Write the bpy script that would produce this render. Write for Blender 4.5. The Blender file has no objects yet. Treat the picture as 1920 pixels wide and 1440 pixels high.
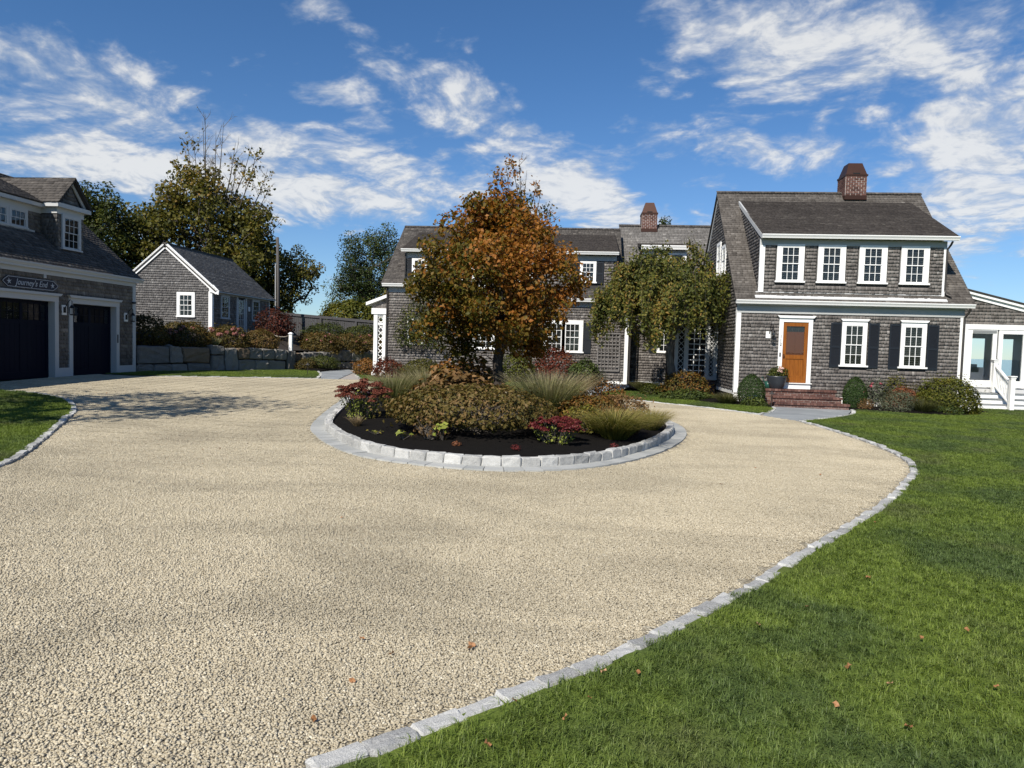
import bpy, bmesh, math, random
import numpy as np
from mathutils import Vector, Matrix
from mathutils.geometry import delaunay_2d_cdt

rng = np.random.default_rng(11)
random.seed(7)
scene = bpy.context.scene
C = scene.collection

# ------------------------------------------------------------------ camera, sky, sun, exposure
CAM_H = 1.85
PITCH = math.atan(72 / 1331.0); ROLL = 0.028; YAW = math.radians(5.0)
cam_data = bpy.data.cameras.new('camera')
cam_data.sensor_width = 36.0
cam_data.lens = 36.0 * 1331.0 / 1920.0
cam_data.clip_start = 0.05; cam_data.clip_end = 20000
cam = bpy.data.objects.new('camera', cam_data); C.objects.link(cam)
_fw = Vector((0, math.cos(PITCH), -math.sin(PITCH))); _u0 = Vector((0, math.sin(PITCH), math.cos(PITCH))); _r0 = Vector((1, 0, 0))
_R = math.cos(ROLL) * _r0 + math.sin(ROLL) * _u0; _U = -math.sin(ROLL) * _r0 + math.cos(ROLL) * _u0
_rot = Matrix.Rotation(YAW, 3, 'Z')
_R, _U, _F = _rot @ _R, _rot @ _U, _rot @ _fw
cam.matrix_world = Matrix(((_R.x, _U.x, -_F.x, 0), (_R.y, _U.y, -_F.y, 0), (_R.z, _U.z, -_F.z, CAM_H), (0, 0, 0, 1)))
scene.camera = cam

SUN_DIR = Vector((0.40, 0.92, -0.88)).normalized()          # the way the light travels
SUN_EL = math.asin(-SUN_DIR.z); SUN_AZ = math.atan2(-SUN_DIR.x, -SUN_DIR.y)   # towards the sun, from +Y clockwise
sd = bpy.data.lights.new('sun', 'SUN'); sd.energy = 4.7; sd.angle = math.radians(0.53); sd.color = (1.0, 0.94, 0.83)
sun = bpy.data.objects.new('sun', sd); C.objects.link(sun)
sun.rotation_euler = SUN_DIR.to_track_quat('-Z', 'Y').to_euler(); sun.location = (-20, -40, 40)

scene.view_settings.view_transform = 'Standard'; scene.view_settings.look = 'None'
scene.view_settings.exposure = 0.44; scene.view_settings.gamma = 1.0
scene.cycles.max_bounces = 6; scene.cycles.transparent_max_bounces = 12
scene.cycles.sample_clamp_indirect = 4.0
try: scene.cycles.use_denoising = True
except Exception: pass


class NT:
    """tiny helper round a node tree"""
    def __init__(s, tree): s.t = tree; s.n = tree.nodes; s.l = tree.links
    def new(s, typ, **kw):
        nd = s.n.new(typ)
        for k, v in kw.items(): setattr(nd, k, v)
        return nd
    def put(s, sock, v):
        if hasattr(v, 'is_output'): s.l.new(v, sock)
        else: sock.default_value = v
    def math(s, op, a, b=0.0, c=None, clamp=False):
        nd = s.new('ShaderNodeMath', operation=op, use_clamp=clamp); s.put(nd.inputs[0], a); s.put(nd.inputs[1], b)
        if c is not None: s.put(nd.inputs[2], c)
        return nd.outputs[0]
    def vmath(s, op, a, b=(0, 0, 0)):
        nd = s.new('ShaderNodeVectorMath', operation=op); s.put(nd.inputs[0], a)
        if op == 'SCALE': s.put(nd.inputs['Scale'], b)
        else: s.put(nd.inputs[1], b)
        return nd.outputs['Value'] if op in ('LENGTH', 'DOT_PRODUCT', 'DISTANCE') else nd.outputs[0]
    def noise(s, vec, scale, detail=4.0, rough=0.55, dist=0.0, out='Fac'):
        nd = s.new('ShaderNodeTexNoise'); s.put(nd.inputs['Vector'], vec)
        nd.inputs['Scale'].default_value = scale; nd.inputs['Detail'].default_value = detail
        nd.inputs['Roughness'].default_value = rough; nd.inputs['Distortion'].default_value = dist
        return nd.outputs[out]
    def ramp(s, fac, stops, interp='LINEAR'):
        nd = s.new('ShaderNodeValToRGB'); s.put(nd.inputs[0], fac); r = nd.color_ramp; r.interpolation = interp
        while len(r.elements) < len(stops): r.elements.new(0.5)
        for e, (p, c) in zip(r.elements, stops): e.position = p; e.color = (*c, 1)
        return nd.outputs[0]
    def mix(s, fac, a, b, mode='MIX'):
        nd = s.new('ShaderNodeMix', data_type='RGBA', blend_type=mode); s.put(nd.inputs[0], fac)
        for k, v in ((6, a), (7, b)):
            if hasattr(v, 'is_output'): s.l.new(v, nd.inputs[k])
            else: nd.inputs[k].default_value = (*v, 1) if len(v) == 3 else v
        return nd.outputs[2]
    def mapr(s, v, a, b, c=0.0, d=1.0, smooth=True):
        nd = s.new('ShaderNodeMapRange'); nd.interpolation_type = 'SMOOTHSTEP' if smooth else 'LINEAR'
        s.put(nd.inputs[0], v)
        for i, x in zip((1, 2, 3, 4), (a, b, c, d)): s.put(nd.inputs[i], x)
        return nd.outputs[0]


# world: clear Nishita sky with a layer of broken high cloud
world = bpy.data.worlds.new('World'); scene.world = world; world.use_nodes = True
wt = NT(world.node_tree); world.node_tree.nodes.clear()
sky = wt.new('ShaderNodeTexSky'); sky.sky_type = 'NISHITA'; sky.sun_disc = False
sky.sun_elevation = SUN_EL; sky.sun_rotation = SUN_AZ
sky.altitude = 0; sky.air_density = 1.0; sky.dust_density = 0.0; sky.ozone_density = 1.0
wgeo = wt.new('ShaderNodeTexCoord'); wdir = wgeo.outputs['Generated']
wsep = wt.new('ShaderNodeSeparateXYZ'); wt.l.new(wdir, wsep.inputs[0])
wz = wt.math('MAXIMUM', wsep.outputs[2], 0.02)
wzz = wt.math('ADD', wz, 0.22)
wpx = wt.math('DIVIDE', wsep.outputs[0], wzz); wpy = wt.math('DIVIDE', wsep.outputs[1], wzz)
wcomb = wt.new('ShaderNodeCombineXYZ'); wt.l.new(wpx, wcomb.inputs[0]); wt.l.new(wpy, wcomb.inputs[1])
wP = wcomb.outputs[0]
wmap = wt.new('ShaderNodeMapping'); wt.l.new(wP, wmap.inputs['Vector'])
wmap.inputs['Rotation'].default_value = (0, 0, math.radians(24)); wmap.inputs['Scale'].default_value = (1.0, 1.0, 1.0)
wQ = wmap.outputs[0]
waz = wt.math('ARCTAN2', wsep.outputs[0], wsep.outputs[1]); wel = wt.math('ARCSINE', wsep.outputs[2])
wae = wt.new('ShaderNodeCombineXYZ'); wt.l.new(waz, wae.inputs[0]); wt.l.new(wel, wae.inputs[1])
# cloud banks and clear gaps as places in the sky: azimuth, elevation (rad), half width, half height, tilt (deg), amount
BANKS = []
def sky_blob(px, py, hw, hh, tilt, amt):
    d = _F + (px - 960) / 1331.0 * _R - (py - 720) / 1331.0 * _U; d.normalize()
    BANKS.append((math.atan2(d.x, d.y), math.asin(d.z), hw / 1331.0, hh / 1331.0, tilt, amt * .50))
sky_blob(1430, 60, 280, 80, 0, .30); sky_blob(1600, 130, 200, 70, -8, .26); sky_blob(1850, 150, 190, 150, 30, .26)
sky_blob(1350, 240, 210, 55, -8, .20); sky_blob(1480, 300, 170, 40, 0, .24); sky_blob(1850, 300, 160, 90, 0, .30)
sky_blob(1010, 280, 330, 75, -32, .28); sky_blob(790, 180, 240, 85, -25, .16); sky_blob(720, 330, 320, 60, -8, .34)
sky_blob(640, 30, 90, 26, -18, .18); sky_blob(90, 150, 200, 70, -10, .24); sky_blob(350, 220, 260, 70, -20, .17)
sky_blob(640, 385, 220, 46, -4, .36); sky_blob(120, 290, 260, 50, 0, .32); sky_blob(1110, 375, 180, 45, -12, .34); sky_blob(1830, 420, 190, 55, 0, .34); sky_blob(300, 330, 300, 36, 0, .26); sky_blob(560, 130, 160, 40, -20, .14)
sky_blob(1050, 90, 150, 170, 25, -.34); sky_blob(330, 40, 300, 50, 0, -.26); sky_blob(1230, 370, 80, 55, 0, -.2)
sky_blob(1640, 270, 90, 40, 0, -.18); sky_blob(620, 475, 120, 34, 0, -.3)
bsum = None
for (a, e, hw, hh, tl, amt) in BANKS:
    v = wt.vmath('SUBTRACT', wae.outputs[0], (a, e, 0))
    mp = wt.new('ShaderNodeMapping'); mp.vector_type = 'TEXTURE'; wt.l.new(v, mp.inputs['Vector'])
    mp.inputs['Rotation'].default_value = (0, 0, math.radians(tl)); mp.inputs['Scale'].default_value = (hw, hh, 1)
    w = wt.mapr(wt.vmath('LENGTH', mp.outputs[0]), 0.15, 1.35, amt, 0.0)
    bsum = w if bsum is None else wt.math('ADD', bsum, w)
warp = wt.noise(wQ, 1.6, 3, 0.5, 0.0, 'Color'); wW = wt.vmath('ADD', wQ, wt.vmath('SCALE', wt.vmath('SUBTRACT', warp, (.5, .5, .5)), .55))
vor = wt.new('ShaderNodeTexVoronoi'); vor.feature = 'SMOOTH_F1'; vor.inputs['Scale'].default_value = 8.5; vor.inputs['Smoothness'].default_value = 0.55
wV = wt.vmath('ADD', wW, wt.vmath('SCALE', wt.vmath('SUBTRACT', wt.noise(wQ, 9.0, 4, 0.6, 0.0, 'Color'), (.5, .5, .5)), .22)); wt.l.new(wV, vor.inputs['Vector'])
puff = wt.math('SUBTRACT', 1.0, vor.outputs['Distance'])
n1 = wt.noise(wQ, 1.2, 3, 0.5, 0.2); n2 = wt.noise(wW, 4.6, 5, 0.58, 0.1); n4 = wt.noise(wW, 26.0, 4, 0.62, 0.1)
nsum = wt.math('ADD', wt.math('ADD', wt.math('MULTIPLY', n1, 0.26), wt.math('MULTIPLY', n2, 0.30)), wt.math('ADD', wt.math('MULTIPLY', puff, 0.26), wt.math('MULTIPLY', n4, 0.14)))
dens = wt.math('ADD', nsum, bsum)
alpha = wt.math('MULTIPLY', wt.mapr(dens, 0.495, 0.74, 0.0, 0.86), wt.mapr(wel, 0.03, 0.12, 0.0, 1.0))
ccol = wt.ramp(wt.mapr(wt.math('ADD', dens, wt.math('ADD', wt.math('MULTIPLY', wt.math('SUBTRACT', n4, .5), .5), wt.math('MULTIPLY', wt.math('SUBTRACT', n2, .5), .35))), 0.52, 0.82), [(0.0, (0.66, 0.74, 0.85)), (0.5, (0.88, 0.91, 0.95)), (1.0, (1.10, 1.10, 1.08))])
bg1 = wt.new('ShaderNodeBackground'); wt.l.new(wt.mix(1.0, sky.outputs[0], wt.mix(wt.mapr(wel, 0.0, 0.42), (0.62, 0.84, 1.16), (0.48, 0.80, 1.14)), 'MULTIPLY'), bg1.inputs[0]); bg1.inputs[1].default_value = 0.070
bg2 = wt.new('ShaderNodeBackground'); wt.l.new(ccol, bg2.inputs[0]); bg2.inputs[1].default_value = 0.58
msh = wt.new('ShaderNodeMixShader'); wt.l.new(alpha, msh.inputs[0]); wt.l.new(bg1.outputs[0], msh.inputs[1]); wt.l.new(bg2.outputs[0], msh.inputs[2])
wo = wt.new('ShaderNodeOutputWorld'); wt.l.new(msh.outputs[0], wo.inputs[0])

# ------------------------------------------------------------------ helpers
def sm(t):
    t = np.clip(t, 0, 1); return t * t * (3 - 2 * t)
def terr(x, y):
    x = np.asarray(x, float); y = np.asarray(y, float); x1 = np.clip(x, -19, 13)
    far = sm((y - 75) / 120.0) * -9.0
    return sm((y - 4) / 20.0) * (0.09 - np.where(x1 < 0, 0.0215, 0.009) * x1) + 0.22 * sm((y - 26) / 5.0) * sm((x + 9) / 8.0) + far
def tz(x, y): return float(terr(x, y))

MATS = {}
def material(name, build):
    m = bpy.data.materials.new(name); m.use_nodes = True; m.node_tree.nodes.clear()
    t = NT(m.node_tree); sh = build(t)
    o = t.new('ShaderNodeOutputMaterial'); t.l.new(sh, o.inputs[0]); MATS[name] = m
    return m
def principled(t, col, rough=0.7, metal=0.0, bump=None, bstr=0.3, bdist=0.01, spec=0.35, coat=0.0):
    p = t.new('ShaderNodeBsdfPrincipled')
    if hasattr(col, 'is_output'): t.l.new(col, p.inputs['Base Color'])
    else: p.inputs['Base Color'].default_value = (*col, 1)
    t.put(p.inputs['Roughness'], rough); p.inputs['Metallic'].default_value = metal
    p.inputs['Specular IOR Level'].default_value = spec; p.inputs['Coat Weight'].default_value = coat
    if bump is not None:
        b = t.new('ShaderNodeBump'); b.inputs['Strength'].default_value = bstr; b.inputs['Distance'].default_value = bdist
        t.l.new(bump, b.inputs['Height']); t.l.new(b.outputs[0], p.inputs['Normal'])
    return p.outputs[0]
def pos(t, scale=(1, 1, 1)):
    g = t.new('ShaderNodeNewGeometry')
    return g.outputs['Position'] if scale == (1, 1, 1) else t.vmath('MULTIPLY', g.outputs['Position'], scale)
def tint(t, name='tint'):
    a = t.new('ShaderNodeAttribute'); a.attribute_name = name; return a.outputs['Fac']

def m_plain(name, col, rough=0.6, var=0.08, scale=6.0, metal=0.0, spec=0.35, bstr=0.12, coat=0.0):
    def f(t):
        n = t.noise(pos(t), scale, 5, 0.6); n2 = t.noise(pos(t), scale * 9, 3, 0.6)
        k = t.math('ADD', 1 - var, t.math('MULTIPLY', t.math('ADD', n, n2), var))
        g = t.new('ShaderNodeCombineColor')
        for i in range(3): t.l.new(k, g.inputs[i])
        return principled(t, t.mix(1.0, col, g.outputs[0], 'MULTIPLY'), rough, metal, n2, bstr, 0.004, spec, coat)
    return material(name, f)
def m_tint(name, stops, rough=0.8, streak=None, namt=0.35, nscale=8.0, bstr=0.3, spec=0.25):
    """colour picked per piece by its tint attribute, broken up by noise"""
    def f(t):
        base = t.ramp(tint(t), stops)
        v = pos(t, streak or (1, 1, 1))
        n = t.noise(v, nscale, 5, 0.62); big = t.noise(pos(t), 0.45, 3, 0.5)
        k = t.math('ADD', 1 - namt * 0.9, t.math('ADD', t.math('MULTIPLY', n, namt * 1.1), t.math('MULTIPLY', big, namt * 0.7)))
        g = t.new('ShaderNodeCombineColor')
        for i in range(3): t.l.new(k, g.inputs[i])
        return principled(t, t.mix(1.0, base, g.outputs[0], 'MULTIPLY'), rough, 0, n, bstr, 0.006, spec)
    return material(name, f)
def m_leaf(name, stops, trans=0.32, rough=0.55, nscale=1.2, namt=0.25):
    def f(t):
        n = t.noise(pos(t), nscale, 3, 0.5)
        fac = t.math('ADD', tint(t), t.math('MULTIPLY', t.math('SUBTRACT', n, 0.5), namt * 2), clamp=True)
        col = t.ramp(fac, stops)
        a = principled(t, col, rough, spec=0.22)
        tr = t.new('ShaderNodeBsdfTranslucent'); t.l.new(t.mix(1.0, col, (1.25, 1.2, 0.7), 'MULTIPLY'), tr.inputs[0])
        mx = t.new('ShaderNodeMixShader'); mx.inputs[0].default_value = trans
        t.l.new(a, mx.inputs[1]); t.l.new(tr.outputs[0], mx.inputs[2]); return mx.outputs[0]
    return material(name, f)

m_tint('wall_shingle', [(0, (.082, .073, .068)), (.35, (.158, .142, .133)), (.7, (.24, .219, .205)), (1, (.37, .345, .325))], .85, (38, 38, 3.0), .75, 1.0, .35)
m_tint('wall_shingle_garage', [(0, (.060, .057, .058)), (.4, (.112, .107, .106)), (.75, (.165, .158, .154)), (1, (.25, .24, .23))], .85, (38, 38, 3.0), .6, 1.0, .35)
m_tint('wall_shingle_shed', [(0, (.085, .080, .080)), (.35, (.15, .142, .14)), (.7, (.225, .214, .209)), (1, (.33, .32, .31))], .85, (38, 38, 3.0), .6, 1.0, .35)
m_tint('roof_shingle', [(0, (.034, .030, .028)), (.4, (.062, .056, .052)), (.75, (.098, .088, .080)), (1, (.16, .145, .13))], .85, (14, 6, 6), .75, 1.0, .35)
m_tint('roof_shingle_grey', [(0, (.075, .070, .066)), (.4, (.118, .111, .106)), (.75, (.165, .156, .148)), (1, (.24, .23, .215))], .85, (14, 6, 6), .65, 1.0, .35)
m_tint('roof_shingle_mid', [(0, (.048, .042, .038)), (.4, (.082, .073, .066)), (.75, (.12, .108, .098)), (1, (.18, .165, .15))], .85, (14, 6, 6), .65, 1.0, .35)
m_tint('roof_shingle_dark', [(0, (.020, .017, .016)), (.4, (.034, .029, .027)), (.75, (.050, .044, .040)), (1, (.082, .074, .066))], .9, (3, 8, 8), .8, 1.0, .3)
m_plain('sheathing', (.045, .042, .04), .9)
m_plain('white_paint', (.80, .80, .79), .45, .05, 3.0)
m_plain('shaded_grey_white', (.47, .475, .475), .5, .06, 3.0)  # white trim on shaded faces, shade put into the colour; also grey rakes
m_plain('shaded_frieze_paint', (.40, .405, .40), .5, .05, 3.0)  # trim under the eaves, with the eave shade put into its colour
m_plain('shutter_paint', (.012, .015, .021), .45, .1, 5.0)
m_plain('navy_paint', (.0055, .0075, .018), .5, .1, 4.0, spec=.06)
m_plain('sign_navy', (.008, .010, .024), .4, .1, 5.0)
m_plain('sign_silver', (.46, .48, .52), .4, .05, 5.0)
m_plain('dark_metal', (.02, .02, .021), .4, .1, 9.0, .7)
m_plain('bronze_pipe', (.05, .045, .042), .5, .15, 5.0, .3)
m_plain('lead_flashing', (.56, .56, .56), .55, .25, 3.0, .0)
m_plain('cap_copper', (.055, .026, .019), .5, .25, 3.0, .55)
m_plain('trellis_wood', (.16, .15, .145), .85, .25, 8.0)
m_plain('fence_wood', (.062, .060, .063), .9, .35, 5.0)
m_plain('pole_wood', (.085, .078, .074), .9, .3, 4.0)
m_plain('rope', (.42, .38, .31), .9, .2, 30)
m_plain('opening_shade', (.012, .013, .014), .8)  # black standing for the shade inside rooms and openings
m_plain('room_white', (.5, .5, .5), .7)
m_plain('deck_grey', (.20, .21, .215), .7, .12, 5)
m_plain('pot_glaze', (.030, .034, .042), .38, .2, 6.0, spec=.5)
m_plain('green_can', (.018, .075, .058), .35, .1, 6.0)
m_plain('blind_white', (.20, .20, .195), .6, .04, 5)
m_plain('soil', (.028, .021, .016), .95, .4, 14.0)
m_tint('brick', [(0, (.065, .032, .027)), (.5, (.125, .062, .050)), (1, (.20, .112, .092))], .9, None, .5, 14, .4)
m_plain('mortar', (.34, .31, .28), .95, .25, 12.0)
m_plain('pale_mortar', (.62, .60, .57), .95, .2, 12.0)

def _door(t):
    v = pos(t, (30, 30, 2.2)); n = t.noise(v, 1.0, 5, .6, .6)
    col = t.ramp(n, [(.25, (.15, .042, .004)), (.55, (.235, .074, .007)), (.8, (.31, .108, .012))])
    return principled(t, col, .42, 0, n, .08, .003, .35)
material('door_wood', _door)
m_plain('inner_wood', (.10, .030, .012), .5, .25, 12)
def _glass(dark):
    def f(t):
        fr = t.new('ShaderNodeFresnel'); fr.inputs[0].default_value = 1.52
        gl = t.new('ShaderNodeBsdfGlossy'); gl.inputs['Roughness'].default_value = 0.015; gl.inputs[0].default_value = (.95, .97, 1, 1)
        n = t.noise(pos(t), 2.2, 2, .5); b = t.new('ShaderNodeBump'); b.inputs['Strength'].default_value = .05; b.inputs['Distance'].default_value = .02
        t.l.new(n, b.inputs['Height']); t.l.new(b.outputs[0], gl.inputs['Normal'])
        tr = t.new('ShaderNodeBsdfTransparent'); tr.inputs[0].default_value = (*dark, 1)
        mx = t.new('ShaderNodeMixShader'); bf = t.new('ShaderNodeNewGeometry'); t.l.new(t.math('MULTIPLY', fr.outputs[0], t.math('SUBTRACT', 1.0, bf.outputs['Backfacing'])), mx.inputs[0])
        t.l.new(tr.outputs[0], mx.inputs[1]); t.l.new(gl.outputs[0], mx.inputs[2]); return mx.outputs[0]
    return f
material('window_glass', _glass((.80, .82, .81))); material('clear_glass', _glass((.95, .965, .97)))

def _stone(name, stops, scale=9, bd=.02, speck=.35):
    def f(t):
        v = pos(t); oi = t.new('ShaderNodeObjectInfo'); n = t.noise(v, scale, 6, .65); s = t.noise(v, scale * 9, 2, .5)
        fac = t.math('ADD', t.math('MULTIPLY', n, .45), t.math('ADD', t.math('MULTIPLY', oi.outputs['Random'], .4), t.math('MULTIPLY', t.math('SUBTRACT', s, .4), speck)))
        return principled(t, t.ramp(fac, stops), .88, 0, t.math('ADD', n, t.math('MULTIPLY', s, .4)), .6, bd, .25)
    return material(name, f)
_stone('granite', [(.1, (.16, .158, .152)), (.35, (.31, .308, .298)), (.65, (.45, .447, .43)), (1, (.64, .63, .61))], 16, .02, 1.0)
_stone('wall_stone', [(.1, (.12, .112, .102)), (.45, (.185, .172, .156)), (.75, (.25, .232, .208)), (1, (.32, .295, .26))], 5, .035, .5)
_stone('rust_stone', [(.1, (.10, .075, .055)), (.5, (.17, .125, .085)), (1, (.24, .18, .125))], 5, .035, .5)
_stone('slate', [(.1, (.185, .20, .21)), (.5, (.25, .265, .275)), (1, (.33, .345, .35))], 3, .006, .3)
_stone('edge_slate', [(.1, (.25, .26, .255)), (.5, (.35, .355, .345)), (1, (.45, .45, .43))], 5, .008, .4)

GRAVEL = [(0, (.20, .170, .122)), (.25, (.32, .274, .196)), (.6, (.43, .377, .279)), (.85, (.53, .472, .360)), (1, (.65, .595, .475))]
def gravel_wear(t, col):
    # worn wheel tracks and damp dirt left in the stones: shapes of their own, broad and soft
    p = pos(t, (0.22, 0.55, 1)); w = t.noise(p, 1.0, 4, .6, 1.2)
    w2 = t.noise(pos(t, (.35, .12, 1)), 1.0, 3, .5, .8)
    k = t.math('MULTIPLY', t.mapr(w, .34, .60, .83, 1.04), t.mapr(w2, .3, .7, .92, 1.05))
    g = t.new('ShaderNodeCombineColor')
    for i, s in enumerate((1.0, 1.0, .99)): t.l.new(t.math('MULTIPLY', k, s), g.inputs[i])
    return t.mix(1.0, col, g.outputs[0], 'MULTIPLY')
def _gravel_base(t):
    vo = t.new('ShaderNodeTexVoronoi'); t.l.new(pos(t), vo.inputs['Vector']); vo.inputs['Scale'].default_value = 46
    sep = t.new('ShaderNodeSeparateColor'); t.l.new(vo.outputs['Color'], sep.inputs[0])
    col = t.ramp(sep.outputs[0], [(p, tuple(c * .95 for c in cc)) for p, cc in GRAVEL])
    return principled(t, gravel_wear(t, col), .9, 0, t.math('SUBTRACT', 1.0, vo.outputs['Distance']), .8, .02, .2)
material('gravel_base', _gravel_base)
def _gravel(t):
    col = t.ramp(tint(t), GRAVEL); n = t.noise(pos(t), 90, 3, .6)
    return principled(t, gravel_wear(t, col), .85, 0, n, .25, .002, .25)
material('gravel_stone', _gravel)
def lawn_col(t, fac):
    p = pos(t); big = t.noise(p, .55, 4, .6, .6); mid = t.noise(p, 2.6, 4, .6); hu = t.noise(t.vmath('ADD', p, (31, 7, 0)), .9, 3, .55)
    f = t.math('ADD', fac, t.math('MULTIPLY', t.math('SUBTRACT', mid, .5), .5), clamp=True)
    a = t.ramp(f, [(0, (.046, .070, .020)), (.35, (.080, .122, .032)), (.7, (.118, .170, .048)), (1, (.18, .228, .088))])
    b = t.ramp(f, [(0, (.070, .100, .018)), (.35, (.135, .190, .030)), (.7, (.198, .260, .044)), (1, (.28, .32, .09))])
    c = t.ramp(f, [(0, (.045, .046, .026)), (.5, (.115, .120, .060)), (1, (.21, .20, .12))])
    ab = t.mix(t.mapr(big, .36, .58), a, b)
    return t.mix(t.mapr(hu, .52, .74, 0, .65), ab, c)
def _grass(t):
    col = lawn_col(t, tint(t)); a = principled(t, col, .5, spec=.25)
    tr = t.new('ShaderNodeBsdfTranslucent'); t.l.new(t.mix(1.0, col, (1.2, 1.3, .6), 'MULTIPLY'), tr.inputs[0])
    mx = t.new('ShaderNodeMixShader'); mx.inputs[0].default_value = .3; t.l.new(a, mx.inputs[1]); t.l.new(tr.outputs[0], mx.inputs[2]); return mx.outputs[0]
material('grass', _grass)
def _turf(t):
    n = t.noise(pos(t), 60, 3, .6); col = lawn_col(t, t.math('MULTIPLY', n, .5)); return principled(t, t.mix(.2, col, (.05, .045, .02)), .95, 0, n, .5, .02, .1)
material('turf', _turf)
def _mulch(t):
    n = t.noise(pos(t, (1, 1, 1)), 38, 5, .7); n2 = t.noise(pos(t), 6, 4, .6)
    col = t.ramp(t.math('ADD', t.math('MULTIPLY', n, .7), t.math('MULTIPLY', n2, .3)), [(.3, (.004, .0035, .0032)), (.6, (.011, .0095, .0085)), (.8, (.026, .022, .019))])
    return principled(t, col, .95, 0, n, 1.0, .03, .1)
material('mulch', _mulch)
def _sea(t):
    n = t.noise(pos(t, (.2, .5, 1)), 1, 4, .6); return principled(t, (.02, .05, .075), .12, 0, n, .3, .2, .5)
material('sea_water', _sea)
def _bark(name, a, b):
    def f(t):
        n = t.noise(pos(t, (9, 9, 2.2)), 1.6, 5, .65); return principled(t, t.ramp(n, [(.3, a), (.7, b)]), .95, 0, n, .7, .02, .15)
    return material(name, f)
_bark('bark_dark', (.022, .018, .015), (.075, .063, .054)); _bark('bark_grey', (.06, .053, .045), (.17, .152, .13)); _bark('twig', (.05, .043, .038), (.13, .115, .10))

# ---- mesh building
def smooth_obj(me): me.polygons.foreach_set('use_smooth', np.ones(len(me.polygons), bool))
def mesh_np(name, V, F, tints=None, smooth=False):
    """V (n,3), F list of int arrays of shape (m,k); tints one array per face block"""
    me = bpy.data.meshes.new(name); V = np.asarray(V, np.float32)
    Fs = [np.asarray(f, np.int32) for f in F if len(f)]
    me.vertices.add(len(V)); me.vertices.foreach_set('co', V.ravel())
    loops = np.concatenate([f.ravel() for f in Fs]); sizes = np.concatenate([np.full(len(f), f.shape[1], np.int32) for f in Fs])
    me.loops.add(len(loops)); me.loops.foreach_set('vertex_index', loops)
    me.polygons.add(len(sizes)); st = np.concatenate([[0], np.cumsum(sizes)[:-1]]).astype(np.int32)
    me.polygons.foreach_set('loop_start', st)
    try: me.polygons.foreach_set('loop_total', sizes)
    except Exception: pass
    if tints is not None:
        a = me.attributes.new('tint', 'FLOAT', 'FACE'); a.data.foreach_set('value', np.concatenate([np.asarray(t, np.float32) for t in tints]))
    if smooth: smooth_obj(me)
    me.update(calc_edges=True); me.validate(); return me

def link(name, me, mat=None, parent=None):
    o = bpy.data.objects.new(name, me); C.objects.link(o)
    if mat and me is not None and not me.materials: me.materials.append(MATS[mat])
    if parent is not None:
        o.parent = parent; o.matrix_parent_inverse = Matrix.Translation(-Vector(parent.location)) if parent.type == 'EMPTY' else Matrix.Identity(4)
    return o
def thing(name, label, cat, loc=(0, 0, 0), group=None):
    o = bpy.data.objects.new(name, None); C.objects.link(o); o.location = loc; o.empty_display_size = .2
    return tag(o, label, cat, group)
def tag(o, label=None, cat=None, group=None, kind=None):
    if label: o['label'] = label
    if cat: o['category'] = cat
    if group: o['group'] = group
    if kind: o['kind'] = kind
    return o

class MB:
    """collects boxes, quads, prisms and tubes into one mesh"""
    def __init__(s): s.v = []; s.f = []; s.t = []
    def add(s, V, F, t=.5):
        k = len(s.v); s.v += [tuple(p) for p in V]; s.f += [tuple(i + k for i in f) for f in F]; s.t += [t] * len(F); return s
    def hexa(s, P, t=.5):       # 8 corners, bottom 4 then top 4
        return s.add(P, [(3, 2, 1, 0), (4, 5, 6, 7), (0, 1, 5, 4), (1, 2, 6, 5), (2, 3, 7, 6), (3, 0, 4, 7)], t)
    def box(s, x0, x1, y0, y1, z0, z1, t=.5):
        return s.hexa([(x0, y0, z0), (x1, y0, z0), (x1, y1, z0), (x0, y1, z0), (x0, y0, z1), (x1, y0, z1), (x1, y1, z1), (x0, y1, z1)], t)
    def fbox(s, fr, u0, u1, v0, v1, d0, d1, t=.5):
        return s.hexa([fr.p(u0, v0, d0), fr.p(u1, v0, d0), fr.p(u1, v0, d1), fr.p(u0, v0, d1), fr.p(u0, v1, d0), fr.p(u1, v1, d0), fr.p(u1, v1, d1), fr.p(u0, v1, d1)], t)
    def fbar(s, fr, a, b, w, d0, d1, t=.5):   # flat bar from a to b (u,v) of width w
        a = np.array(a, float); b = np.array(b, float); d = b - a; d /= np.linalg.norm(d); n = np.array([-d[1], d[0]]) * w / 2
        q = [a - n, b - n, b + n, a + n]
        return s.hexa([fr.p(*p, d0) for p in q] + [fr.p(*p, d1) for p in q], t)
    def prism(s, ring0, ring1, t=.5):
        n = len(ring0); return s.add(list(ring0) + list(ring1), [tuple(range(n))[::-1], tuple(range(n, 2 * n))] + [(i, (i + 1) % n, n + (i + 1) % n, n + i) for i in range(n)], t)
    def fpoly(s, fr, pts, d0, d1, t=.5): return s.prism([fr.p(u, v, d0) for u, v in pts], [fr.p(u, v, d1) for u, v in pts], t)
    def tube(s, pts, rad, n=6, t=.5):
        V, F = tube_np(pts, rad, n); return s.add(V, F, t)
    def mesh(s, name, smooth=False):
        me = bpy.data.meshes.new(name); me.from_pydata(s.v, [], s.f)
        a = me.attributes.new('tint', 'FLOAT', 'FACE'); a.data.foreach_set('value', np.array(s.t, np.float32))
        bm = bmesh.new(); bm.from_mesh(me); bmesh.ops.recalc_face_normals(bm, faces=bm.faces); bm.to_mesh(me); bm.free()
        if smooth: smooth_obj(me)
        return me
    def build(s, name, mat, parent=None, smooth=False): return link(name, s.mesh(name, smooth), mat, parent)

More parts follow.
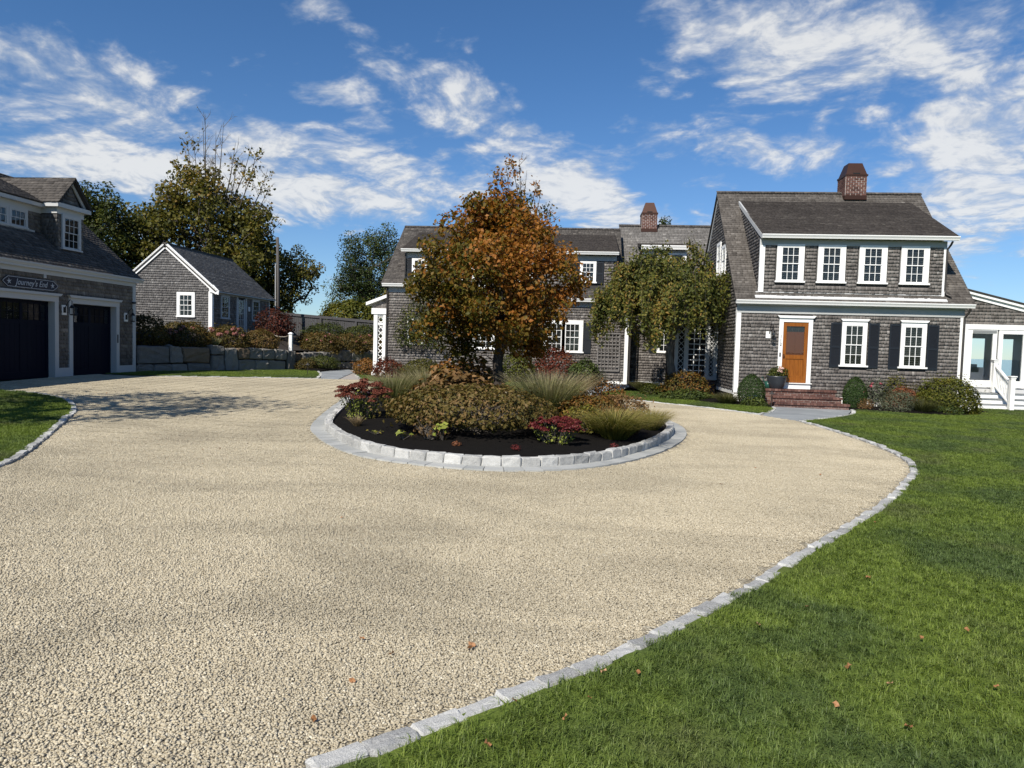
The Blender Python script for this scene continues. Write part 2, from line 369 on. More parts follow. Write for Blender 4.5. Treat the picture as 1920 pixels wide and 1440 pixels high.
def tube_np(pts, rad, n=6):
    pts = np.asarray(pts, float); m = len(pts); rad = np.broadcast_to(np.asarray(rad, float), (m,))
    T = np.gradient(pts, axis=0); T /= np.linalg.norm(T, axis=1)[:, None] + 1e-9
    ref = np.array([1.0, 0, 0]) if abs(T[0][0]) < .8 else np.array([0, 1.0, 0])
    N = np.cross(T, ref); N /= np.linalg.norm(N, axis=1)[:, None] + 1e-9; B = np.cross(T, N)
    a = np.arange(n) * 2 * math.pi / n
    V = (pts[:, None] + rad[:, None, None] * (np.cos(a)[None, :, None] * N[:, None] + np.sin(a)[None, :, None] * B[:, None])).reshape(-1, 3)
    F = [(i * n + j, i * n + (j + 1) % n, (i + 1) * n + (j + 1) % n, (i + 1) * n + j) for i in range(m - 1) for j in range(n)]
    F += [tuple(range(n))[::-1], tuple(range((m - 1) * n, m * n))]
    return V, F

class Fr:
    """a wall or roof plane: p(u, v, d) = origin + u U + v V + d N"""
    def __init__(s, O, U, V, N):
        s.O = np.array(O, float); s.U, s.V, s.N = [np.array(a, float) / np.linalg.norm(a) for a in (U, V, N)]
    def p(s, u, v, d=0): return tuple(s.O + u * s.U + v * s.V + d * s.N)
def front(Y): return Fr((0, Y, 0), (1, 0, 0), (0, 0, 1), (0, -1, 0))        # faces the drive, u = x, v = z
def west(X): return Fr((X, 0, 0), (0, 1, 0), (0, 0, 1), (-1, 0, 0))         # u = y
def east(X): return Fr((X, 0, 0), (0, 1, 0), (0, 0, 1), (1, 0, 0))
def slope_y(y0, z0, y1, z1):                                               # roof plane climbing from (y0,z0) to (y1,z1), u = x
    V = np.array([0, y1 - y0, z1 - z0]); return Fr((0, y0, z0), (1, 0, 0), V, np.cross((1, 0, 0), V)), float(np.linalg.norm(V))
def slope_x(x0, z0, x1, z1):                                               # u = y
    V = np.array([x1 - x0, 0, z1 - z0]); N = np.cross((0, 1, 0), V); N = N if N[2] > 0 else -N
    return Fr((x0, 0, z0), (0, 1, 0), V, N), float(np.linalg.norm(V))

def spans(poly, v):
    xs = []
    for (a, b), (c, d) in zip(poly, poly[1:] + poly[:1]):
        if (b <= v < d) or (d <= v < b): xs.append(a + (v - b) * (c - a) / (d - b))
    xs.sort(); return list(zip(xs[::2], xs[1::2]))
def shingles(fr, poly, holes=(), e=.125, wmin=.08, wmax=.19, thick=.022, jit=.006, lift=.004):
    """overlapping courses, each shingle its own tilted piece; returns vertices, faces, tints"""
    P = []; T = []; v0 = min(p[1] for p in poly); v1 = max(p[1] for p in poly); row = 0; v = v0
    while v < v1 - 1e-6:
        vt = min(v + e, v1); vm = (v + vt) / 2
        iv = spans(poly, vm)
        for (h0, h1, g0, g1) in holes:
            if g0 < vm < g1:
                nv = []
                for a, b in iv:
                    if h1 <= a or h0 >= b: nv.append((a, b)); continue
                    if a < h0: nv.append((a, h0))
                    if b > h1: nv.append((h1, b))
                iv = nv
        rowt = rng.normal(0, .07)
        for a, b in iv:
            u = a; first = True
            while u < b - .01:
                w = rng.uniform(wmin, wmax) * (rng.uniform(.4, 1) if first else 1); first = False
                ue = min(u + w, b)
                if b - ue < .03: ue = b
                vb = v + rng.uniform(-jit, jit); th = thick * rng.uniform(.75, 1.25); g = .0025
                P.append((u + g, ue - g, vb, vt + .012, th, lift)); T.append(np.clip(rng.normal(.5, .15) + rowt, 0, 1)); u = ue
        v = vt; row += 1
    P = np.array(P); n = len(P); u0, u1, a, b, th, lf = P.T
    def pt(u, v, d): return fr.O + u[:, None] * fr.U + v[:, None] * fr.V + d[:, None] * fr.N
    V = np.stack([pt(u0, a, lf + th), pt(u1, a, lf + th), pt(u1, b, lf + 0 * th + .002), pt(u0, b, lf + 0 * th + .002), pt(u0, a, lf * 0), pt(u1, a, lf * 0)], 1).reshape(-1, 3)
    k = np.arange(n)[:, None] * 6
    F = np.concatenate([k + [0, 1, 2, 3], k + [4, 5, 1, 0], ], 0)
    F3 = np.concatenate([k + [4, 0, 3], k + [1, 5, 2]], 0)
    T = np.array(T); return V, F, F3, T
def shingle_obj(parent, parts, mat, name='shingles'):
    """parts: list of shingle() results joined as one covering (pieces a few pixels wide)"""
    Vs, F4, F3, T4, T3 = [], [], [], [], []; k = 0
    for V, F, G, T in parts:
        Vs.append(V); F4.append(F + k); F3.append(G + k); T4.append(np.concatenate([T, T * .6])); T3.append(np.concatenate([T, T])); k += len(V)  # course shadow put into the tint: butt faces darker than fronts
    me = mesh_np(name, np.concatenate(Vs), [np.concatenate(F4), np.concatenate(F3)], [np.concatenate(T4), np.concatenate(T3)])
    return tag(link(name, me, mat, parent), kind='stuff')
UNIT = {}
def unit_box(mat):
    if mat not in UNIT:
        m = MB().box(-.5, .5, -.5, .5, -.5, .5).mesh('unit_' + mat); m.materials.append(MATS[mat]); UNIT[mat] = m
    return UNIT[mat]
def ubox(name, fr, u0, u1, v0, v1, d0, d1, mat, parent):
    """a box piece on a plane that shares one mesh with all its like"""
    o = bpy.data.objects.new(name, unit_box(mat)); C.objects.link(o)
    c = fr.O + (u0 + u1) / 2 * fr.U + (v0 + v1) / 2 * fr.V + (d0 + d1) / 2 * fr.N
    R = Matrix(((fr.U[0], fr.V[0], fr.N[0]), (fr.U[1], fr.V[1], fr.N[1]), (fr.U[2], fr.V[2], fr.N[2])))
    S = Matrix.Diagonal((u1 - u0, v1 - v0, d1 - d0))
    o.matrix_local = Matrix.Translation(Vector(c)) @ (R @ S).to_4x4()
    if parent is not None:
        o.parent = parent
        o.matrix_parent_inverse = Matrix.Translation(-Vector(parent.location)) if parent.type == 'EMPTY' else Matrix.Identity(4)
    return o

def window(parent, fr, u0, u1, v0, v1, cas=.11, sillw=.05, crown=False, blinds=True, cols=3, rows=2, d=0.02, paint='white_paint', head=None, thin=False):
    """double-hung window: (u0,u1,v0,v1) is the sash opening; casing, sill and crown are the part's own mesh"""
    h = cas if head is None else head; m = MB()
    m.fbox(fr, u0 - cas, u0, v0, v1, 0, d + .045); m.fbox(fr, u1, u1 + cas, v0, v1, 0, d + .045)
    m.fbox(fr, u0 - cas, u1 + cas, v1, v1 + h, 0, d + .048)
    m.fbox(fr, u0 - cas - sillw, u1 + cas + sillw, v0 - .055, v0, 0, d + .085)
    if crown: m.fpoly(fr, [(u0 - cas - .005, v1 + h), (u1 + cas + .005, v1 + h), (u1 + cas + .07, v1 + h + .075), (u0 - cas - .07, v1 + h + .075)], 0, d + .09)
    w = m.build('window', paint, parent)
    vm = (v0 + v1) / 2; fw = .028
    for nm, a, b, dd in (('upper_sash', vm, v1, d + .022), ('lower_sash', v0, vm + .03, d + .004)):
        s = MB(); A0, A1 = u0 + .004, u1 - .004
        s.fbox(fr, A0, A0 + fw, a, b, dd - .006, dd + .018); s.fbox(fr, A1 - fw, A1, a, b, dd - .006, dd + .018)
        s.fbox(fr, A0 + fw, A1 - fw, b - fw, b, dd - .006, dd + .0175); s.fbox(fr, A0 + fw, A1 - fw, a, a + fw * (1.5 if nm == 'lower_sash' else 1), dd - .006, dd + .0175)
        x0, x1, y0, y1 = A0 + fw, A1 - fw, a + fw * (1.5 if nm == 'lower_sash' else 1), b - fw; mu = .0085
        for i in range(1, cols): x = x0 + (x1 - x0) * i / cols; s.fbox(fr, x - mu, x + mu, y0, y1, dd - .003, dd + .014)
        for j in range(1, rows): y = y0 + (y1 - y0) * j / rows; s.fbox(fr, x0, x1, y - mu, y + mu, dd - .002, dd + .0135)
        s.build(nm, paint, w)
        for i in range(cols):
            for j in range(rows):
                ubox('pane', fr, x0 + (x1 - x0) * i / cols + mu, x0 + (x1 - x0) * (i + 1) / cols - mu, y0 + (y1 - y0) * j / rows + mu, y0 + (y1 - y0) * (j + 1) / rows - mu, dd, dd + .004, 'window_glass', w)
    MB().fbox(fr, u0, u1, v0, v1, -.02, .002).build('room_shade', 'opening_shade', w)  # black panel, the unlit room's shade painted just behind the glass
    if blinds:
        s = MB(); y = v0 + .05
        while y < v1 - .03:
            s.hexa([fr.p(u0 + .02, y, .004), fr.p(u1 - .02, y, .004), fr.p(u1 - .02, y + .016, .017), fr.p(u0 + .02, y + .016, .017), fr.p(u0 + .02, y + .004, .004), fr.p(u1 - .02, y + .004, .004), fr.p(u1 - .02, y + .02, .017), fr.p(u0 + .02, y + .02, .017)]); y += .062
        s.build('blind', 'blind_white', w)
    return w
def shutter(parent, fr, u0, u1, v0, v1, d=.03):
    m = MB(); st = .045
    m.fbox(fr, u0, u0 + st, v0, v1, d, d + .035); m.fbox(fr, u1 - st, u1, v0, v1, d, d + .035)
    vm = v0 + (v1 - v0) * .46
    for a, b in ((v0, v0 + .07), (vm - .035, vm + .035), (v1 - .06, v1)): m.fbox(fr, u0 + st, u1 - st, a, b, d, d + .034)
    m.fbox(fr, u0 + st, u1 - st, v0 + .02, v1 - .02, d, d + .006)
    for a, b in ((v0 + .07, vm - .035), (vm + .035, v1 - .06)):
        n = max(3, int((b - a) / .034))
        for i in range(n):
            y = a + (b - a) * (i + .15) / n; q = (b - a) / n
            m.hexa([fr.p(u0 + st, y, d + .028), fr.p(u1 - st, y, d + .028), fr.p(u1 - st, y + q * .8, d + .008), fr.p(u0 + st, y + q * .8, d + .008), fr.p(u0 + st, y + .006, d + .03), fr.p(u1 - st, y + .006, d + .03), fr.p(u1 - st, y + q * .8 + .006, d + .01), fr.p(u0 + st, y + q * .8 + .006, d + .01)])
    return m.build('shutter', 'shutter_paint', parent)

# ---- plants
def unitv(n): v = rng.normal(size=(n, 3)); return v / (np.linalg.norm(v, axis=1)[:, None] + 1e-9)
def leaf_arrays(P, N, size, t, aspect=.6, fold=.15):
    n = len(P); N = N / (np.linalg.norm(N, axis=1)[:, None] + 1e-9)
    a = np.cross(N, unitv(n)); a /= np.linalg.norm(a, axis=1)[:, None] + 1e-9; b = np.cross(N, a); s = np.asarray(size)[:, None]
    V = np.stack([P - a * s * .5, P + b * s * aspect * .5 + N * s * fold - a * s * .08, P + a * s * .5, P - b * s * aspect * .5 + N * s * fold - a * s * .08], 1).reshape(-1, 3)
    k = np.arange(n)[:, None] * 4
    return V, np.concatenate([k + [0, 1, 2], k + [0, 2, 3]], 0), np.concatenate([t, t])
def leaf_mesh(name, P, N, size, t, aspect=.6, fold=.15):
    V, F, T = leaf_arrays(P, N, size, t, aspect, fold); return mesh_np(name, V, [F], [T])
def ellipsoid_pts(n, shell=.55):
    d = unitv(n); r = rng.uniform(shell ** 3, 1, n) ** (1 / 3); return d * r[:, None], d

def grow_tree(name, label, cat, base, trunk_top, trunk_r, clumps, leaf, mats, group=None, twigs=3, lean=(0, 0), droop=0.0, node_pen=.0):
    """trunk plus limbs that reach every clump centre; clumps = rows of (x,y,z, rx,ry,rz, leaves, tint bias)"""
    root = thing(name, label, cat, base, group); base = np.array(base, float); cl = np.array(clumps, float)
    nodes = []; parent_i = []
    for k in range(7):
        f = k / 6; nodes.append(base + np.array([lean[0] * f, lean[1] * f, (trunk_top - base[2]) * f]) + np.array([*(rng.normal(0, trunk_r * .35, 2) * (0 < k)), 0])); parent_i.append(k - 1)
    nodes[0][2] -= .1
    order = np.argsort(np.linalg.norm(cl[:, :3] - (base + [0, 0, (trunk_top - base[2]) * .8]), axis=1)); tips = []
    for i in order:
        c = cl[i, :3]; A = np.array(nodes); dz = c[2] - A[:, 2]; h = np.linalg.norm(c[:2] - A[:, :2], axis=1)
        cost = np.linalg.norm(A - c, axis=1) + np.where(dz < .35 * h, (.35 * h - dz) * 1.4, 0) + node_pen * np.arange(len(A)) / len(A)
        cost[:2] += 50
        j = int(np.argmin(cost)); a = A[j]; prev = j; n = 3
        for s in range(1, n + 1):
            f = s / n; q = a + (c - a) * f + np.array([0, 0, 1]) * .12 * np.linalg.norm(c - a) * math.sin(math.pi * f) + rng.normal(0, .03 * np.linalg.norm(c - a), 3) * (s < n)
            nodes.append(q); parent_i.append(prev); prev = len(nodes) - 1
        tips.append(prev)
    nn = len(nodes); w = np.zeros(nn); w[tips] = 1
    for i in range(nn - 1, 0, -1): w[parent_i[i]] += w[i]
    rad = trunk_r * (w / w[0]) ** .48; rad[0] *= 1.35; rad[1] *= 1.05
    tm = MB(); tm.tube([nodes[k] for k in range(7)], [rad[k] for k in range(7)], 10); lm = MB()
    for i in range(7, nn):
        j = parent_i[i]; lm.tube([nodes[j], nodes[i]], [min(rad[j], rad[i] * 1.5), max(rad[i], .004)], 5 if rad[i] > .02 else 3)
    tw = []
    for i in tips:
        for _ in range(twigs):
            c = nodes[i]; r = cl[0, 3] * .9; e = c + (unitv(1)[0] + [0, 0, .25]) * r; lm.tube([c, (c + e) / 2 + rng.normal(0, .06, 3) * r, e], [max(rad[i] * .5, .005), .004, .002], 3)
    tm.build('trunk', mats[1], root, True); lm.build('limbs', mats[1], root)
    Ps, Ns, Ss, Ts = [], [], [], []
    for r in cl:
        n = int(r[6])
        if n < 1: continue
        q, d = ellipsoid_pts(n, .15); p = r[:3] + q * r[3:6]
        Ps.append(p); Ns.append(d * .7 + unitv(n) * .9 + [0, 0, .35]); Ss.append(leaf * rng.uniform(.6, 1.25, n)); Ts.append(np.clip(r[7] + rng.normal(0, .16, n), 0, 1))
    link('crown', leaf_mesh('crown', np.concatenate(Ps), np.concatenate(Ns), np.concatenate(Ss), np.concatenate(Ts), .75), mats[0], root)
    return root
def envelope_clumps(center, radii, n, cr, leaves, tint_fn, profile=None, shell=.5, seed=0):
    """clump centres spread through an uneven crown"""
    out = []; tries = 0; c = np.array(center); R = np.array(radii); g = np.random.default_rng(seed)
    ph = g.uniform(0, 6.28, 6)
    while len(out) < n and tries < n * 60:
        tries += 1; d = g.normal(size=3); d /= np.linalg.norm(d); r = g.uniform(shell ** 3, 1) ** (1 / 3)
        az = math.atan2(d[1], d[0]); r *= 1 + .13 * math.sin(3 * az + ph[0] + 2 * d[2]) + .10 * math.sin(5 * az + ph[1] - 3 * d[2])
        p = d * r
        if profile: p[:2] *= profile(p[2])
        q = c + p * R
        if any(np.linalg.norm(q - o[:3]) < cr * .62 for o in map(np.array, out)): continue
        k = cr * g.uniform(.75, 1.25); out.append((*q, k, k, k * .8, leaves * g.uniform(.7, 1.25), tint_fn(p, g)))
    return out
def shrub(name, label, at, radii, n, leaf, mat, cat='shrub', group=None, stems=14, bias=.5, shell=.72, flowers=None, lumps=7, aspect=.55, up=.5, bark='twig', open_base=.0, spread=.16):
    x, y = at[:2]; z = at[2] if len(at) > 2 else tz(x, y); root = thing(name, label, cat, (x, y, z), group); R = np.array(radii, float)
    if name not in ('brown_shrub', 'spent_hydrangea'): n = int(n * 1.6); leaf = leaf * 1.25
    L = unitv(lumps * 3); L = L[L[:, 2] > -.3][:lumps]
    d = unitv(int(n * 1.9)); d = d[d[:, 2] > -.55][:n]; m = len(d)
    L2 = unitv(60); ph = rng.uniform(0, 6.28, 60); near = d @ L2.T; lump2 = np.max(np.clip((near - .90) / .10, 0, 1) * (0.4 + .6 * np.sin(ph) ** 2), axis=1)
    bump = .80 + .20 * np.max(np.clip((d @ L.T - .60) / .40, 0, 1), axis=1) + .20 * lump2; cl_t = np.sin(ph)[np.argmax(near, axis=1)]
    r = rng.uniform(shell ** 3, 1, m) ** (1 / 3) * bump; stray = rng.random(m) < .05; r = np.where(stray, bump * rng.uniform(1.0, 1.22, m), r)
    P = d * r[:, None] * R + [x, y, z + R[2] * (.50 + open_base)]; P[:, 2] = np.maximum(P[:, 2], z + .03)
    P = P * 1.0; P[:, 2] = z + (P[:, 2] - z)
    t = np.clip(bias + rng.normal(0, spread, m) + .10 * cl_t, 0, 1)
    link('foliage', leaf_mesh('foliage', P, d * .8 + unitv(m) * .8 + [0, 0, up], leaf * rng.uniform(.6, 1.3, m), t, aspect), mat, root)
    if stems:
        s = MB()
        for _ in range(stems):
            e = unitv(1)[0]; e[2] = abs(e[2]) * .8 + .25; e = e * R * rng.uniform(.55, .9); b = np.array([x, y, z - .02]) + [*(rng.normal(0, .12, 2) * R[:2]), 0]; q = np.array([x, y, z + R[2] * .35]) + e
            s.tube([b, (b + q) / 2 + rng.normal(0, .04, 3), q], [.009, .006, .003], 3)
        s.build('stems', bark, root)
    if flowers:
        fm, cnt, fs = flowers
        for k in range(cnt):
            e = unitv(1)[0]; e[2] = abs(e[2]) * .6 + .35; e[1] = -abs(e[1]); e /= np.linalg.norm(e)
            c = np.array([x, y, z + R[2] * .5]) + e * R * 1.02; q, dd = ellipsoid_pts(26, .5)
            link('flower', leaf_mesh('flower', c + q * fs * [1, 1, .7], dd + [0, 0, .3], np.full(26, fs * .9), rng.uniform(.2, .9, 26), .9), fm, root)
    return root
def grass_clump(name, label, at, h, rad, n, mat, group=None, arch=.5, width=.008, seed_tips=.35, cat='grass clump', lean=(0, 0)):
    x, y = at[:2]; z = at[2] if len(at) > 2 else tz(x, y); root = thing(name, label, cat, (x, y, z), group)
    az = rng.uniform(0, 2 * math.pi, n); rr = np.sqrt(rng.uniform(0, 1, n)); L = h * rng.uniform(.6, 1.1, n)
    tilt = (.10 + .75 * rr * rng.uniform(.6, 1.2, n)) * (rad / h) * 1.1
    b = np.stack([x + np.cos(az) * rr * rad * .28, y + np.sin(az) * rr * rad * .28, np.full(n, z)], 1)
    d = np.stack([np.cos(az), np.sin(az), np.zeros(n)], 1); K = 4; pts = []
    for k in range(K + 1):
        f = k / K; out = tilt * L * f + arch * L * .5 * rr * f ** 2.2; up = L * f - arch * L * (.30 + .35 * rr) * f ** 2.6
        pts.append(b + d * out[:, None] + np.stack([lean[0] * L * f ** 1.5, lean[1] * L * f ** 1.5, up], 1))
    side = np.stack([-np.sin(az + rng.normal(0, .9, n)), np.cos(az + rng.normal(0, .9, n)), np.zeros(n)], 1)
    V = []; ws = [.8, 1, .85, .6, .12]
    for k in range(K + 1): V += [pts[k] - side * width * ws[k] / 2, pts[k] + side * width * ws[k] / 2]
    V = np.stack(V, 1).reshape(-1, 3); st = 2 * (K + 1); i0 = np.arange(n)[:, None] * st
    F = []; T = []; bt = rng.normal(0, .10, n)
    for k in range(K): F.append(i0 + [2 * k, 2 * k + 1, 2 * k + 3, 2 * k + 2]); T.append(np.clip(.18 + .62 * (k / (K - 1)) ** 1.4 * (1 + seed_tips * rng.uniform(0, 1, n)) + bt, 0, 1))
    link('blades', mesh_np('blades', V, [np.concatenate(F)], [np.concatenate(T)]), mat, root); return root
def sedum(name, label, at, rad, h, heads, flower_mat, leaf_mat, group=None):
    x, y = at; z = tz(x, y); root = thing(name, label, 'plant', (x, y, z), group); st = MB(); LP = []; LN = []
    for k in range(heads):
        a = rng.uniform(0, 6.28); r = math.sqrt(rng.uniform(0, 1)) * rad; hh = h * rng.uniform(.75, 1.08) * (1 - .25 * (r / rad) ** 2); e = np.array([x + r * math.cos(a), y + r * math.sin(a), z + hh]); b = np.array([x + .3 * r * math.cos(a), y + .3 * r * math.sin(a), z])
        st.tube([b, (b + e) / 2 + [0, 0, .03], e], [.006, .005, .004], 4)
        q, d = ellipsoid_pts(110, .5); q[:, 2] = np.abs(q[:, 2]); s = rng.uniform(.075, .13)
        link('flower_head', leaf_mesh('flower_head', e + q * [s, s, s * .55], d * .6 + [0, 0, .8] + unitv(110) * .5, np.full(110, .034), np.clip(rng.normal(.5, .2, 110), 0, 1), .9), flower_mat, root)
        for f in np.linspace(.1, .85, 9): LP.append(b + (e - b) * f + rng.normal(0, .035, 3)); LN.append([math.cos(a) * .6, math.sin(a) * .6, .8])
    LP = np.array(LP); LN = np.array(LN) + unitv(len(LP)) * .6
    link('leaves', leaf_mesh('leaves', LP, LN, rng.uniform(.045, .085, len(LP)), rng.uniform(.2, .9, len(LP)), .55), leaf_mat, root); st.build('stems', 'twig', root); return root

m_leaf('maple_leaf', [(0, (.045, .046, .010)), (.25, (.100, .094, .015)), (.45, (.175, .112, .018)), (.65, (.265, .115, .020)), (.82, (.32, .118, .024)), (1, (.40, .185, .044))], .42, namt=.10)
m_leaf('weeping_leaf', [(0, (0.0272, 0.0383, 0.0111)), (.4, (0.0702, 0.0861, 0.0191)), (.7, (0.1436, 0.1404, 0.0287)), (.9, (0.2154, 0.1674, 0.0351)), (1, (0.3031, 0.1755, 0.0447))])
m_leaf('tree_leaf_green', [(0, (0.0189, 0.0282, 0.0094)), (.4, (0.0490, 0.0660, 0.0151)), (.7, (0.0980, 0.1056, 0.0226)), (1, (0.1885, 0.1602, 0.0377))])
m_leaf('tree_leaf_olive', [(0, (0.0320, 0.0381, 0.0094)), (.4, (0.0802, 0.0813, 0.0169)), (.7, (0.1442, 0.1261, 0.0226)), (1, (0.2243, 0.1360, 0.0339))])
m_leaf('evergreen_leaf', [(0, (0.0141, 0.0249, 0.0067)), (.5, (0.0377, 0.0581, 0.0136)), (1, (0.0943, 0.1162, 0.0238))], .15)
m_leaf('bush_gold_green', [(0, (0.0348, 0.0464, 0.0087)), (.4, (0.0870, 0.0986, 0.0145)), (.75, (0.1668, 0.1522, 0.0232)), (1, (0.2465, 0.1740, 0.0377))])
m_leaf('box_leaf', [(0, (0.0121, 0.0243, 0.0068)), (.5, (0.0311, 0.0594, 0.0135)), (1, (0.0675, 0.1107, 0.0243))], .15)
m_leaf('brown_leaf', [(0, (.030, .030, .009)), (.35, (.076, .068, .017)), (.65, (.135, .100, .026)), (1, (.22, .14, .06))])
m_leaf('bronze_leaf', [(0, (0.0435, 0.0290, 0.0145)), (.35, (0.1305, 0.0812, 0.0319)), (.65, (0.2320, 0.1334, 0.0580)), (1, (0.3480, 0.2175, 0.1087))])
m_leaf('autumn_leaf', [(0, (0.0319, 0.0377, 0.0087)), (.35, (0.0899, 0.0783, 0.0174)), (.65, (0.1885, 0.0899, 0.0203)), (1, (0.2755, 0.1232, 0.0377))])
m_leaf('red_leaf', [(0, (0.0339, 0.0158, 0.0090)), (.4, (0.0961, 0.0271, 0.0158)), (.7, (0.1583, 0.0374, 0.0226)), (1, (0.2149, 0.0792, 0.0317))])
m_leaf('orange_leaf', [(0, (0.0798, 0.0348, 0.0174)), (.5, (0.2320, 0.0812, 0.0377)), (1, (0.3770, 0.1740, 0.0870))])
m_leaf('grey_leaf', [(0, (0.0435, 0.0522, 0.0319)), (.5, (0.1189, 0.1334, 0.0841)), (1, (0.2320, 0.2465, 0.1668))])
m_leaf('lime_leaf', [(0, (0.0653, 0.0870, 0.0145)), (.5, (0.1885, 0.2175, 0.0348)), (1, (0.3480, 0.3770, 0.0798))])
m_leaf('hydrangea_leaf', [(0, (0.0261, 0.0261, 0.0087)), (.4, (0.0667, 0.0580, 0.0145)), (.7, (0.1232, 0.0870, 0.0232)), (1, (0.1885, 0.1073, 0.0435))])
m_leaf('pink_flower', [(0, (.35, .05, .09)), (.5, (.55, .10, .15)), (1, (.72, .28, .30))]); m_leaf('blush_flower', [(0, (.62, .36, .32)), (1, (.82, .66, .60))]); m_leaf('dusty_flower', [(0, (.20, .06, .06)), (.6, (.36, .15, .13)), (1, (.5, .3, .25))])
m_leaf('sedum_red', [(0, (0.0600, 0.0080, 0.0096)), (.5, (0.1160, 0.0176, 0.0176)), (1, (0.1840, 0.0440, 0.0360))], .1); m_leaf('sedum_rust', [(0, (0.0723, 0.0187, 0.0119)), (.5, (0.1360, 0.0382, 0.0238)), (1, (0.2040, 0.0723, 0.0425))], .1)
m_leaf('grass_green', [(0, (.060, .082, .024)), (.4, (.135, .155, .055)), (.75, (.225, .215, .095)), (1, (.36, .31, .19))], .25)
m_leaf('grass_gold', [(0, (0.0522, 0.0638, 0.0145)), (.4, (0.1522, 0.1522, 0.0319)), (.75, (0.2465, 0.2102, 0.0609)), (1, (0.3770, 0.2900, 0.1232))], .25)
m_leaf('grass_tan', [(0, (0.0870, 0.0653, 0.0348)), (.5, (0.2320, 0.1668, 0.0943)), (1, (0.3915, 0.2900, 0.1812))], .25)
m_leaf('grass_red', [(0, (0.0725, 0.0406, 0.0290)), (.5, (0.1885, 0.1015, 0.0653)), (1, (0.3190, 0.2102, 0.1450))], .25)
m_leaf('grass_dark', [(0, (0.0290, 0.0377, 0.0130)), (.5, (0.0725, 0.0798, 0.0261)), (1, (0.1668, 0.1450, 0.0609))], .25)
m_leaf('dead_leaf', [(0, (0.1740, 0.0798, 0.0319)), (.5, (0.3480, 0.1668, 0.0725)), (1, (0.5220, 0.3190, 0.1885))], .15)

# ------------------------------------------------------------------ ground, drive, lawns, paths, kerbs
def inside(poly, X, Y):
    X = np.asarray(X, float); Y = np.asarray(Y, float); r = np.zeros(X.shape, bool); n = len(poly)
    for i in range(n):
        (x0, y0), (x1, y1) = poly[i], poly[(i + 1) % n]
        c = ((y0 > Y) != (y1 > Y)); 
        with np.errstate(divide='ignore', invalid='ignore'): r ^= c & (X < (x1 - x0) * (Y - y0) / (y1 - y0 + 1e-12) + x0)
    return r
def edge_dist(poly, X, Y):
    P = np.stack([np.ravel(X), np.ravel(Y)], 1); best = np.full(len(P), 1e9)
    for a, b in zip(poly, poly[1:] + poly[:1]):
        a = np.array(a); b = np.array(b); d = b - a; t = np.clip(((P - a) @ d) / (d @ d + 1e-12), 0, 1); best = np.minimum(best, np.linalg.norm(P - a - t[:, None] * d, axis=1))
    return best
def resample(pts, step, closed=False):
    P = np.array(pts + ([pts[0]] if closed else []), float); n = len(P); out = []
    for i in range(n - 1):                              # Catmull-Rom
        p1, p2 = P[i], P[i + 1]; p0 = P[i - 1] if i > 0 else (P[-2] if closed else p1); p3 = P[i + 2] if i + 2 < n else (P[1] if closed else p2)
        for t in np.linspace(0, 1, 12, endpoint=False): out.append(.5 * (2 * p1 + (p2 - p0) * t + (2 * p0 - 5 * p1 + 4 * p2 - p3) * t * t + (3 * p1 - p0 - 3 * p2 + p3) * t ** 3))
    out.append(P[-1]); out = np.array(out); s = np.concatenate([[0], np.cumsum(np.linalg.norm(np.diff(out, axis=0), axis=1))])
    m = max(2, int(round(s[-1] / step))); q = np.linspace(0, s[-1], m + 1); r = np.stack([np.interp(q, s, out[:, 0]), np.interp(q, s, out[:, 1])], 1)
    return [tuple(p) for p in (r[:-1] if closed else r)]
def sheet(name, poly, dz, mat, step=.6, zfn=None, kind='structure', parent=None):
    poly = [tuple(p) for p in poly]; xs = [p[0] for p in poly]; ys = [p[1] for p in poly]
    gx, gy = np.meshgrid(np.arange(min(xs), max(xs), step) + .13, np.arange(min(ys), max(ys), step) + .11); gx = gx.ravel(); gy = gy.ravel()
    ok = inside(poly, gx, gy); gx, gy = gx[ok], gy[ok]; far = edge_dist(poly, gx, gy) > step * .35; gx, gy = gx[far], gy[far]
    pts = [Vector(p) for p in poly] + [Vector((a, b)) for a, b in zip(gx, gy)]; n = len(poly)
    r = delaunay_2d_cdt(pts, [(i, (i + 1) % n) for i in range(n)], [], 1, 1e-5)
    V = np.array([(p.x, p.y) for p in r[0]]); Z = terr(V[:, 0], V[:, 1]) + dz
    if zfn is not None: Z = Z + zfn(V[:, 0], V[:, 1])
    me = mesh_np(name, np.column_stack([V, Z]), [np.array([f for f in r[2]], np.int32)], None, True)
    o = link(name, me, mat, parent); return tag(o, kind=kind)

# far ground and sea
def big_ground():
    xs = np.concatenate([[-6000, -1500, -400, -150, -80], np.arange(-60, 61, 2.0), [80, 150, 400, 1500, 6000]]); ys = np.concatenate([[-3000, -400, -60], np.arange(-20, 81, 2.0), [90, 110, 140, 170, 200]])
    X, Y = np.meshgrid(xs, ys); V = np.column_stack([X.ravel(), Y.ravel(), terr(X, Y).ravel() - .12]); w = len(xs); i, j = np.meshgrid(np.arange(w - 1), np.arange(len(ys) - 1)); k = (j * w + i).ravel()
    return mesh_np('ground', V, [np.stack([k, k + 1, k + w + 1, k + w], 1)], None, True)
tag(link('ground', big_ground(), 'turf'), kind='structure')
tag(MB().add([(-9000, 120, -6.5), (9000, 120, -6.5), (9000, 14000, -6.5), (-9000, 14000, -6.5)], [(0, 1, 2, 3)]).build('sea', 'sea_water'), kind='structure')

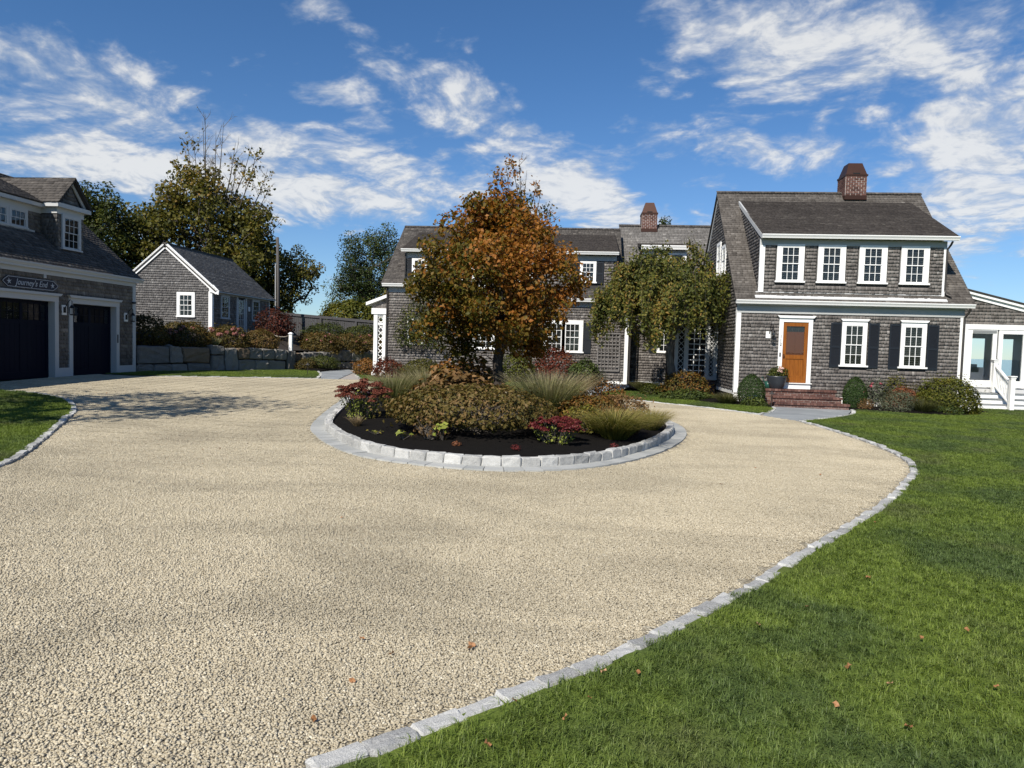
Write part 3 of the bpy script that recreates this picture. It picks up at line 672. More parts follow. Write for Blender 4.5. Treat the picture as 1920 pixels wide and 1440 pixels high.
ISL = [(-6.63, 20.51), (-6.28, 18.43), (-5.73, 15.72), (-5.25, 13.8), (-4.78, 12.8), (-4.13, 11.75), (-3.33, 10.84), (-2.41, 10.37), (-1.49, 10.16), (-0.75, 10.23), (-0.03, 10.55), (0.75, 11.27), (1.53, 12.59), (2.09, 14.04), (2.43, 15.38), (2.55, 16.6), (2.47, 17.9), (2.0, 19.8), (0.9, 21.5), (-1.2, 22.6), (-3.8, 22.7), (-5.7, 22.0)]
RK = [(-4.6, -1.5), (-3.2, .6), (-2.0, 2.0), (-1.11, 2.89), (-0.52, 3.46), (0.05, 4.02), (0.59, 4.63), (1.03, 5.19), (1.55, 5.88), (2.15, 6.74), (2.9, 7.77), (3.84, 9.12), (4.74, 10.6), (5.38, 11.76), (5.80, 12.85), (6.05, 14.06), (6.18, 15.7), (6.19, 17.5), (6.06, 19.65)]
P1R = [(6.06, 19.65), (7.11, 20.75), (8.4, 22.5), (9.1, 24.1), (9.22, 24.62)]
P1L = [(6.72, 24.5), (6.5, 23.45), (6.0, 22.1), (5.35, 21.1)]
LL = [(-16.5, 17.3), (-14.87, 17.19), (-13.82, 16.99), (-12.85, 16.49), (-12.12, 15.93), (-11.36, 15.09), (-10.76, 14.28), (-9.98, 12.95), (-9.19, 11.59), (-8.39, 10.19), (-7.83, 9.04), (-7.5, 7.6), (-7.4, 5)]
STRIP = [(1.0, 26.0), (1.94, 24.93), (3.09, 23.92), (4.53, 22.43), (5.35, 21.1)]
BACKK = [(-16.3, 23.4), (-14.94, 23.81), (-13.32, 25.2), (-11.8, 26.39), (-10.21, 27.63)]
P2L = [(-10.21, 27.63), (-11.0, 30.2), (-12.0, 32.6)]; P2R = [(-8.6, 28.1), (-10.0, 31.7), (-10.9, 34.5)]
rs = lambda p, s=.3: resample(p, s)
def shift(curve, d):
    P = np.array(rs(curve)); T = np.gradient(P, axis=0); T /= np.linalg.norm(T, axis=1)[:, None]; return [tuple(p) for p in P + np.stack([-T[:, 1], T[:, 0]], 1) * d]
isl_poly = resample(ISL, .3, True)
right_lawn = shift(RK, -.06) + shift(P1R, -.08)[1:] + [(9.25, 25.7), (14.4, 25.7), (14.4, 27.4), (19, 27.4), (19, 60), (48, 60), (48, -6), (-6, -6)]
left_lawn = shift(LL, .06) + [(-7.4, -6), (-26, -6), (-26, 17.2)]
strip_lawn = shift(STRIP, .08) + [(5.62, 21.5), (6.0, 22.1), (6.5, 23.45), (6.4, 24.1), (6.0, 24.25), (5.2, 24.6), (4.5, 25.3), (3.6, 26.8), (2.7, 28.2), (1.6, 28.4), (1.0, 27.6)]
back_lawn = shift(BACKK, .08) + shift(P2L, .08)[1:] + [(-13.3, 32.9), (-16.5, 25.9), (-16.5, 23.6)]
mid_lawn = [(-8.6, 28.1), (-10.0, 31.7), (-10.4, 33.0), (-8.6, 33.0), (-8.5, 30.0), (0.1, 29.6), (0.0, 26.6), (-3, 26.4), (-6, 26.8)]
house_bed = [(9.2, 24.66), (9.2, 25.62), (14.4, 25.62), (14.4, 26.3), (14.0, 25.7), (13.55, 25.0), (12.8, 24.2), (11.9, 23.75), (11.0, 23.75), (10.2, 24.2)]
porch_bed = [(6.72, 24.55), (6.72, 25.62), (5.58, 25.62), (5.58, 28.7), (3.6, 28.7), (3.6, 32.6), (2.3, 32.6), (2.3, 29.4), (3.2, 27.6), (4.3, 25.8), (5.2, 24.55), (6.1, 24.15), (6.5, 24.1)]
wing_bed = [(-8.45, 29.9), (0.3, 29.4), (1.1, 30.6), (1.1, 31.55), (-8.45, 31.55)]
left_bed = [(-8.5, 31.0), (-8.5, 33.5), (-10.2, 36), (-10.6, 35), (-9.8, 32.6), (-9.2, 31.2)]
lower_bed = [(-12.1, 32.7), (-12.1, 35.6), (-11.6, 37.5), (-12.5, 38.5), (-14.3, 35), (-13.4, 33)]
drive_poly = [(-16.62, -6), (-16.62, 26), (-10.2, 28.2), (-8, 28.6), (0.5, 28.6), (2, 27), (5.6, 22.4), (6.3, 20.5), (7.2, 18), (7.2, -6)]

sheet('driveway', drive_poly, -.006, 'gravel_base', .7)
for nm, poly in (('lawn', right_lawn), ('lawn', left_lawn), ('lawn', strip_lawn), ('lawn', back_lawn), ('lawn', mid_lawn)): sheet(nm, poly, .02, 'turf', .7)
def mound(poly, h, w): 
    return lambda X, Y: h * sm(edge_dist(poly, X, Y) / w)
for nm, poly, h in (('planting_bed', house_bed, .10), ('planting_bed', porch_bed, .08), ('planting_bed', wing_bed, .06), ('planting_bed', left_bed, .06), ('planting_bed', lower_bed, .15)): sheet(nm, poly, .035, 'mulch', .3, mound(poly, h, .5))

# ---- split stone blocks for the kerbs
def block_mesh(seed, mat, sx, sy, sz, rough=.010, bev=.013):
    g = np.random.default_rng(seed); bm = bmesh.new(); bmesh.ops.create_cube(bm, size=1)
    bmesh.ops.scale(bm, vec=(sx, sy, sz), verts=bm.verts); bmesh.ops.subdivide_edges(bm, edges=list(bm.edges), cuts=1, use_grid_fill=True); bmesh.ops.bevel(bm, geom=[e for e in bm.edges if e.calc_face_angle(0) > .5], offset=bev, segments=1, affect='EDGES')
    for v in bm.verts: v.co += Vector(g.normal(0, rough * .5, 3))
    bmesh.ops.triangulate(bm, faces=bm.faces); bmesh.ops.recalc_face_normals(bm, faces=bm.faces)
    me = bpy.data.meshes.new('block'); bm.to_mesh(me); bm.free(); me.materials.append(MATS[mat]); return me
BLOCKS = [block_mesh(k, 'granite', .258, .120, .16) for k in range(7)]
def kerb(label, curve, side, step=.262, lift=-.050, width=.120, mats=BLOCKS, closed=False, name='kerb', jit=.008):
    pts = resample(curve, step, closed); c = pts[len(pts) // 2]; root = bpy.data.objects.new(name, None); C.objects.link(root); root.location = (c[0], c[1], tz(*c)); tag(root, kind='structure')
    n = len(pts); rngk = range(n if closed else n - 1)
    for i in rngk:
        a = np.array(pts[i]); b = np.array(pts[(i + 1) % n]); m = (a + b) / 2; d = b - a; L = np.linalg.norm(d); nrm = np.array([-d[1], d[0]]) / L * side
        m = m + nrm * width / 2
        o = bpy.data.objects.new('block', mats[random.randrange(len(mats))]); C.objects.link(o); o.parent = root; o.matrix_parent_inverse = Matrix.Translation(-root.location)
        o.location = (m[0] + rng.normal(0, jit), m[1] + rng.normal(0, jit), tz(*m) + lift + rng.normal(0, .006))
        o.rotation_euler = (rng.normal(0, .02), rng.normal(0, .025), math.atan2(d[1], d[0]) + rng.normal(0, .02)); o.scale = (L / .255 * rng.uniform(.98, 1.03), rng.uniform(.9, 1.1), 1)
    return root
kerb('', RK[3:], -1); kerb('', LL, 1); kerb('', P1R, -1); kerb('', P1L, -1)
kerb('', STRIP, 1, lift=-.055); kerb('', BACKK[1:], 1, lift=-.06); kerb('', P2L, 1, lift=-.05); kerb('', P2R, -1, lift=-.05)

# ---- planted island: upright granite blocks, a flat ring of stone in the drive around them
def offset_ring(poly, d):
    P = np.array(poly); T = np.roll(P, -1, 0) - np.roll(P, 1, 0); T /= np.linalg.norm(T, axis=1)[:, None]; N = np.stack([-T[:, 1], T[:, 0]], 1)
    if np.sum(N * (P - P.mean(0))) > 0: N = -N
    return P + N * d
ring = bpy.data.objects.new('island_kerb', None); C.objects.link(ring); ring.location = (-1.2, 10.5, tz(-1.2, 10.5)); tag(ring, kind='structure')
outer = resample(ISL, .30, True); inner = offset_ring(outer, .30); core = offset_ring(outer, .43)
n = len(outer)
for i in range(n):
    j = (i + 1) % n; a, b, c, d = np.array(outer[i]), np.array(outer[j]), inner[j], inner[i]; e = .05; g = .006
    def lp(p, q, t): return p + (q - p) * t
    q4 = [lp(a, b, .02), lp(a, b, .98), lp(d, c, .98), lp(d, c, .02)]; h = rng.uniform(.014, .026)
    MB().hexa([(*p, tz(*p) - .05) for p in q4] + [(*p, tz(*p) + h + rng.normal(0, .003)) for p in q4]).build('paver', 'edge_slate', ring)
ringm = MB()
for i in range(n):
    j = (i + 1) % n; a, b, c, d = inner[i] * 1.0, inner[j] * 1.0, core[j], core[i]
    ringm.hexa([(*p, tz(*p) - .05) for p in (a, b, c, d)] + [(*p, tz(*p) + .14) for p in (a, b, c, d)])
ringm.build('mortar', 'pale_mortar', ring)
UP = [block_mesh(40 + k, 'granite', .286, .15, .225, .012, .018) for k in range(7)]
inn2 = resample([tuple(p) for p in offset_ring(outer, .345)], .292, True); n2 = len(inn2)
for i in range(n2):
    a = np.array(inn2[i]); b = np.array(inn2[(i + 1) % n2]); m = (a + b) / 2; d = b - a
    o = bpy.data.objects.new('block', UP[random.randrange(7)]); C.objects.link(o); o.parent = ring; o.matrix_parent_inverse = Matrix.Translation(-ring.location)
    o.location = (m[0], m[1], tz(*m) + .045 + rng.normal(0, .006)); o.rotation_euler = (rng.normal(0, .02), rng.normal(0, .02), math.atan2(d[1], d[0]) + rng.normal(0, .02)); o.scale = (np.linalg.norm(d) / .292 * rng.uniform(.98, 1.03), 1, rng.uniform(.95, 1.05))
bed_poly = [tuple(p) for p in offset_ring(outer, .40)]
isl_h = lambda X, Y: .10 + .14 * sm(edge_dist(bed_poly, X, Y) / 2.6)
sheet('planting_bed', bed_poly, 0, 'mulch', .3, isl_h)
def iz(x, y): return tz(x, y) + float(isl_h(np.array([x]), np.array([y]))[0])

# ---- bluestone paths of cut slabs
def clip_convex(poly, clip):
    out = [np.array(p) for p in poly]; m = len(clip)
    for i in range(m):
        a = np.array(clip[i]); b = np.array(clip[(i + 1) % m]); d = b - a; f = lambda p: d[0] * (p[1] - a[1]) - d[1] * (p[0] - a[0]); r = []
        for k in range(len(out)):
            p, q = out[k], out[(k + 1) % len(out)]; fp, fq = f(p), f(q)
            if fp >= 0: r.append(p)
            if (fp >= 0) != (fq >= 0): r.append(p + (q - p) * fp / (fp - fq))
        out = r
        if len(out) < 3: return []
    return out
def slab_path(clip, ang, w, h, dz=.012):
    A = sum(clip[i][0] * clip[(i + 1) % len(clip)][1] - clip[(i + 1) % len(clip)][0] * clip[i][1] for i in range(len(clip)))
    if A < 0: clip = clip[::-1]
    root = sheet('path', clip, -.008, 'mortar', .5); c0 = np.mean(np.array(clip), 0); ca, sa = math.cos(ang), math.sin(ang)
    for r in range(-14, 15):
        u = -8 + rng.uniform(0, w)
        while u < 8:
            ww = w * rng.uniform(.7, 1.5); q = [(u + .008, r * h + .008), (u + ww - .008, r * h + .008), (u + ww - .008, (r + 1) * h - .008), (u + .008, (r + 1) * h - .008)]; u += ww
            p = clip_convex([(c0[0] + x * ca - y * sa, c0[1] + x * sa + y * ca) for x, y in q], clip)
            if len(p) < 3: continue
            ar = abs(sum(p[i][0] * p[(i + 1) % len(p)][1] - p[(i + 1) % len(p)][0] * p[i][1] for i in range(len(p)))) / 2
            if ar < .02: continue
            hh = dz + rng.uniform(-.003, .003)
            MB().prism([(a, b, tz(a, b) - .03) for a, b in p], [(a, b, tz(a, b) + hh) for a, b in p]).build('slab', 'slate', root)
slab_path([(5.45, 20.95), (6.06, 19.75), (7.11, 20.8), (8.4, 22.55), (9.1, 24.15), (9.18, 24.66), (6.74, 24.66)], .35, .75, .55)
slab_path([(-10.1, 27.6), (-8.65, 28.15), (-10.0, 31.7), (-10.9, 34.6), (-11.45, 37.2), (-12.0, 35.5), (-11.95, 32.6)], -.25, .8, .6)
slab_path([(0.1, 26.5), (1.0, 26.6), (1.7, 28.3), (2.4, 30.2), (2.4, 31.4), (1.1, 31.4), (0.5, 30.0)], .2, .8, .6)

# ---- loose stones of the drive and blades of the lawn: small patches laid again and again
def patch_object(name, V, F, T, mat): 
    me = mesh_np(name, V, F, T); me.materials.append(MATS[mat]); return bpy.data.objects.new(name, me)
def scatter(name, label_kind, pts, rotz, scl, idx, protos):
    me = bpy.data.meshes.new(name); me.vertices.add(len(pts)); me.vertices.foreach_set('co', np.asarray(pts, np.float32).ravel())
    for an, ty, data in (('rot', 'FLOAT_VECTOR', np.column_stack([np.zeros(len(pts)), np.zeros(len(pts)), rotz])), ('scl', 'FLOAT', scl), ('pick', 'INT', idx)):
        a = me.attributes.new(an, ty, 'POINT'); a.data.foreach_set('vector' if ty == 'FLOAT_VECTOR' else 'value', np.asarray(data, np.int32 if ty == 'INT' else np.float32).ravel())
    o = link(name, me); tag(o, kind='stuff')
    g = bpy.data.node_groups.new(name, 'GeometryNodeTree'); g.interface.new_socket('Geometry', in_out='INPUT', socket_type='NodeSocketGeometry'); g.interface.new_socket('Geometry', in_out='OUTPUT', socket_type='NodeSocketGeometry')
    gi = g.nodes.new('NodeGroupInput'); go = g.nodes.new('NodeGroupOutput'); iop = g.nodes.new('GeometryNodeInstanceOnPoints'); jn = g.nodes.new('GeometryNodeJoinGeometry')
    for p in reversed(protos):
        oi = g.nodes.new('GeometryNodeObjectInfo'); oi.inputs['Object'].default_value = p; oi.inputs['As Instance'].default_value = True; g.links.new(oi.outputs['Geometry'], jn.inputs[0])
    def na(nm, ty):
        x = g.nodes.new('GeometryNodeInputNamedAttribute'); x.data_type = ty; x.inputs['Name'].default_value = nm; return [s for s in x.outputs if s.enabled and s.name == 'Attribute'][0]
    g.links.new(gi.outputs[0], iop.inputs['Points']); g.links.new(jn.outputs[0], iop.inputs['Instance']); iop.inputs['Pick Instance'].default_value = True
    g.links.new(na('pick', 'INT'), iop.inputs['Instance Index']); g.links.new(na('rot', 'FLOAT_VECTOR'), iop.inputs['Rotation']); g.links.new(na('scl', 'FLOAT'), iop.inputs['Scale']); g.links.new(iop.outputs[0], go.inputs[0])
    md = o.modifiers.new('scatter', 'NODES'); md.node_group = g; return o
_ico = bmesh.new(); bmesh.ops.create_icosphere(_ico, subdivisions=1, radius=1); ICO_V = np.array([v.co for v in _ico.verts]); ICO_F = np.array([[v.index for v in f.verts] for f in _ico.faces]); _ico.free()
def gravel_patch(size, n, seed):
    g = np.random.default_rng(seed); c = np.column_stack([g.uniform(-size / 2, size / 2, (n, 2)), g.uniform(-.002, .008, n)]); s = g.uniform(.0048, .0090, n) * np.where(g.random(n) < .12, 1.35, 1)
    V = ICO_V[None] * (1 + g.normal(0, .16, (n, len(ICO_V), 1))); V = V * np.stack([g.uniform(.8, 1.35, n), g.uniform(.7, 1.1, n), g.uniform(.5, .85, n)], 1)[:, None]
    a = g.uniform(0, 6.28, n); ca, sa = np.cos(a)[:, None], np.sin(a)[:, None]; V = np.stack([V[..., 0] * ca - V[..., 1] * sa, V[..., 0] * sa + V[..., 1] * ca, V[..., 2] + V[..., 0] * g.normal(0, .25, (n, 1))], -1)
    V = V * s[:, None, None] + c[:, None]; F = (ICO_F[None] + (np.arange(n) * len(ICO_V))[:, None, None]).reshape(-1, 3); t = np.clip(g.normal(.57, .15, n), 0, 1)
    return patch_object('gravel_patch', V.reshape(-1, 3), [F], [np.repeat(t, len(ICO_F))], 'gravel_stone')
def grass_patch(size, n, seed, h=.050):
    g = np.random.default_rng(seed); x, y = g.uniform(-size / 2, size / 2, (2, n)); cx, cy = g.uniform(-size / 2, size / 2, (2, 26)); k = g.integers(0, 26, n); m = g.random(n) < .55
    x = np.where(m, cx[k] + g.normal(0, .018, n), x); y = np.where(m, cy[k] + g.normal(0, .018, n), y); L = h * g.uniform(.55, 1.35, n); az = np.where(m, g.uniform(0, 6.28, 26)[k] + g.normal(0, .7, n), g.uniform(0, 6.28, n)); tl = g.uniform(.25, 1.45, n); w = g.uniform(.0024, .0050, n)
    d = np.stack([np.cos(az), np.sin(az), 0 * az], 1); sd_ = np.stack([-np.sin(az), np.cos(az), 0 * az], 1); b = np.stack([x, y, 0 * x - .004], 1)
    p1 = b + d * (L * tl * .30)[:, None] + np.stack([0 * L, 0 * L, L * (.66 - .14 * tl)], 1); p2 = b + d * (L * tl * .95)[:, None] + np.stack([0 * L, 0 * L, L * (1.0 - .45 * tl)], 1); W = sd_ * w[:, None] / 2
    V = np.stack([b - W, b + W, p1 - W * .85, p1 + W * .85, p2], 1).reshape(-1, 3); i = np.arange(n)[:, None] * 5; t = np.clip(g.beta(2, 2.2, n), 0, 1)
    return patch_object('grass_patch', V, [i + [0, 1, 3, 2], i + [2, 3, 4]], [t * .8, np.clip(t * 1.15, 0, 1)], 'grass')
def tiles(size, x0, x1, y0, y1, region, margin):
    X, Y = np.meshgrid(np.arange(x0, x1, size) + size / 2, np.arange(y0, y1, size) + size / 2); X = X.ravel(); Y = Y.ravel(); ok = region(X, Y, margin); return X[ok], Y[ok]
def in_view(X, Y, pad=2.5):
    cx = X * math.cos(YAW) + Y * math.sin(YAW); cy = -X * math.sin(YAW) + Y * math.cos(YAW); return (np.abs(cx) < cy * .76 + pad) & (cy > 1.2)
lawns = [right_lawn, left_lawn, strip_lawn, back_lawn, mid_lawn]; beds = [house_bed, porch_bed, wing_bed, left_bed, lower_bed]
slabs = [[(5.45, 20.95), (6.06, 19.75), (7.11, 20.8), (8.4, 22.55), (9.1, 24.15), (9.18, 24.66), (6.74, 24.66)], [(-10.1, 27.6), (-8.65, 28.15), (-10.0, 31.7), (-10.9, 34.6), (-11.95, 32.6)], [(0.1, 26.5), (1.0, 26.6), (1.7, 28.3), (2.4, 30.2), (0.5, 30.0)]]
def gravel_region(X, Y, mg):
    ok = inside(drive_poly, X, Y) & in_view(X, Y)
    for p in lawns: ok &= ~(inside(p, X, Y) | (edge_dist(p, X, Y) < mg + .07))
    for p in slabs + [isl_poly]: ok &= ~(inside(p, X, Y) | (edge_dist(p, X, Y) < mg))
    return ok & (edge_dist(drive_poly, X, Y) > mg)
def lay(name, big, small, sb, ss, region, box, protos, dz, kb=.62, ks=.45):
    X, Y = tiles(sb, *box, region, sb * kb); big_set = set(zip(np.round(X / sb - .5).astype(int) if False else np.floor((X - box[0]) / sb).astype(int), np.floor((Y - box[2]) / sb).astype(int)))
    Xs, Ys = tiles(ss, *box, region, ss * ks); ii = np.floor((Xs - box[0]) / sb).astype(int); jj = np.floor((Ys - box[2]) / sb).astype(int); keep = np.array([(a, b) not in big_set for a, b in zip(ii, jj)], bool) if len(Xs) else np.zeros(0, bool)
    Xs, Ys = Xs[keep], Ys[keep]; AX = np.concatenate([X, Xs]); AY = np.concatenate([Y, Ys]); nb, ns = len(X), len(Xs)
    idx = np.concatenate([rng.integers(0, big, nb), big + rng.integers(0, small, ns)]); rot = rng.integers(0, 4, nb + ns) * (math.pi / 2)
    scatter(name, '', np.column_stack([AX, AY, terr(AX, AY) + dz]), rot, np.ones(nb + ns), idx, protos)
lay('gravel', 4, 3, .5, .125, gravel_region, (-17.5, 7.5, 1.0, 29.0), [gravel_patch(.506, 2400, k) for k in range(4)] + [gravel_patch(.13, 140, 20 + k) for k in range(3)], -.006)
def lawn_region(X, Y, mg):
    ok = np.zeros(X.shape, bool)
    for p in lawns: ok |= inside(p, X, Y) & (edge_dist(p, X, Y) > mg)
    for p in beds: ok &= ~(inside(p, X, Y) | (edge_dist(p, X, Y) < mg * .6))
    return ok & in_view(X, Y) & (Y < 36)
lay('grass', 4, 3, .4, .1, lawn_region, (-20, 29, 1.0, 36.0), [grass_patch(.41, 1600, k) for k in range(4)] + [grass_patch(.11, 115, 30 + k, .055) for k in range(3)], .018, .55, .9)

# ------------------------------------------------------------------ the house: main block, middle block, long wing, sunroom
EXP = .118
def gutter(parent, x0, x1, y, z, mat='white_paint', ends=True, h=.13, w=.13):
    m = MB(); pr = [(0, 0), (0, h), (-w, h), (-w, h * .78), (-w * .72, h * .35), (-w * .6, 0)]
    m.prism([(x0, y + a, z + b) for a, b in pr], [(x1, y + a, z + b) for a, b in pr]); return m.build('gutter', mat, parent)
def bricks_face(parent, fr, u0, u1, v0, v1, bl=.205, bh=.065, mj=.01, d=.012, header=False, mat='brick', name='brick'):
    rows = max(1, int(round((v1 - v0) / (bh + mj)))); rh = (v1 - v0) / rows; out = []
    for r in range(rows):
        nb = max(1, int(round((u1 - u0) / (bl + mj)))); w = (u1 - u0) / nb; off = (w / 2 if r % 2 else 0); u = u0 - off
        while u < u1 - .02:
            a = max(u, u0) + mj / 2; b = min(u + w, u1) - mj / 2; u += w
            if b - a < .02: continue
            brick_piece(parent, fr, a, b, v0 + r * rh + mj / 2, v0 + (r + 1) * rh - mj / 2, -.03, d + rng.uniform(-.003, .003), name)
BRK = []
for _k in range(7):
    _m = MB().box(-.5, .5, -.5, .5, -.5, .5, .08 + .14 * _k).mesh('brick'); _m.materials.append(MATS['brick']); BRK.append(_m)
def brick_piece(parent, fr, u0, u1, v0, v1, d0, d1, name='brick'):
    o = ubox(name, fr, u0, u1, v0, v1, d0, d1, 'sheathing', parent); o.data = BRK[int(np.clip(rng.normal(3, 1.6), 0, 6))]; return o
def roof_slab(m, fr, poly, t=.06): m.fpoly(fr, poly, -t, -.002)

H = thing('house', 'long grey shingled house with dark shingle roofs, white trim and navy shutters', 'house', (9.3, 25.6, 0.0))
FA = front(25.6); XL, XR = 5.62, 13.15; RY, RZ = 29.7, 8.26
# main block walls
door_hole = (7.06, 8.19, .6, 3.16)
wh = [door_hole, (9.16, 10.07, 1.38, 3.07), (11.1, 12.02, 1.38, 3.07)]
wall = MB().box(XL, XR, 25.6, 33.8, -.3, 3.6).fpoly(west(XL), [(25.6, 3.6), (33.8, 3.6), (RY, RZ - .12)], -(XR - XL), 0).build('wall', 'sheathing', H)
parts = [shingles(FA, [(XL + .13, .38), (XR - .08, .38), (XR - .08, 3.27), (XL + .13, 3.27)], wh, EXP, .06, .15, .037)]
FW = west(XL); side_holes = [(28.75, 29.5, 4.7, 6.2), (27.75, 28.5, 4.7, 5.95)]
parts.append(shingles(FW, [(25.66, .50), (33.7, .50), (33.7, 3.5), (RY, RZ - .15), (25.66, 3.72)], side_holes, EXP, .06, .15, .037))
shingle_obj(wall, parts, 'wall_shingle')
MB().fbox(FA, XL - .03, XL + .13, .42, 3.23, 0, .045).fbox(FW, 25.56, 25.72, .42, 3.40, 0, .03).build('corner_board', 'white_paint', H)
MB().fbox(FA, XR - .09, XR + .03, .42, 3.23, 0, .045).build('corner_board', 'white_paint', H)
MB().fbox(FA, XL - .02, XR + .03, 3.23, 3.53, 0, .05).fbox(FA, XL - .03, XR + .04, 3.50, 3.55, .05, .22).build('frieze', 'shaded_frieze_paint', H)
MB().fbox(FA, XL - .02, XR + .02, .02, .38, 0, .03).fbox(FW, 25.58, 33.7, .36, .49, 0, .03).build('water_table', 'white_paint', H)
gutter(H, XL - .12, XR + .22, 25.37, 3.535)
# main roof
RF, RL = slope_y(25.30, 3.66, RY, RZ); RB, _ = slope_y(34.1, 3.66, RY, RZ)
rm = MB(); roof_slab(rm, RF, [(XL - .12, 0), (XR + .22, 0), (XR + .22, RL), (XL - .12, RL)], .09)
rm.prism([(XL - .12, 34.1, 3.60), (XL - .12, RY, RZ - .06), (XL - .12, RY, RZ), (XL - .12, 34.1, 3.66)], [(XR + .22, 34.1, 3.60), (XR + .22, RY, RZ - .06), (XR + .22, RY, RZ), (XR + .22, 34.1, 3.66)])
roof = rm.build('roof', 'sheathing', H)
DX0, DX1 = 6.32, 12.45; DRX0, DRX1 = 6.28, 12.70
dor_top = (29.22, 7.80); 
vd = math.hypot(dor_top[0] - 25.30, dor_top[1] - 3.66); vb = math.hypot(.30, .30 * (RZ - 3.66) / (RY - 25.3))
main_sh = [shingles(RF, [(XL - .13, -.03), (XR + .23, -.03), (XR + .23, RL), (XL - .13, RL)], [(DX0, DX1, vb + .02, vd - .05)], .125, .09, .20, .018)]
shingle_obj(roof, main_sh, 'roof_shingle_mid')
rc = [shingles(Fr((0, RY - .10, RZ - .035), (1, 0, 0), (0, 1, .75), (0, -.75, 1)), [(XL - .14, 0), (XR + .24, 0), (XR + .24, .16), (XL - .14, .16)], (), .16, .11, .15, .03)]
shingle_obj(roof, rc, 'roof_shingle', 'ridge_cap')
rk = MB()
for a, b in (((25.36, 3.62), (RY, RZ - .02)), ((34.0, 3.62), (RY, RZ - .02))): rk.fbar(FW, (a[0], a[1] - .10), (b[0], b[1] - .10), .15, .0, .05)
rk.build('rake_board', 'shaded_grey_white', H)
# long shed dormer on the main roof
FD = front(25.58); dz_e = 5.80
dm = MB().box(DX0, DX1, 25.58, 29.0, 3.9, 5.72); dm.fpoly(west(DX0), [(25.58, 5.70), (29.2, 7.70), (29.0, 5.70)], -(DX1 - DX0), 0)
dorm = dm.build('dormer', 'sheathing', H)
dops = [(7.02, 7.63), (8.40, 9.01), (9.77, 10.38), (11.15, 11.76)]; DV0, DV1 = 4.36, 5.53
dh = [(a - .20, b + .20, 4.25, 5.62) for a, b in dops]
def roofline(y): return 3.66 + (y - 25.3) * (RZ - 3.66) / (RY - 25.3)
cheek = [(25.62, roofline(25.62) + .02), (29.1, roofline(29.1)), (29.1, 7.66), (25.62, 5.80)]
shingle_obj(dorm, [shingles(FD, [(DX0 + .13, 3.97), (DX1 - .06, 3.97), (DX1 - .06, 5.58), (DX0 + .13, 5.58)], dh, EXP, .06, .15, .037), shingles(west(DX0), cheek, (), EXP, .06, .15, .037)], 'wall_shingle')
MB().fbox(FD, DX0 - .02, DX0 + .135, 3.96, 5.62, 0, .045).fbox(west(DX0), 25.54, 25.64, 3.96, 5.80, 0, .03).build('dormer_corner', 'white_paint', dorm)
MB().fbox(FD, DX1 - .07, DX1 + .02, 3.93, 5.60, 0, .045).build('dormer_corner', 'white_paint', dorm)
MB().fbox(FD, DX0 - .02, DX1 + .02, 5.58, 5.80, 0, .05).build('dormer_frieze', 'shaded_frieze_paint', dorm)
MB().hexa([(6.15, 25.60, 3.93), (12.5, 25.60, 3.93), (12.5, 25.34, 3.735), (6.15, 25.34, 3.735), (6.15, 25.60, 3.95), (12.5, 25.60, 3.95), (12.5, 25.34, 3.765), (6.15, 25.34, 3.765)]).fbox(FD, 6.2, 12.48, 3.92, 3.985, 0, .03).build('flashing', 'lead_flashing', dorm)
DF, DL = slope_y(25.28, 5.93, dor_top[0] + .1, dor_top[1] + .05)
dr = MB(); roof_slab(dr, DF, [(DRX0, 0), (DRX1, 0), (DRX1 + .14, DL), (DRX0, DL)], .10); dr.build('dormer_roof', 'sheathing', dorm)
shingle_obj(dorm, [shingles(DF, [(DRX0 - .01, -.03), (DRX1 + .01, -.03), (DRX1 + .15, DL), (DRX0 - .01, DL)], (), .118, .08, .19, .014)], 'roof_shingle_dark', 'dormer_shingles')
MB().fbar(west(DX0), (25.30, 5.84), (dor_top[0], dor_top[1] - .05), .15, 0, .055).build('dormer_rake', 'shaded_grey_white', dorm)
gutter(H, DRX0 - .01, DRX1 + .02, 25.33, 5.79)
for a, b in dops: window(H, FD, a, b, DV0, DV1, .155, .045, False, True, head=.09)
# ground-floor windows with shutters
for a, b, s in ((9.29, 9.90, ((8.80, 9.16), (10.07, 10.42))), (11.25, 11.86, ((10.76, 11.12), (12.01, 12.38)))):
    window(H, FA, a, b, 1.50, 2.88, .115, .07, True, True, head=.14)
    for q in s: shutter(H, FA, q[0], q[1], 1.42, 2.95, .035)
for (a, b, c, d) in ((28.87, 29.38, 4.85, 6.05), (27.87, 28.38, 4.85, 5.82)): window(H, FW, a, b, c, d, .11, .03, False, False, cols=2)
# front door
ft = MB(); ft.fbox(FA, 7.06, 7.20, .80, 2.94, 0, .07); ft.fbox(FA, 8.05, 8.19, .80, 2.94, 0, .07); ft.fbox(FA, 7.06, 8.19, 2.94, 3.08, 0, .075); ft.fpoly(FA, [(7.05, 3.08), (8.20, 3.08), (8.28, 3.16), (6.97, 3.16)], 0, .13)
dfr = ft.build('door_frame', 'white_paint', H); MB().fbox(FA, 7.10, 8.19, .62, .80, 0, .10).fbox(FA, 7.06, 8.22, .80, .825, 0, .16).build('door_sill', 'white_paint', dfr)
for k, ch in enumerate('112'):
    cu = bpy.data.curves.new('house_number', 'FONT'); cu.body = ch; cu.size = .15; cu.extrude = .004; cu.align_x = 'CENTER'
    tmp = bpy.data.objects.new('tmp', cu); C.objects.link(tmp); bpy.context.view_layer.update(); me = bpy.data.meshes.new_from_object(tmp); bpy.data.objects.remove(tmp)
    o = link('house_number', me, 'dark_metal', dfr); o.rotation_euler = (math.pi / 2, 0, 0); o.location = (7.13, 25.525, 2.38 - k * .135)
dr_ = MB(); d0, d1 = 7.205, 8.045; b0, b1 = .83, 2.935
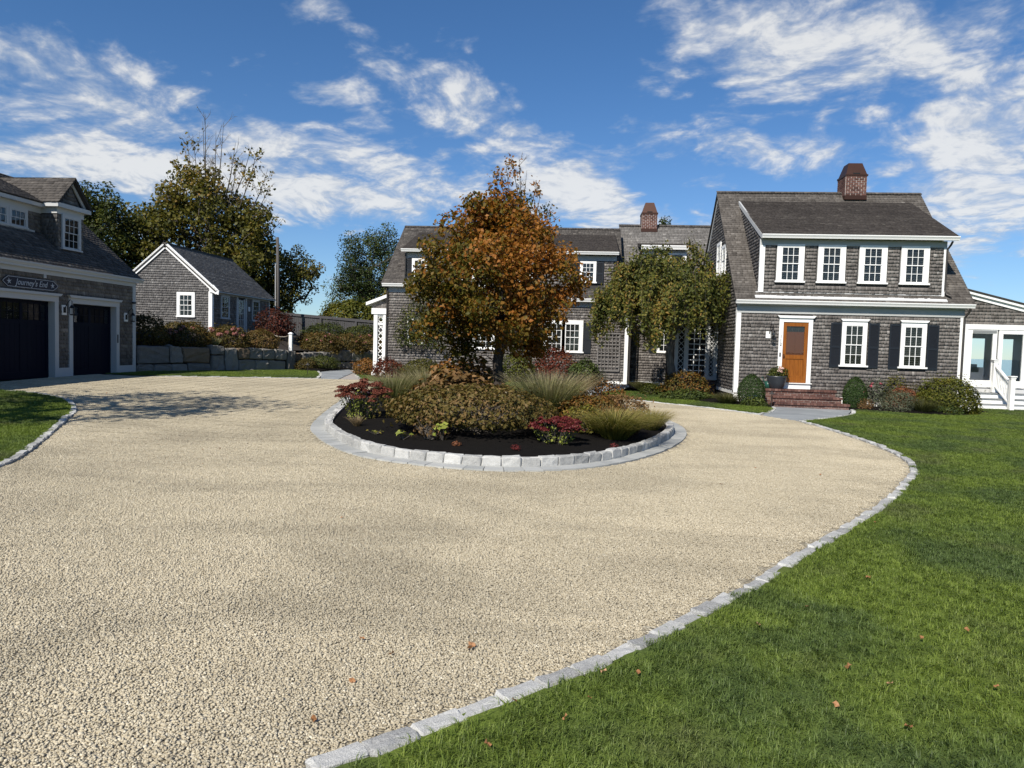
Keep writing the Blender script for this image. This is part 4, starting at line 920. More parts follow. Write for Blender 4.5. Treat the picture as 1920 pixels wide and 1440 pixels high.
dr_.fbox(FA, d0, d0 + .115, b0, b1, .01, .05); dr_.fbox(FA, d1 - .115, d1, b0, b1, .01, .05); dr_.fbox(FA, d0 + .115, d1 - .115, b1 - .14, b1, .01, .0495); dr_.fbox(FA, d0 + .115, d1 - .115, b0, b0 + .24, .01, .0495); dr_.fbox(FA, d0 + .115, d1 - .115, 1.66, 1.80, .01, .0495)
door = dr_.build('door', 'door_wood', H)
for k in range(4): MB().fbox(FA, d0 + .115 + k * .1525 + .003, d0 + .115 + (k + 1) * .1525 - .003, b0 + .24, 1.66, .012, .028).build('plank', 'door_wood', door)
m = MB(); m.fbox(FA, d0 + .115, d1 - .115, 1.80, 2.60, .002, .012)
for a, b in ((7.335, 7.615), (7.635, 7.915)): m.fbox(FA, a, b, 1.86, 2.55, .012, .022)
m.build('inner_panel', 'inner_wood', door)
for a, b in ((7.325, 7.51), (7.53, 7.72), (7.74, 7.925)): ubox('pane', FA, a, b, 2.62, 2.79, .006, .012, 'opening_shade', door)
ubox('pane', FA, d0 + .12, d1 - .12, 1.80, 2.795, .030, .034, 'clear_glass', door)
MB().tube([(7.26, 25.55, 1.74), (7.26, 25.50, 1.74)], .02, 8).fbox(FA, 7.245, 7.275, 1.66, 1.82, .05, .056).build('handle', 'dark_metal', door)
MB().fbox(FA, 7.10, 7.145, 1.73, 1.87, .07, .09).build('door_bell', 'dark_metal', dfr)
MB().tube([(12.58, 25.40, 5.78), (12.55, 25.46, 5.66), (12.48, 25.54, 5.5), (12.48, 25.54, 4.15), (12.52, 25.5, 4.0), (12.66, 25.42, 3.92)], .035, 8).build('downpipe', 'bronze_pipe', H)
MB().tube([(13.24, 25.33, 3.52), (13.24, 25.40, 3.40), (13.17, 25.52, 3.22), (13.17, 25.52, .2)], .038, 8).build('downpipe', 'bronze_pipe', H)
# lantern by the door
lt = MB().fbox(FA, 6.62, 6.80, 2.36, 2.60, .02, .045).build('lantern', 'white_paint', H)
lm_ = MB(); lm_.tube([(6.73, 25.55, 2.52), (6.74, 25.46, 2.72), (6.77, 25.40, 2.86), (6.81, 25.36, 2.80), (6.81, 25.36, 2.66)], .011, 6); lm_.prism([(6.81 + .085 * math.cos(a), 25.36 + .085 * math.sin(a), 2.56) for a in np.linspace(0, 6.28, 9)[:-1]], [(6.81 + .03 * math.cos(a), 25.36 + .03 * math.sin(a), 2.65) for a in np.linspace(0, 6.28, 9)[:-1]]); lm_.tube([(6.81, 25.36, 2.34), (6.81, 25.36, 2.38)], .06, 8)
for a in np.linspace(0, 6.28, 7)[:-1]: lm_.tube([(6.81 + .075 * math.cos(a), 25.36 + .075 * math.sin(a), 2.36), (6.81 + .08 * math.cos(a), 25.36 + .08 * math.sin(a), 2.57)], .006, 4)
lm_.build('lantern_arm', 'dark_metal', lt)
gl_ = MB().tube([(6.81, 25.36, 2.38), (6.81, 25.36, 2.47), (6.81, 25.36, 2.56)], [.06, .075, .07], 10).build('lantern_glass', 'clear_glass', lt)
# chimneys
def chimney(cx, cy, wx, wy, z0, z1, z2, capw):
    core = MB().box(cx - wx / 2, cx + wx / 2, cy - wy / 2, cy + wy / 2, z0, z1).build('chimney', 'pale_mortar', H)
    bricks_face(core, front(cy - wy / 2), cx - wx / 2, cx + wx / 2, z0 + .16, z1, .19, .068, .014); bricks_face(core, west(cx - wx / 2), cy - wy / 2, cy + wy / 2, z0 + .16, z1, .19, .068, .014)
    MB().box(cx - wx / 2 - .02, cx + wx / 2 + .02, cy - wy / 2 - .02, cy + wy / 2 + .02, z0, z0 + .16).build('chimney_flashing', 'cap_copper', core)
    e = .03; q = lambda w, d, z: [(cx - w, cy - d, z), (cx + w, cy - d, z), (cx + w, cy + d, z), (cx - w, cy + d, z)]
    c = MB().prism(q(wx / 2 + e, wy / 2 + e, z1), q(wx / 2 + e, wy / 2 + e, z1 + .07)); c.prism(q(wx / 2, wy / 2, z1 + .07), q(wx / 2 - .03, wy / 2 - .03, z1 + .16)); c.prism(q(wx / 2 - .03, wy / 2 - .03, z1 + .16), q(capw, wy / 2 * .6, z2)); c.build('chimney_cap', 'cap_copper', core)
    MB().box(cx - .13, cx + .13, cy - wy / 2 - .005, cy - wy / 2 + .05, z1 + .085, z1 + .13).build('vent_slot', 'opening_shade', core)
chimney(10.76, 29.72, .80, .86, 7.95, 8.86, 9.40, .26)

# middle block
FM = front(32.6); MRY, MRZ = 36.6, 8.06; MXL = 2.02
wall2 = MB().box(2.2, 5.6, 32.6, 36.5, -.1, 4.2).build('wall', 'sheathing', H)
shingle_obj(wall2, [shingles(FM, [(2.2, .40), (5.6, .40), (5.6, 3.9), (2.2, 3.9)], [(3.30, 4.75, 1.66, 2.99)], EXP, .06, .15, .037)], 'wall_shingle')
MB().fbox(FM, 2.2, 5.6, .18, .41, 0, .03).build('water_table', 'white_paint', H)
window(H, FM, 3.76, 4.36, 1.76, 2.86, .09, .05, False, False); shutter(H, FM, 3.33, 3.65, 1.70, 2.92); shutter(H, FM, 4.47, 4.79, 1.70, 2.92)
MF, ML = slope_y(32.3, 3.95, MRY, MRZ); mr = MB(); roof_slab(mr, MF, [(MXL, 0), (9.0, 0), (9.0, ML), (MXL, ML)], .12); mr.prism([(MXL, MRY, MRZ - .1), (MXL, MRY, MRZ), (MXL, 40.6, 4.0), (MXL, 40.6, 3.9)], [(9, MRY, MRZ - .1), (9, MRY, MRZ), (9, 40.6, 4.0), (9, 40.6, 3.9)])
mr.prism([(MXL + .1, 32.7, 3.8), (MXL + .1, MRY, MRZ - .1), (MXL + .1, 40.5, 3.8)], [(MXL + .2, 32.7, 3.8), (MXL + .2, MRY, MRZ - .1), (MXL + .2, 40.5, 3.8)])
roof2 = mr.build('roof', 'sheathing', H); mroof = lambda y: 3.95 + (y - 32.3) * (MRZ - 3.95) / (MRY - 32.3)
vmd = lambda y: math.hypot(y - 32.3, mroof(y) - 3.95)
shingle_obj(roof2, [shingles(MF, [(MXL - .02, -.03), (7.2, -.03), (7.2, ML), (MXL - .02, ML)], [(2.95, 4.9, vmd(33.45), vmd(35.1))], .14, .10, .22, .02)], 'roof_shingle_grey')
shingle_obj(roof2, [shingles(Fr((0, MRY - .12, MRZ - .05), (1, 0, 0), (0, 1, .75), (0, -.75, 1)), [(MXL - .03, 0), (7.0, 0), (7.0, .19), (MXL - .03, .19)], (), .19, .11, .14, .03)], 'roof_shingle', 'ridge_cap')
gutter(H, MXL - .05, 5.6, 32.34, 3.84)
FMD = front(33.4); dm2 = MB().box(2.98, 4.90, 33.4, 35.2, 4.9, 6.42).build('dormer', 'sheathing', H)
shingle_obj(dm2, [shingles(west(2.98), [(33.45, mroof(33.45)), (35.3, mroof(35.3)), (35.3, 6.75), (33.45, 6.45)], (), EXP, .06, .15, .037)], 'wall_shingle')
MB().fbox(FMD, 2.94, 3.10, 5.0, 6.42, 0, .05).fbox(FMD, 4.78, 4.94, 5.0, 6.42, 0, .05).fbox(FMD, 3.10, 4.78, 6.20, 6.42, 0, .05).fbox(FMD, 3.10, 4.78, 5.0, 5.14, 0, .05).build('dormer_corner', 'white_paint', dm2)
MB().fbox(FMD, 2.94, 4.94, 6.30, 6.42, .05, .06).build('dormer_frieze', 'shaded_frieze_paint', dm2)
window(H, FMD, 3.66, 4.16, 5.24, 6.12, .10, .03, False, False, cols=2); shutter(H, FMD, 3.12, 3.50, 5.18, 6.19, .02); shutter(H, FMD, 4.38, 4.76, 5.18, 6.19, .02)
d2f, d2l = slope_y(33.12, 6.60, 35.35, 6.98); q = MB(); roof_slab(q, d2f, [(2.86, 0), (5.0, 0), (5.0, d2l), (2.86, d2l)], .12); q.build('dormer_roof', 'sheathing', dm2)
shingle_obj(dm2, [shingles(d2f, [(2.85, -.02), (5.01, -.02), (5.01, d2l), (2.85, d2l)], (), .14, .1, .2, .016)], 'roof_shingle_dark', 'dormer_shingles')
gutter(H, 2.86, 5.0, 33.16, 6.42, h=.18)
chimney(3.48, 36.6, .76, .8, 7.7, 8.58, 9.17, .21)

# long wing
WY = 31.5; FWG = front(WY); WXL, WXR = -8.45, 2.28; WRY, WRZ = 35.4, 7.66; SPL = -4.0
wall3 = MB().box(WXL, WXR, WY, 39.2, -.1, 3.95).box(WXL, SPL, WY + .002, 39.0, 3.9, 4.4).build('wall', 'sheathing', H)
lw = [(-1.42, .34, 1.56, 3.07), (-7.60, -6.70, 1.72, 3.05), (-4.7, -3.5, 1.6, 3.0)]
shingle_obj(wall3, [shingles(FWG, [(WXL + .02, .42), (WXR - .14, .42), (WXR - .14, 3.62), (SPL, 3.62), (SPL, 4.1), (WXL + .02, 4.1)], lw, EXP, .06, .15, .037), shingles(east(WXR), [(WY, .42), (32.6, .42), (32.6, 3.7), (WY, 3.7)], (), EXP, .06, .15, .037)], 'wall_shingle')
MB().fbox(FWG, WXR - .14, WXR + .02, .30, 3.62, 0, .045).build('corner_board', 'white_paint', H); MB().fbox(FWG, WXL, WXR + .02, .16, .43, 0, .03).build('water_table', 'white_paint', H)
MB().fbox(FWG, SPL, WXR + .02, 3.62, 3.86, 0, .05).fbox(FWG, WXL, SPL, 4.1, 4.36, 0, .05).build('frieze', 'shaded_frieze_paint', H)
gutter(H, SPL, WXR + .1, 31.27, 3.84, h=.14); gutter(H, WXL - .22, SPL, 31.27, 4.34)
MB().tube([(WXL - .03, 31.42, 4.3), (WXL - .03, 31.42, .3)], .04, 8).build('downpipe', 'bronze_pipe', H); MB().tube([(WXR + .10, 31.52, 3.7), (WXR + .10, 31.52, .3)], .04, 8).build('downpipe', 'bronze_pipe', H)
def wing_roof(x0, x1, ze, dx0, dx1, ztop_d, name):
    fr, L = slope_y(31.2, ze, WRY, WRZ); m = MB(); roof_slab(m, fr, [(x0, 0), (x1, 0), (x1, L), (x0, L)], .1); m.prism([(x0, WRY, WRZ - .1), (x0, WRY, WRZ), (x0, 39.6, ze), (x0, 39.6, ze - .1)], [(x1, WRY, WRZ - .1), (x1, WRY, WRZ), (x1, 39.6, ze), (x1, 39.6, ze - .1)])
    m.prism([(x0 + .2, 31.6, ze - .1), (x0 + .2, WRY, WRZ - .1), (x0 + .2, 39.2, ze - .1)], [(x0 + .3, 31.6, ze - .1), (x0 + .3, WRY, WRZ - .1), (x0 + .3, 39.2, ze - .1)])
    r = m.build('roof', 'sheathing', H); k = (WRZ - ze) / (WRY - 31.2); vv = lambda y: math.hypot(y - 31.2, (y - 31.2) * k)
    shingle_obj(r, [shingles(fr, [(x0 - .02, -.03), (x1, -.03), (x1, L), (x0 - .02, L)], [(dx0, dx1, vv(31.2 + .62), vv(34.7))], .128, .09, .2, .018)], 'roof_shingle'); return r
wing_roof(WXL - .25, SPL, 4.46, -7.72, SPL, 0, 'a'); r3 = wing_roof(SPL, 2.02, 3.97, SPL, 1.66, 0, 'b')
shingle_obj(r3, [shingles(Fr((0, WRY - .1, WRZ - .04), (1, 0, 0), (0, 1, .75), (0, -.75, 1)), [(WXL - .26, 0), (2.0, 0), (2.0, .16), (WXL - .26, .16)], (), .16, .11, .15, .03)], 'roof_shingle', 'ridge_cap')
FWD = front(31.62); dm3 = MB().box(-7.7, 1.66, 31.62, 34.8, 4.2, 5.95).build('dormer', 'sheathing', H)
ups = [(0.19, 0.71), (-7.32, -6.8), (-5.2, -4.68), (-2.6, -2.08)]; uh = [(a - .44, b + .45, 4.5, 5.70) for a, b in ups]
shingle_obj(dm3, [shingles(FWD, [(-7.6, 4.50), (1.56, 4.50), (1.56, 5.66), (-7.6, 5.66)], uh, EXP, .06, .15, .037)], 'wall_shingle'); MB().fbox(FWD, -7.72, 1.68, 5.66, 5.90, 0, .05).build('dormer_frieze', 'shaded_frieze_paint', dm3)
MB().fbox(FWD, -7.74, -7.60, 4.5, 5.66, 0, .045).build('dormer_corner', 'shaded_frieze_paint', dm3); MB().tube([(1.72, 31.58, 5.85), (1.72, 31.58, 4.6)], .035, 8).build('downpipe', 'bronze_pipe', H); MB().tube([(-7.70, 31.5, 5.85), (-7.70, 31.5, 4.9)], .035, 8).build('downpipe', 'bronze_pipe', H)
for a, b in ups: window(H, FWD, a, b, 4.74, 5.56, .095, .04, False, True, head=.08); shutter(H, FWD, a - .42, a - .10, 4.66, 5.62); shutter(H, FWD, b + .10, b + .42, 4.66, 5.62)
d3f, d3l = slope_y(31.30, 6.01, 34.95, 7.30); q = MB(); roof_slab(q, d3f, [(-7.85, 0), (1.75, 0), (1.75, d3l), (-7.85, d3l)], .1); q.build('dormer_roof', 'sheathing', dm3)
shingle_obj(dm3, [shingles(d3f, [(-7.86, -.02), (1.76, -.02), (1.76, d3l), (-7.86, d3l)], (), .128, .09, .2, .014)], 'roof_shingle_dark', 'dormer_shingles'); gutter(H, -7.86, 1.76, 31.35, 5.90, h=.12)
window(H, FWG, -.46, .17, 1.66, 2.88, .15, .05, False, True, head=.16); window(H, FWG, -1.25, -.62, 1.66, 2.88, .15, .05, False, True, head=.16); shutter(H, FWG, .33, .67, 1.60, 2.95); shutter(H, FWG, -1.76, -1.42, 1.60, 2.95)
window(H, FWG, -7.45, -6.85, 1.82, 2.90, .11, .04, False, False); window(H, FWG, -4.5, -3.7, 1.7, 2.85, .11, .04, False, False)
def trellis(u0, u1, v0, v1, nx, ny):
    fr = front(WY - .06); m = MB()
    for i in range(nx + 1): u = u0 + (u1 - u0) * i / nx; w = .028 if i in (0, nx) else .016; m.fbox(fr, u - w, u + w, v0, v1, 0, .03)
    for j in range(ny + 1): v = v0 + (v1 - v0) * j / ny; w = .028 if j in (0, ny) else .015; m.fbox(fr, u0, u1, v - w, v + w, .03, .05)
    return tag(m.build('trellis', 'trellis_wood'), cat='trellis')
trellis(.99, 1.93, .87, 2.5, 6, 10)['label'] = 'brown wooden grid trellis on the wing wall beside the white corner board'
trellis(-2.75, -1.95, .8, 2.5, 5, 10)['label'] = 'brown wooden grid trellis on the wing wall behind the maple trunk'

# lattice entry bay against the gable wall of the main block
FB = front(28.6); bay = MB()
for a, b in ((3.92, 4.05), (4.28, 4.45), (5.10, 5.26), (5.42, 5.57)): bay.fbox(FB, a, b, .80, 3.05, 0, .09)
bay.fbox(FB, 3.92, 5.57, .72, .86, 0, .085); bay.fbox(FB, 3.92, 5.57, 2.95, 3.2, 0, .1); 
bo = bay.build('entry_bay', 'shaded_grey_white', H); MB().fpoly(FB, [(3.75, 3.2), (5.6, 3.2), (5.6, 4.1), (4.75, 4.1)], -1.2, .15).build('bay_roof', 'roof_shingle', bo); MB().box(3.95, 5.55, 28.68, 31.5, .3, 3.2).build('room_shade', 'opening_shade', bo)  # black box stands for the shade inside the open bay
lt_ = MB()
for (a, b) in ((4.05, 4.28), (5.26, 5.42)):
    v = .86; s = b - a
    while v < 2.95: lt_.fbar(FB, (a, v), (b, min(v + s, 2.95)), .022, .03, .045); lt_.fbar(FB, (b, v), (a, min(v + s, 2.95)), .022, .045, .06); v += s
lt_.build('lattice', 'shaded_grey_white', bo)
gd = MB()
for i in range(1, 3): u = 4.45 + .65 * i / 3; gd.fbox(FB, u - .014, u + .014, .86, 2.95, .03, .05)
for j in range(1, 10): v = .86 + 2.09 * j / 10; gd.fbox(FB, 4.45, 5.10, v - .014, v + .014, .03, .049)
gd.build('door_grid', 'white_paint', bo)
bb = MB().box(3.95, 5.56, 28.62, 29.6, -.1, .72).build('bay_base', 'mortar', H); bricks_face(bb, front(28.62), 3.95, 5.56, .05, .70)

# lattice portico at the far end of the wing
pz = .30; pt = MB(); FP = front(31.62)
for a, b in ((-9.10, -8.93), (-8.66, -8.55)): pt.fbox(FP, a, b, pz, 3.15, 0, .14)
pt.fbox(FP, -9.16, -8.53, pz, pz + .18, -.01, .16); pt.fbox(FP, -9.2, -8.47, 3.10, 3.36, -.02, .18); pt.fbox(FP, -8.93, -8.66, 2.62, 2.72, .02, .1); pt.fbox(FP, -8.93, -8.66, 3.0, 3.1, .02, .1)
pt.fpoly(FP, [(-9.45, 3.48), (-8.47, 3.86), (-8.47, 4.0), (-9.45, 3.62)], -1.6, .22)
for a, b in ((-9.10, -8.93), (-8.66, -8.55)): pt.fbox(front(33.1), a, b, pz, 3.4, 0, .14)
po = pt.build('portico', 'white_paint', H); shingle_obj(po, [shingles(front(31.6), [(-9.2, 3.36), (-8.47, 3.36), (-8.47, 3.8), (-9.2, 3.52)], (), .1, .07, .15, .015)], 'wall_shingle')
lt_ = MB(); v = pz + .2
while v < 2.55: lt_.fbar(FP, (-8.93, v), (-8.66, v + .27), .034, .03, .05); lt_.fbar(FP, (-8.66, v), (-8.93, v + .27), .034, .05, .07); v += .27
for k in range(12): a0, a1 = k * math.pi / 6, (k + 1) * math.pi / 6; lt_.fbar(FP, (-8.795 + .11 * math.cos(a0), 2.86 + .11 * math.sin(a0)), (-8.795 + .11 * math.cos(a1), 2.86 + .11 * math.sin(a1)), .035, .03, .06)
lt_.build('lattice', 'white_paint', po)

# sunroom at the far end with its wide glazed doors
SY = 28.3; FS = front(SY); SX0, SX1 = 14.55, 19.4; sun_m = MB()
roofz = lambda x: 4.17 - (x - 14.6) * .245
sw = MB(); sw.fpoly(FS, [(13.15, 3.08), (SX1, 3.08), (SX1, roofz(SX1)), (13.15, roofz(13.15))], -.12, 0); sw.box(13.15, 14.6, SY, SY + .12, 0, 3.08); sw.box(SX1, SX1 + .12, SY, 33.5, 0, 3.1); sw.box(13.15, 13.3, SY, 33.5, 0, 3.3)
sw.box(13.15, SX1, SY, 33.5, .0, .74); sw.box(13.3, SX1, 33.4, 33.5, .74, 1.1); sw.box(13.3, SX1, 33.4, 33.5, 2.75, 3.3)
for x in (13.3, 15.9, 18.2): sw.box(x, x + .5, 33.4, 33.5, 1.1, 2.75)
sro = sw.build('sunroom', 'room_white', H)
shingle_obj(sro, [shingles(FS, [(13.2, 3.15), (SX1, 3.15), (SX1, roofz(SX1)), (13.2, roofz(13.2))], (), .125, .08, .18, .02), shingles(FS, [(13.2, .5), (14.52, .5), (14.52, 3.1), (13.2, 3.1)], (), .125, .08, .18, .02)], 'wall_shingle')
MB().fpoly(FS, [(13.0, roofz(13.0) - .02), (SX1 + .3, roofz(SX1 + .3) - .02), (SX1 + .3, roofz(SX1 + .3) + .12), (13.0, roofz(13.0) + .12)], 0, .06).fpoly(FS, [(13.0, roofz(13.0) + .12), (SX1 + .3, roofz(SX1 + .3) + .12), (SX1 + .3, roofz(SX1 + .3) + .22), (13.0, roofz(13.0) + .22)], 0, .14).build('sunroom_rake', 'white_paint', sro)
MB().fpoly(FS, [(13.0, roofz(13.0) + .22), (SX1 + .4, roofz(SX1 + .4) + .22), (SX1 + .4, roofz(SX1 + .4) + .28), (13.0, roofz(13.0) + .28)], -5.4, .17).build('sunroom_roof', 'roof_shingle_dark', sro)
g = MB(); g.fbox(FS, 14.55, 19.4, 2.95, 3.14, 0, .08); g.fbox(FS, 14.55, 14.72, .75, 2.95, 0, .08)
def glazed(u0, u1):
    g.fbox(FS, u0, u0 + .15, .78, 2.94, .0, .06); g.fbox(FS, u1 - .15, u1, .78, 2.94, .0, .06); g.fbox(FS, u0 + .15, u1 - .15, 2.80, 2.94, .0, .06); g.fbox(FS, u0 + .15, u1 - .15, .78, 1.04, .0, .06)
for a, b in ((14.74, 15.78), (15.84, 16.86), (16.98, 18.0), (18.06, 19.1)): glazed(a, b)
gf = g.build('glazed_doors', 'white_paint', H)
for a, b in ((14.74, 15.78), (15.84, 16.86), (16.98, 18.0), (18.06, 19.1)): ubox('pane', FS, a + .15, b - .15, 1.04, 2.80, .02, .026, 'clear_glass', gf)
MB().fbox(FS, 14.9, 15.75, 2.82, 2.92, .06, .075).build('header_strip', 'deck_grey', gf)
MB().tube([(15.81, SY - .08, 1.85), (15.81, SY - .12, 1.85), (15.88, SY - .12, 1.85)], .012, 6).build('handle', 'dark_metal', gf)
sofa = MB().box(14.6, 16.6, 30.5, 31.2, .85, 1.3).box(14.6, 16.6, 31.0, 31.25, 1.3, 1.62).box(14.6, 14.8, 30.5, 31.2, 1.3, 1.5).box(16.4, 16.6, 30.5, 31.2, 1.3, 1.5).build('sofa', 'room_white'); tag(sofa, 'pale sofa seen through the glazed sunroom doors', 'sofa')
# white wooden steps with grey treads up to the glazed doors
stp = MB(); trd = MB()
for k in range(3):
    y0 = 27.30 + k * .30; z1 = .19 * (k + 1) - .02
    stp.box(14.1 + .0 * k, 19.5, y0 + .02, SY - .02, .19 * k - .1, z1); trd.box(14.05, 19.55, y0 - .02, y0 + .32 if k < 2 else SY, z1, z1 + .035)
ws = thing('deck_steps', 'white wooden steps with grey treads below the sunroom doors', 'steps', (16.5, 27.3, 0)); stp.build('risers', 'white_paint', ws); trd.build('treads', 'deck_grey', ws); MB().box(14.0, 19.6, 27.15, 27.32, -.1, .10).build('skirt', 'white_paint', ws)
rl = thing('stair_railing', 'white picket railing running down the sunroom steps', 'railing', (15.7, 27.4, 0)); RX = 15.72
def newel(y, z0, z1): MB().box(RX - .075, RX + .075, y - .075, y + .075, z0, z1).box(RX - .11, RX + .11, y - .11, y + .11, z1, z1 + .04).box(RX - .09, RX + .09, y - .09, y + .09, z1 - .06, z1 - .03).build('newel', 'white_paint', rl)
newel(28.16, .6, 1.80); newel(27.05, -.05, 1.22)
for zt, w in ((1.60, .05), (.86, .035)): MB().hexa([(RX - w, 27.12, zt - .62 - .03), (RX + w, 27.12, zt - .62 - .03), (RX + w, 28.1, zt - .03), (RX - w, 28.1, zt - .03), (RX - w, 27.12, zt - .62 + .03), (RX + w, 27.12, zt - .62 + .03), (RX + w, 28.1, zt + .03), (RX - w, 28.1, zt + .03)]).build('rail', 'white_paint', rl)
for k in range(9): y = 27.2 + k * .1; z = .86 - .62 * (28.1 - y) / .98; MB().box(RX - .016, RX + .016, y - .016, y + .016, z, z + .74).build('baluster', 'white_paint', rl)

# ---- brick steps at the front door
bs = thing('brick_steps', 'red brick steps with bullnose treads up to the wooden front door', 'steps', (8.0, 24.6, 0)); sz0 = .0; core = MB(); spec = [(6.70, 9.18, 24.46, .20), (6.74, 9.04, 24.76, .40), (6.55, 8.94, 25.06, .62)]
prev = -.05
for (x0, x1, y0, z1) in spec: core.box(x0 + .03, x1 - .03, y0 + .05, 25.58, -.1, z1 - .02)
co_ = core.build('core', 'mortar', bs); prev = 0.0
for (x0, x1, y0, z1) in spec:
    bricks_face(co_, front(y0 + .05), x0 + .03, x1 - .03, prev, z1 - .075, .20, .062, .012, .008); bricks_face(co_, east(x1 - .03), y0 + .05, 25.58, prev if prev > 0 else 0, z1 - .075, .20, .062, .012, .008); bricks_face(co_, west(x0 + .03), y0 + .05, 25.58, 0, z1 - .075, .20, .062, .012, .008)
    nb = int((x1 - x0) / .105); w = (x1 - x0) / nb; fr = Fr((0, y0, z1 - .07), (1, 0, 0), (0, 1, 0), (0, 0, 1))
    for i in range(nb): brick_piece(co_, fr, x0 + i * w + .006, x0 + (i + 1) * w - .006, 0, .20, 0, .07 + rng.uniform(-.002, .002))
    ny = max(1, int((25.56 - y0 - .2) / .105))
    for r in range(ny):
        for i in range(int((x1 - x0) / .215)):
            if r * .105 + .2 + y0 > (y0 + .42 if z1 < .5 else 25.5): continue
            a = x0 + i * .215 + (.1 if r % 2 else 0)
            if a + .205 < x1: brick_piece(co_, fr, a, a + .203, .206 + r * .105, .206 + r * .105 + .095, .01, .068)
    prev = z1
bricks_face(co_, front(25.11), 6.58, 6.76, 0, .40, .20, .062, .012, .008)

# ------------------------------------------------------------------ garage
GX = -16.62; FG = east(GX); GZ = .46
G_ = thing('garage', 'grey shingled garage with navy carriage doors and dormers on its roof', 'garage', (GX - 3, 20, GZ))
gw = MB(); GY0, GY1 = 11.0, 25.52
for a, b in ((24.58, GY1), (21.52, 22.02), (18.3, 18.96), (GY0, 15.9)): gw.box(GX - 7.6, GX, a, b, .3, 3.75)
gw.box(GX - 7.6, GX, GY0, GY1, 2.98, 3.75); gw.box(GX - 7.6, GX - 1.2, GY0, GY1, .2, 3.0); gw.fpoly(front(GY1), [(GX, 3.75), (GX - 3.8, 7.1), (GX - 7.6, 3.75)], -.2, 0)
gwall = gw.build('wall', 'sheathing', G_)
doors = [(22.18, 24.42), (19.12, 21.36), (16.06, 18.14)]
gh = [(a - .19, b + .19, .2, 3.06) for a, b in doors]
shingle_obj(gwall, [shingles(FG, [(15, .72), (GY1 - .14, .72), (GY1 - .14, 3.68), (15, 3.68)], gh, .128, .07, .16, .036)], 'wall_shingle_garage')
for a, b in doors:
    fr = MB(); fr.fbox(FG, a - .17, a, GZ - .1, 2.84, -.24, .05); fr.fbox(FG, b, b + .17, GZ - .1, 2.84, -.24, .05); fr.fbox(FG, a - .17, b + .17, 2.84, 3.02, -.24, .055); fr.fpoly(FG, [(a - .18, 3.02), (b + .18, 3.02), (b + .25, 3.10), (a - .25, 3.10)], 0, .13); fr.build('door_frame', 'shaded_grey_white', G_)
    fd = east(GX - .20); d = MB().fbox(fd, a, b, GZ - .06, 2.84, -.03, 0); st = .11; mid = (a + b) / 2
    for u0, u1 in ((a, a + st), (mid - st / 2, mid + st / 2), (b - st, b)): d.fbox(fd, u0, u1, GZ - .03, 2.84, 0, .022)
    for v0, v1 in ((GZ - .03, GZ + .17), (2.10, 2.22), (2.74, 2.84)): d.fbox(fd, a + st, mid - st / 2, v0, v1, 0, .021); d.fbox(fd, mid + st / 2, b - st, v0, v1, 0, .021)
    for h0, h1 in ((a + st, mid - st / 2), (mid + st / 2, b - st)):
        for i in range(1, 4): u = h0 + (h1 - h0) * i / 4; d.fbox(fd, u - .012, u + .012, 2.22, 2.74, 0, .018)
        d.fbox(fd, h0, h1, 2.47, 2.49, 0, .0175)
    do = d.build('garage_door', 'navy_paint', G_)
    for h0, h1 in ((a + st, mid - st / 2), (mid + st / 2, b - st)):
        nb = 5
        for i in range(nb): u = h0 + (h1 - h0) * i / nb; MB().fbox(fd, u + .004, u + (h1 - h0) / nb - .004, GZ + .17, 2.10, 0, .010).build('plank', 'navy_paint', do)
        for i in range(4):
            for j in range(2): ubox('pane', fd, h0 + (h1 - h0) * i / 4 + .012, h0 + (h1 - h0) * (i + 1) / 4 - .012, 2.23 + .255 * j, 2.23 + .255 * j + .235, .003, .007, 'window_glass', do)
gt = MB(); gt.fbox(FG, GY1 - .14, GY1 + .02, GZ - .1, 3.70, 0, .045); gt.fbox(front(GY1), GX - .1, GX + .04, 0, 3.7, -.05, -.02); gt.build('corner_board', 'shaded_grey_white', G_)
MB().fbox(FG, 24.59, GY1 - .14, GZ - .1, .72, 0, .05).fbox(FG, 21.53, 22.01, GZ - .1, .72, 0, .05).build('plinth', 'shaded_grey_white', G_)
MB().fbox(FG, GY0, GY1 + .02, 3.66, 3.86, 0, .06).fbox(FG, GY0, GY1 + .05, 3.80, 3.85, .06, .16).build('frieze', 'shaded_grey_white', G_)
MB().prism([(GX + .06 + a, GY0, 3.82 + b) for a, b in ((0, 0), (0, .15), (.14, .15), (.14, .11), (.10, .04), (.08, 0))], [(GX + .06 + a, GY1 + .33, 3.82 + b) for a, b in ((0, 0), (0, .15), (.14, .15), (.14, .11), (.10, .04), (.08, 0))]).build('gutter', 'shaded_grey_white', G_)
GE, GEZ = GX + .12, 3.95; GRX, GRZ = -20.45, 3.95 + .88 * (20.45 - 16.5)
gF, gL = slope_x(GE, GEZ, GRX, GRZ); gr = MB(); gr.fpoly(gF, [(GY0, 0), (GY1 + .33, 0), (GY1 + .33, gL), (GY0, gL)], -.12, -.002); gr.prism([(GRX, GY0, GRZ - .1), (GRX, GY0, GRZ), (-24.5, GY0, 3.9), (-24.5, GY0, 3.8)], [(GRX, GY1 + .33, GRZ - .1), (GRX, GY1 + .33, GRZ), (-24.5, GY1 + .33, 3.9), (-24.5, GY1 + .33, 3.8)])
groof = gr.build('roof', 'sheathing', G_); groofz = lambda x: GEZ + .88 * (GE - x); gv = lambda x: (GE - x) * math.hypot(1, .88)
shingle_obj(groof, [shingles(gF, [(15, -.03), (GY1 + .34, -.03), (GY1 + .34, gL), (15, gL)], [(22.43, 23.66, gv(-17.3) + .04, gv(-20.0)), (15.5, 22.43, gv(-17.9) + .04, gv(-20.3))], .14, .1, .22, .02)], 'roof_shingle')
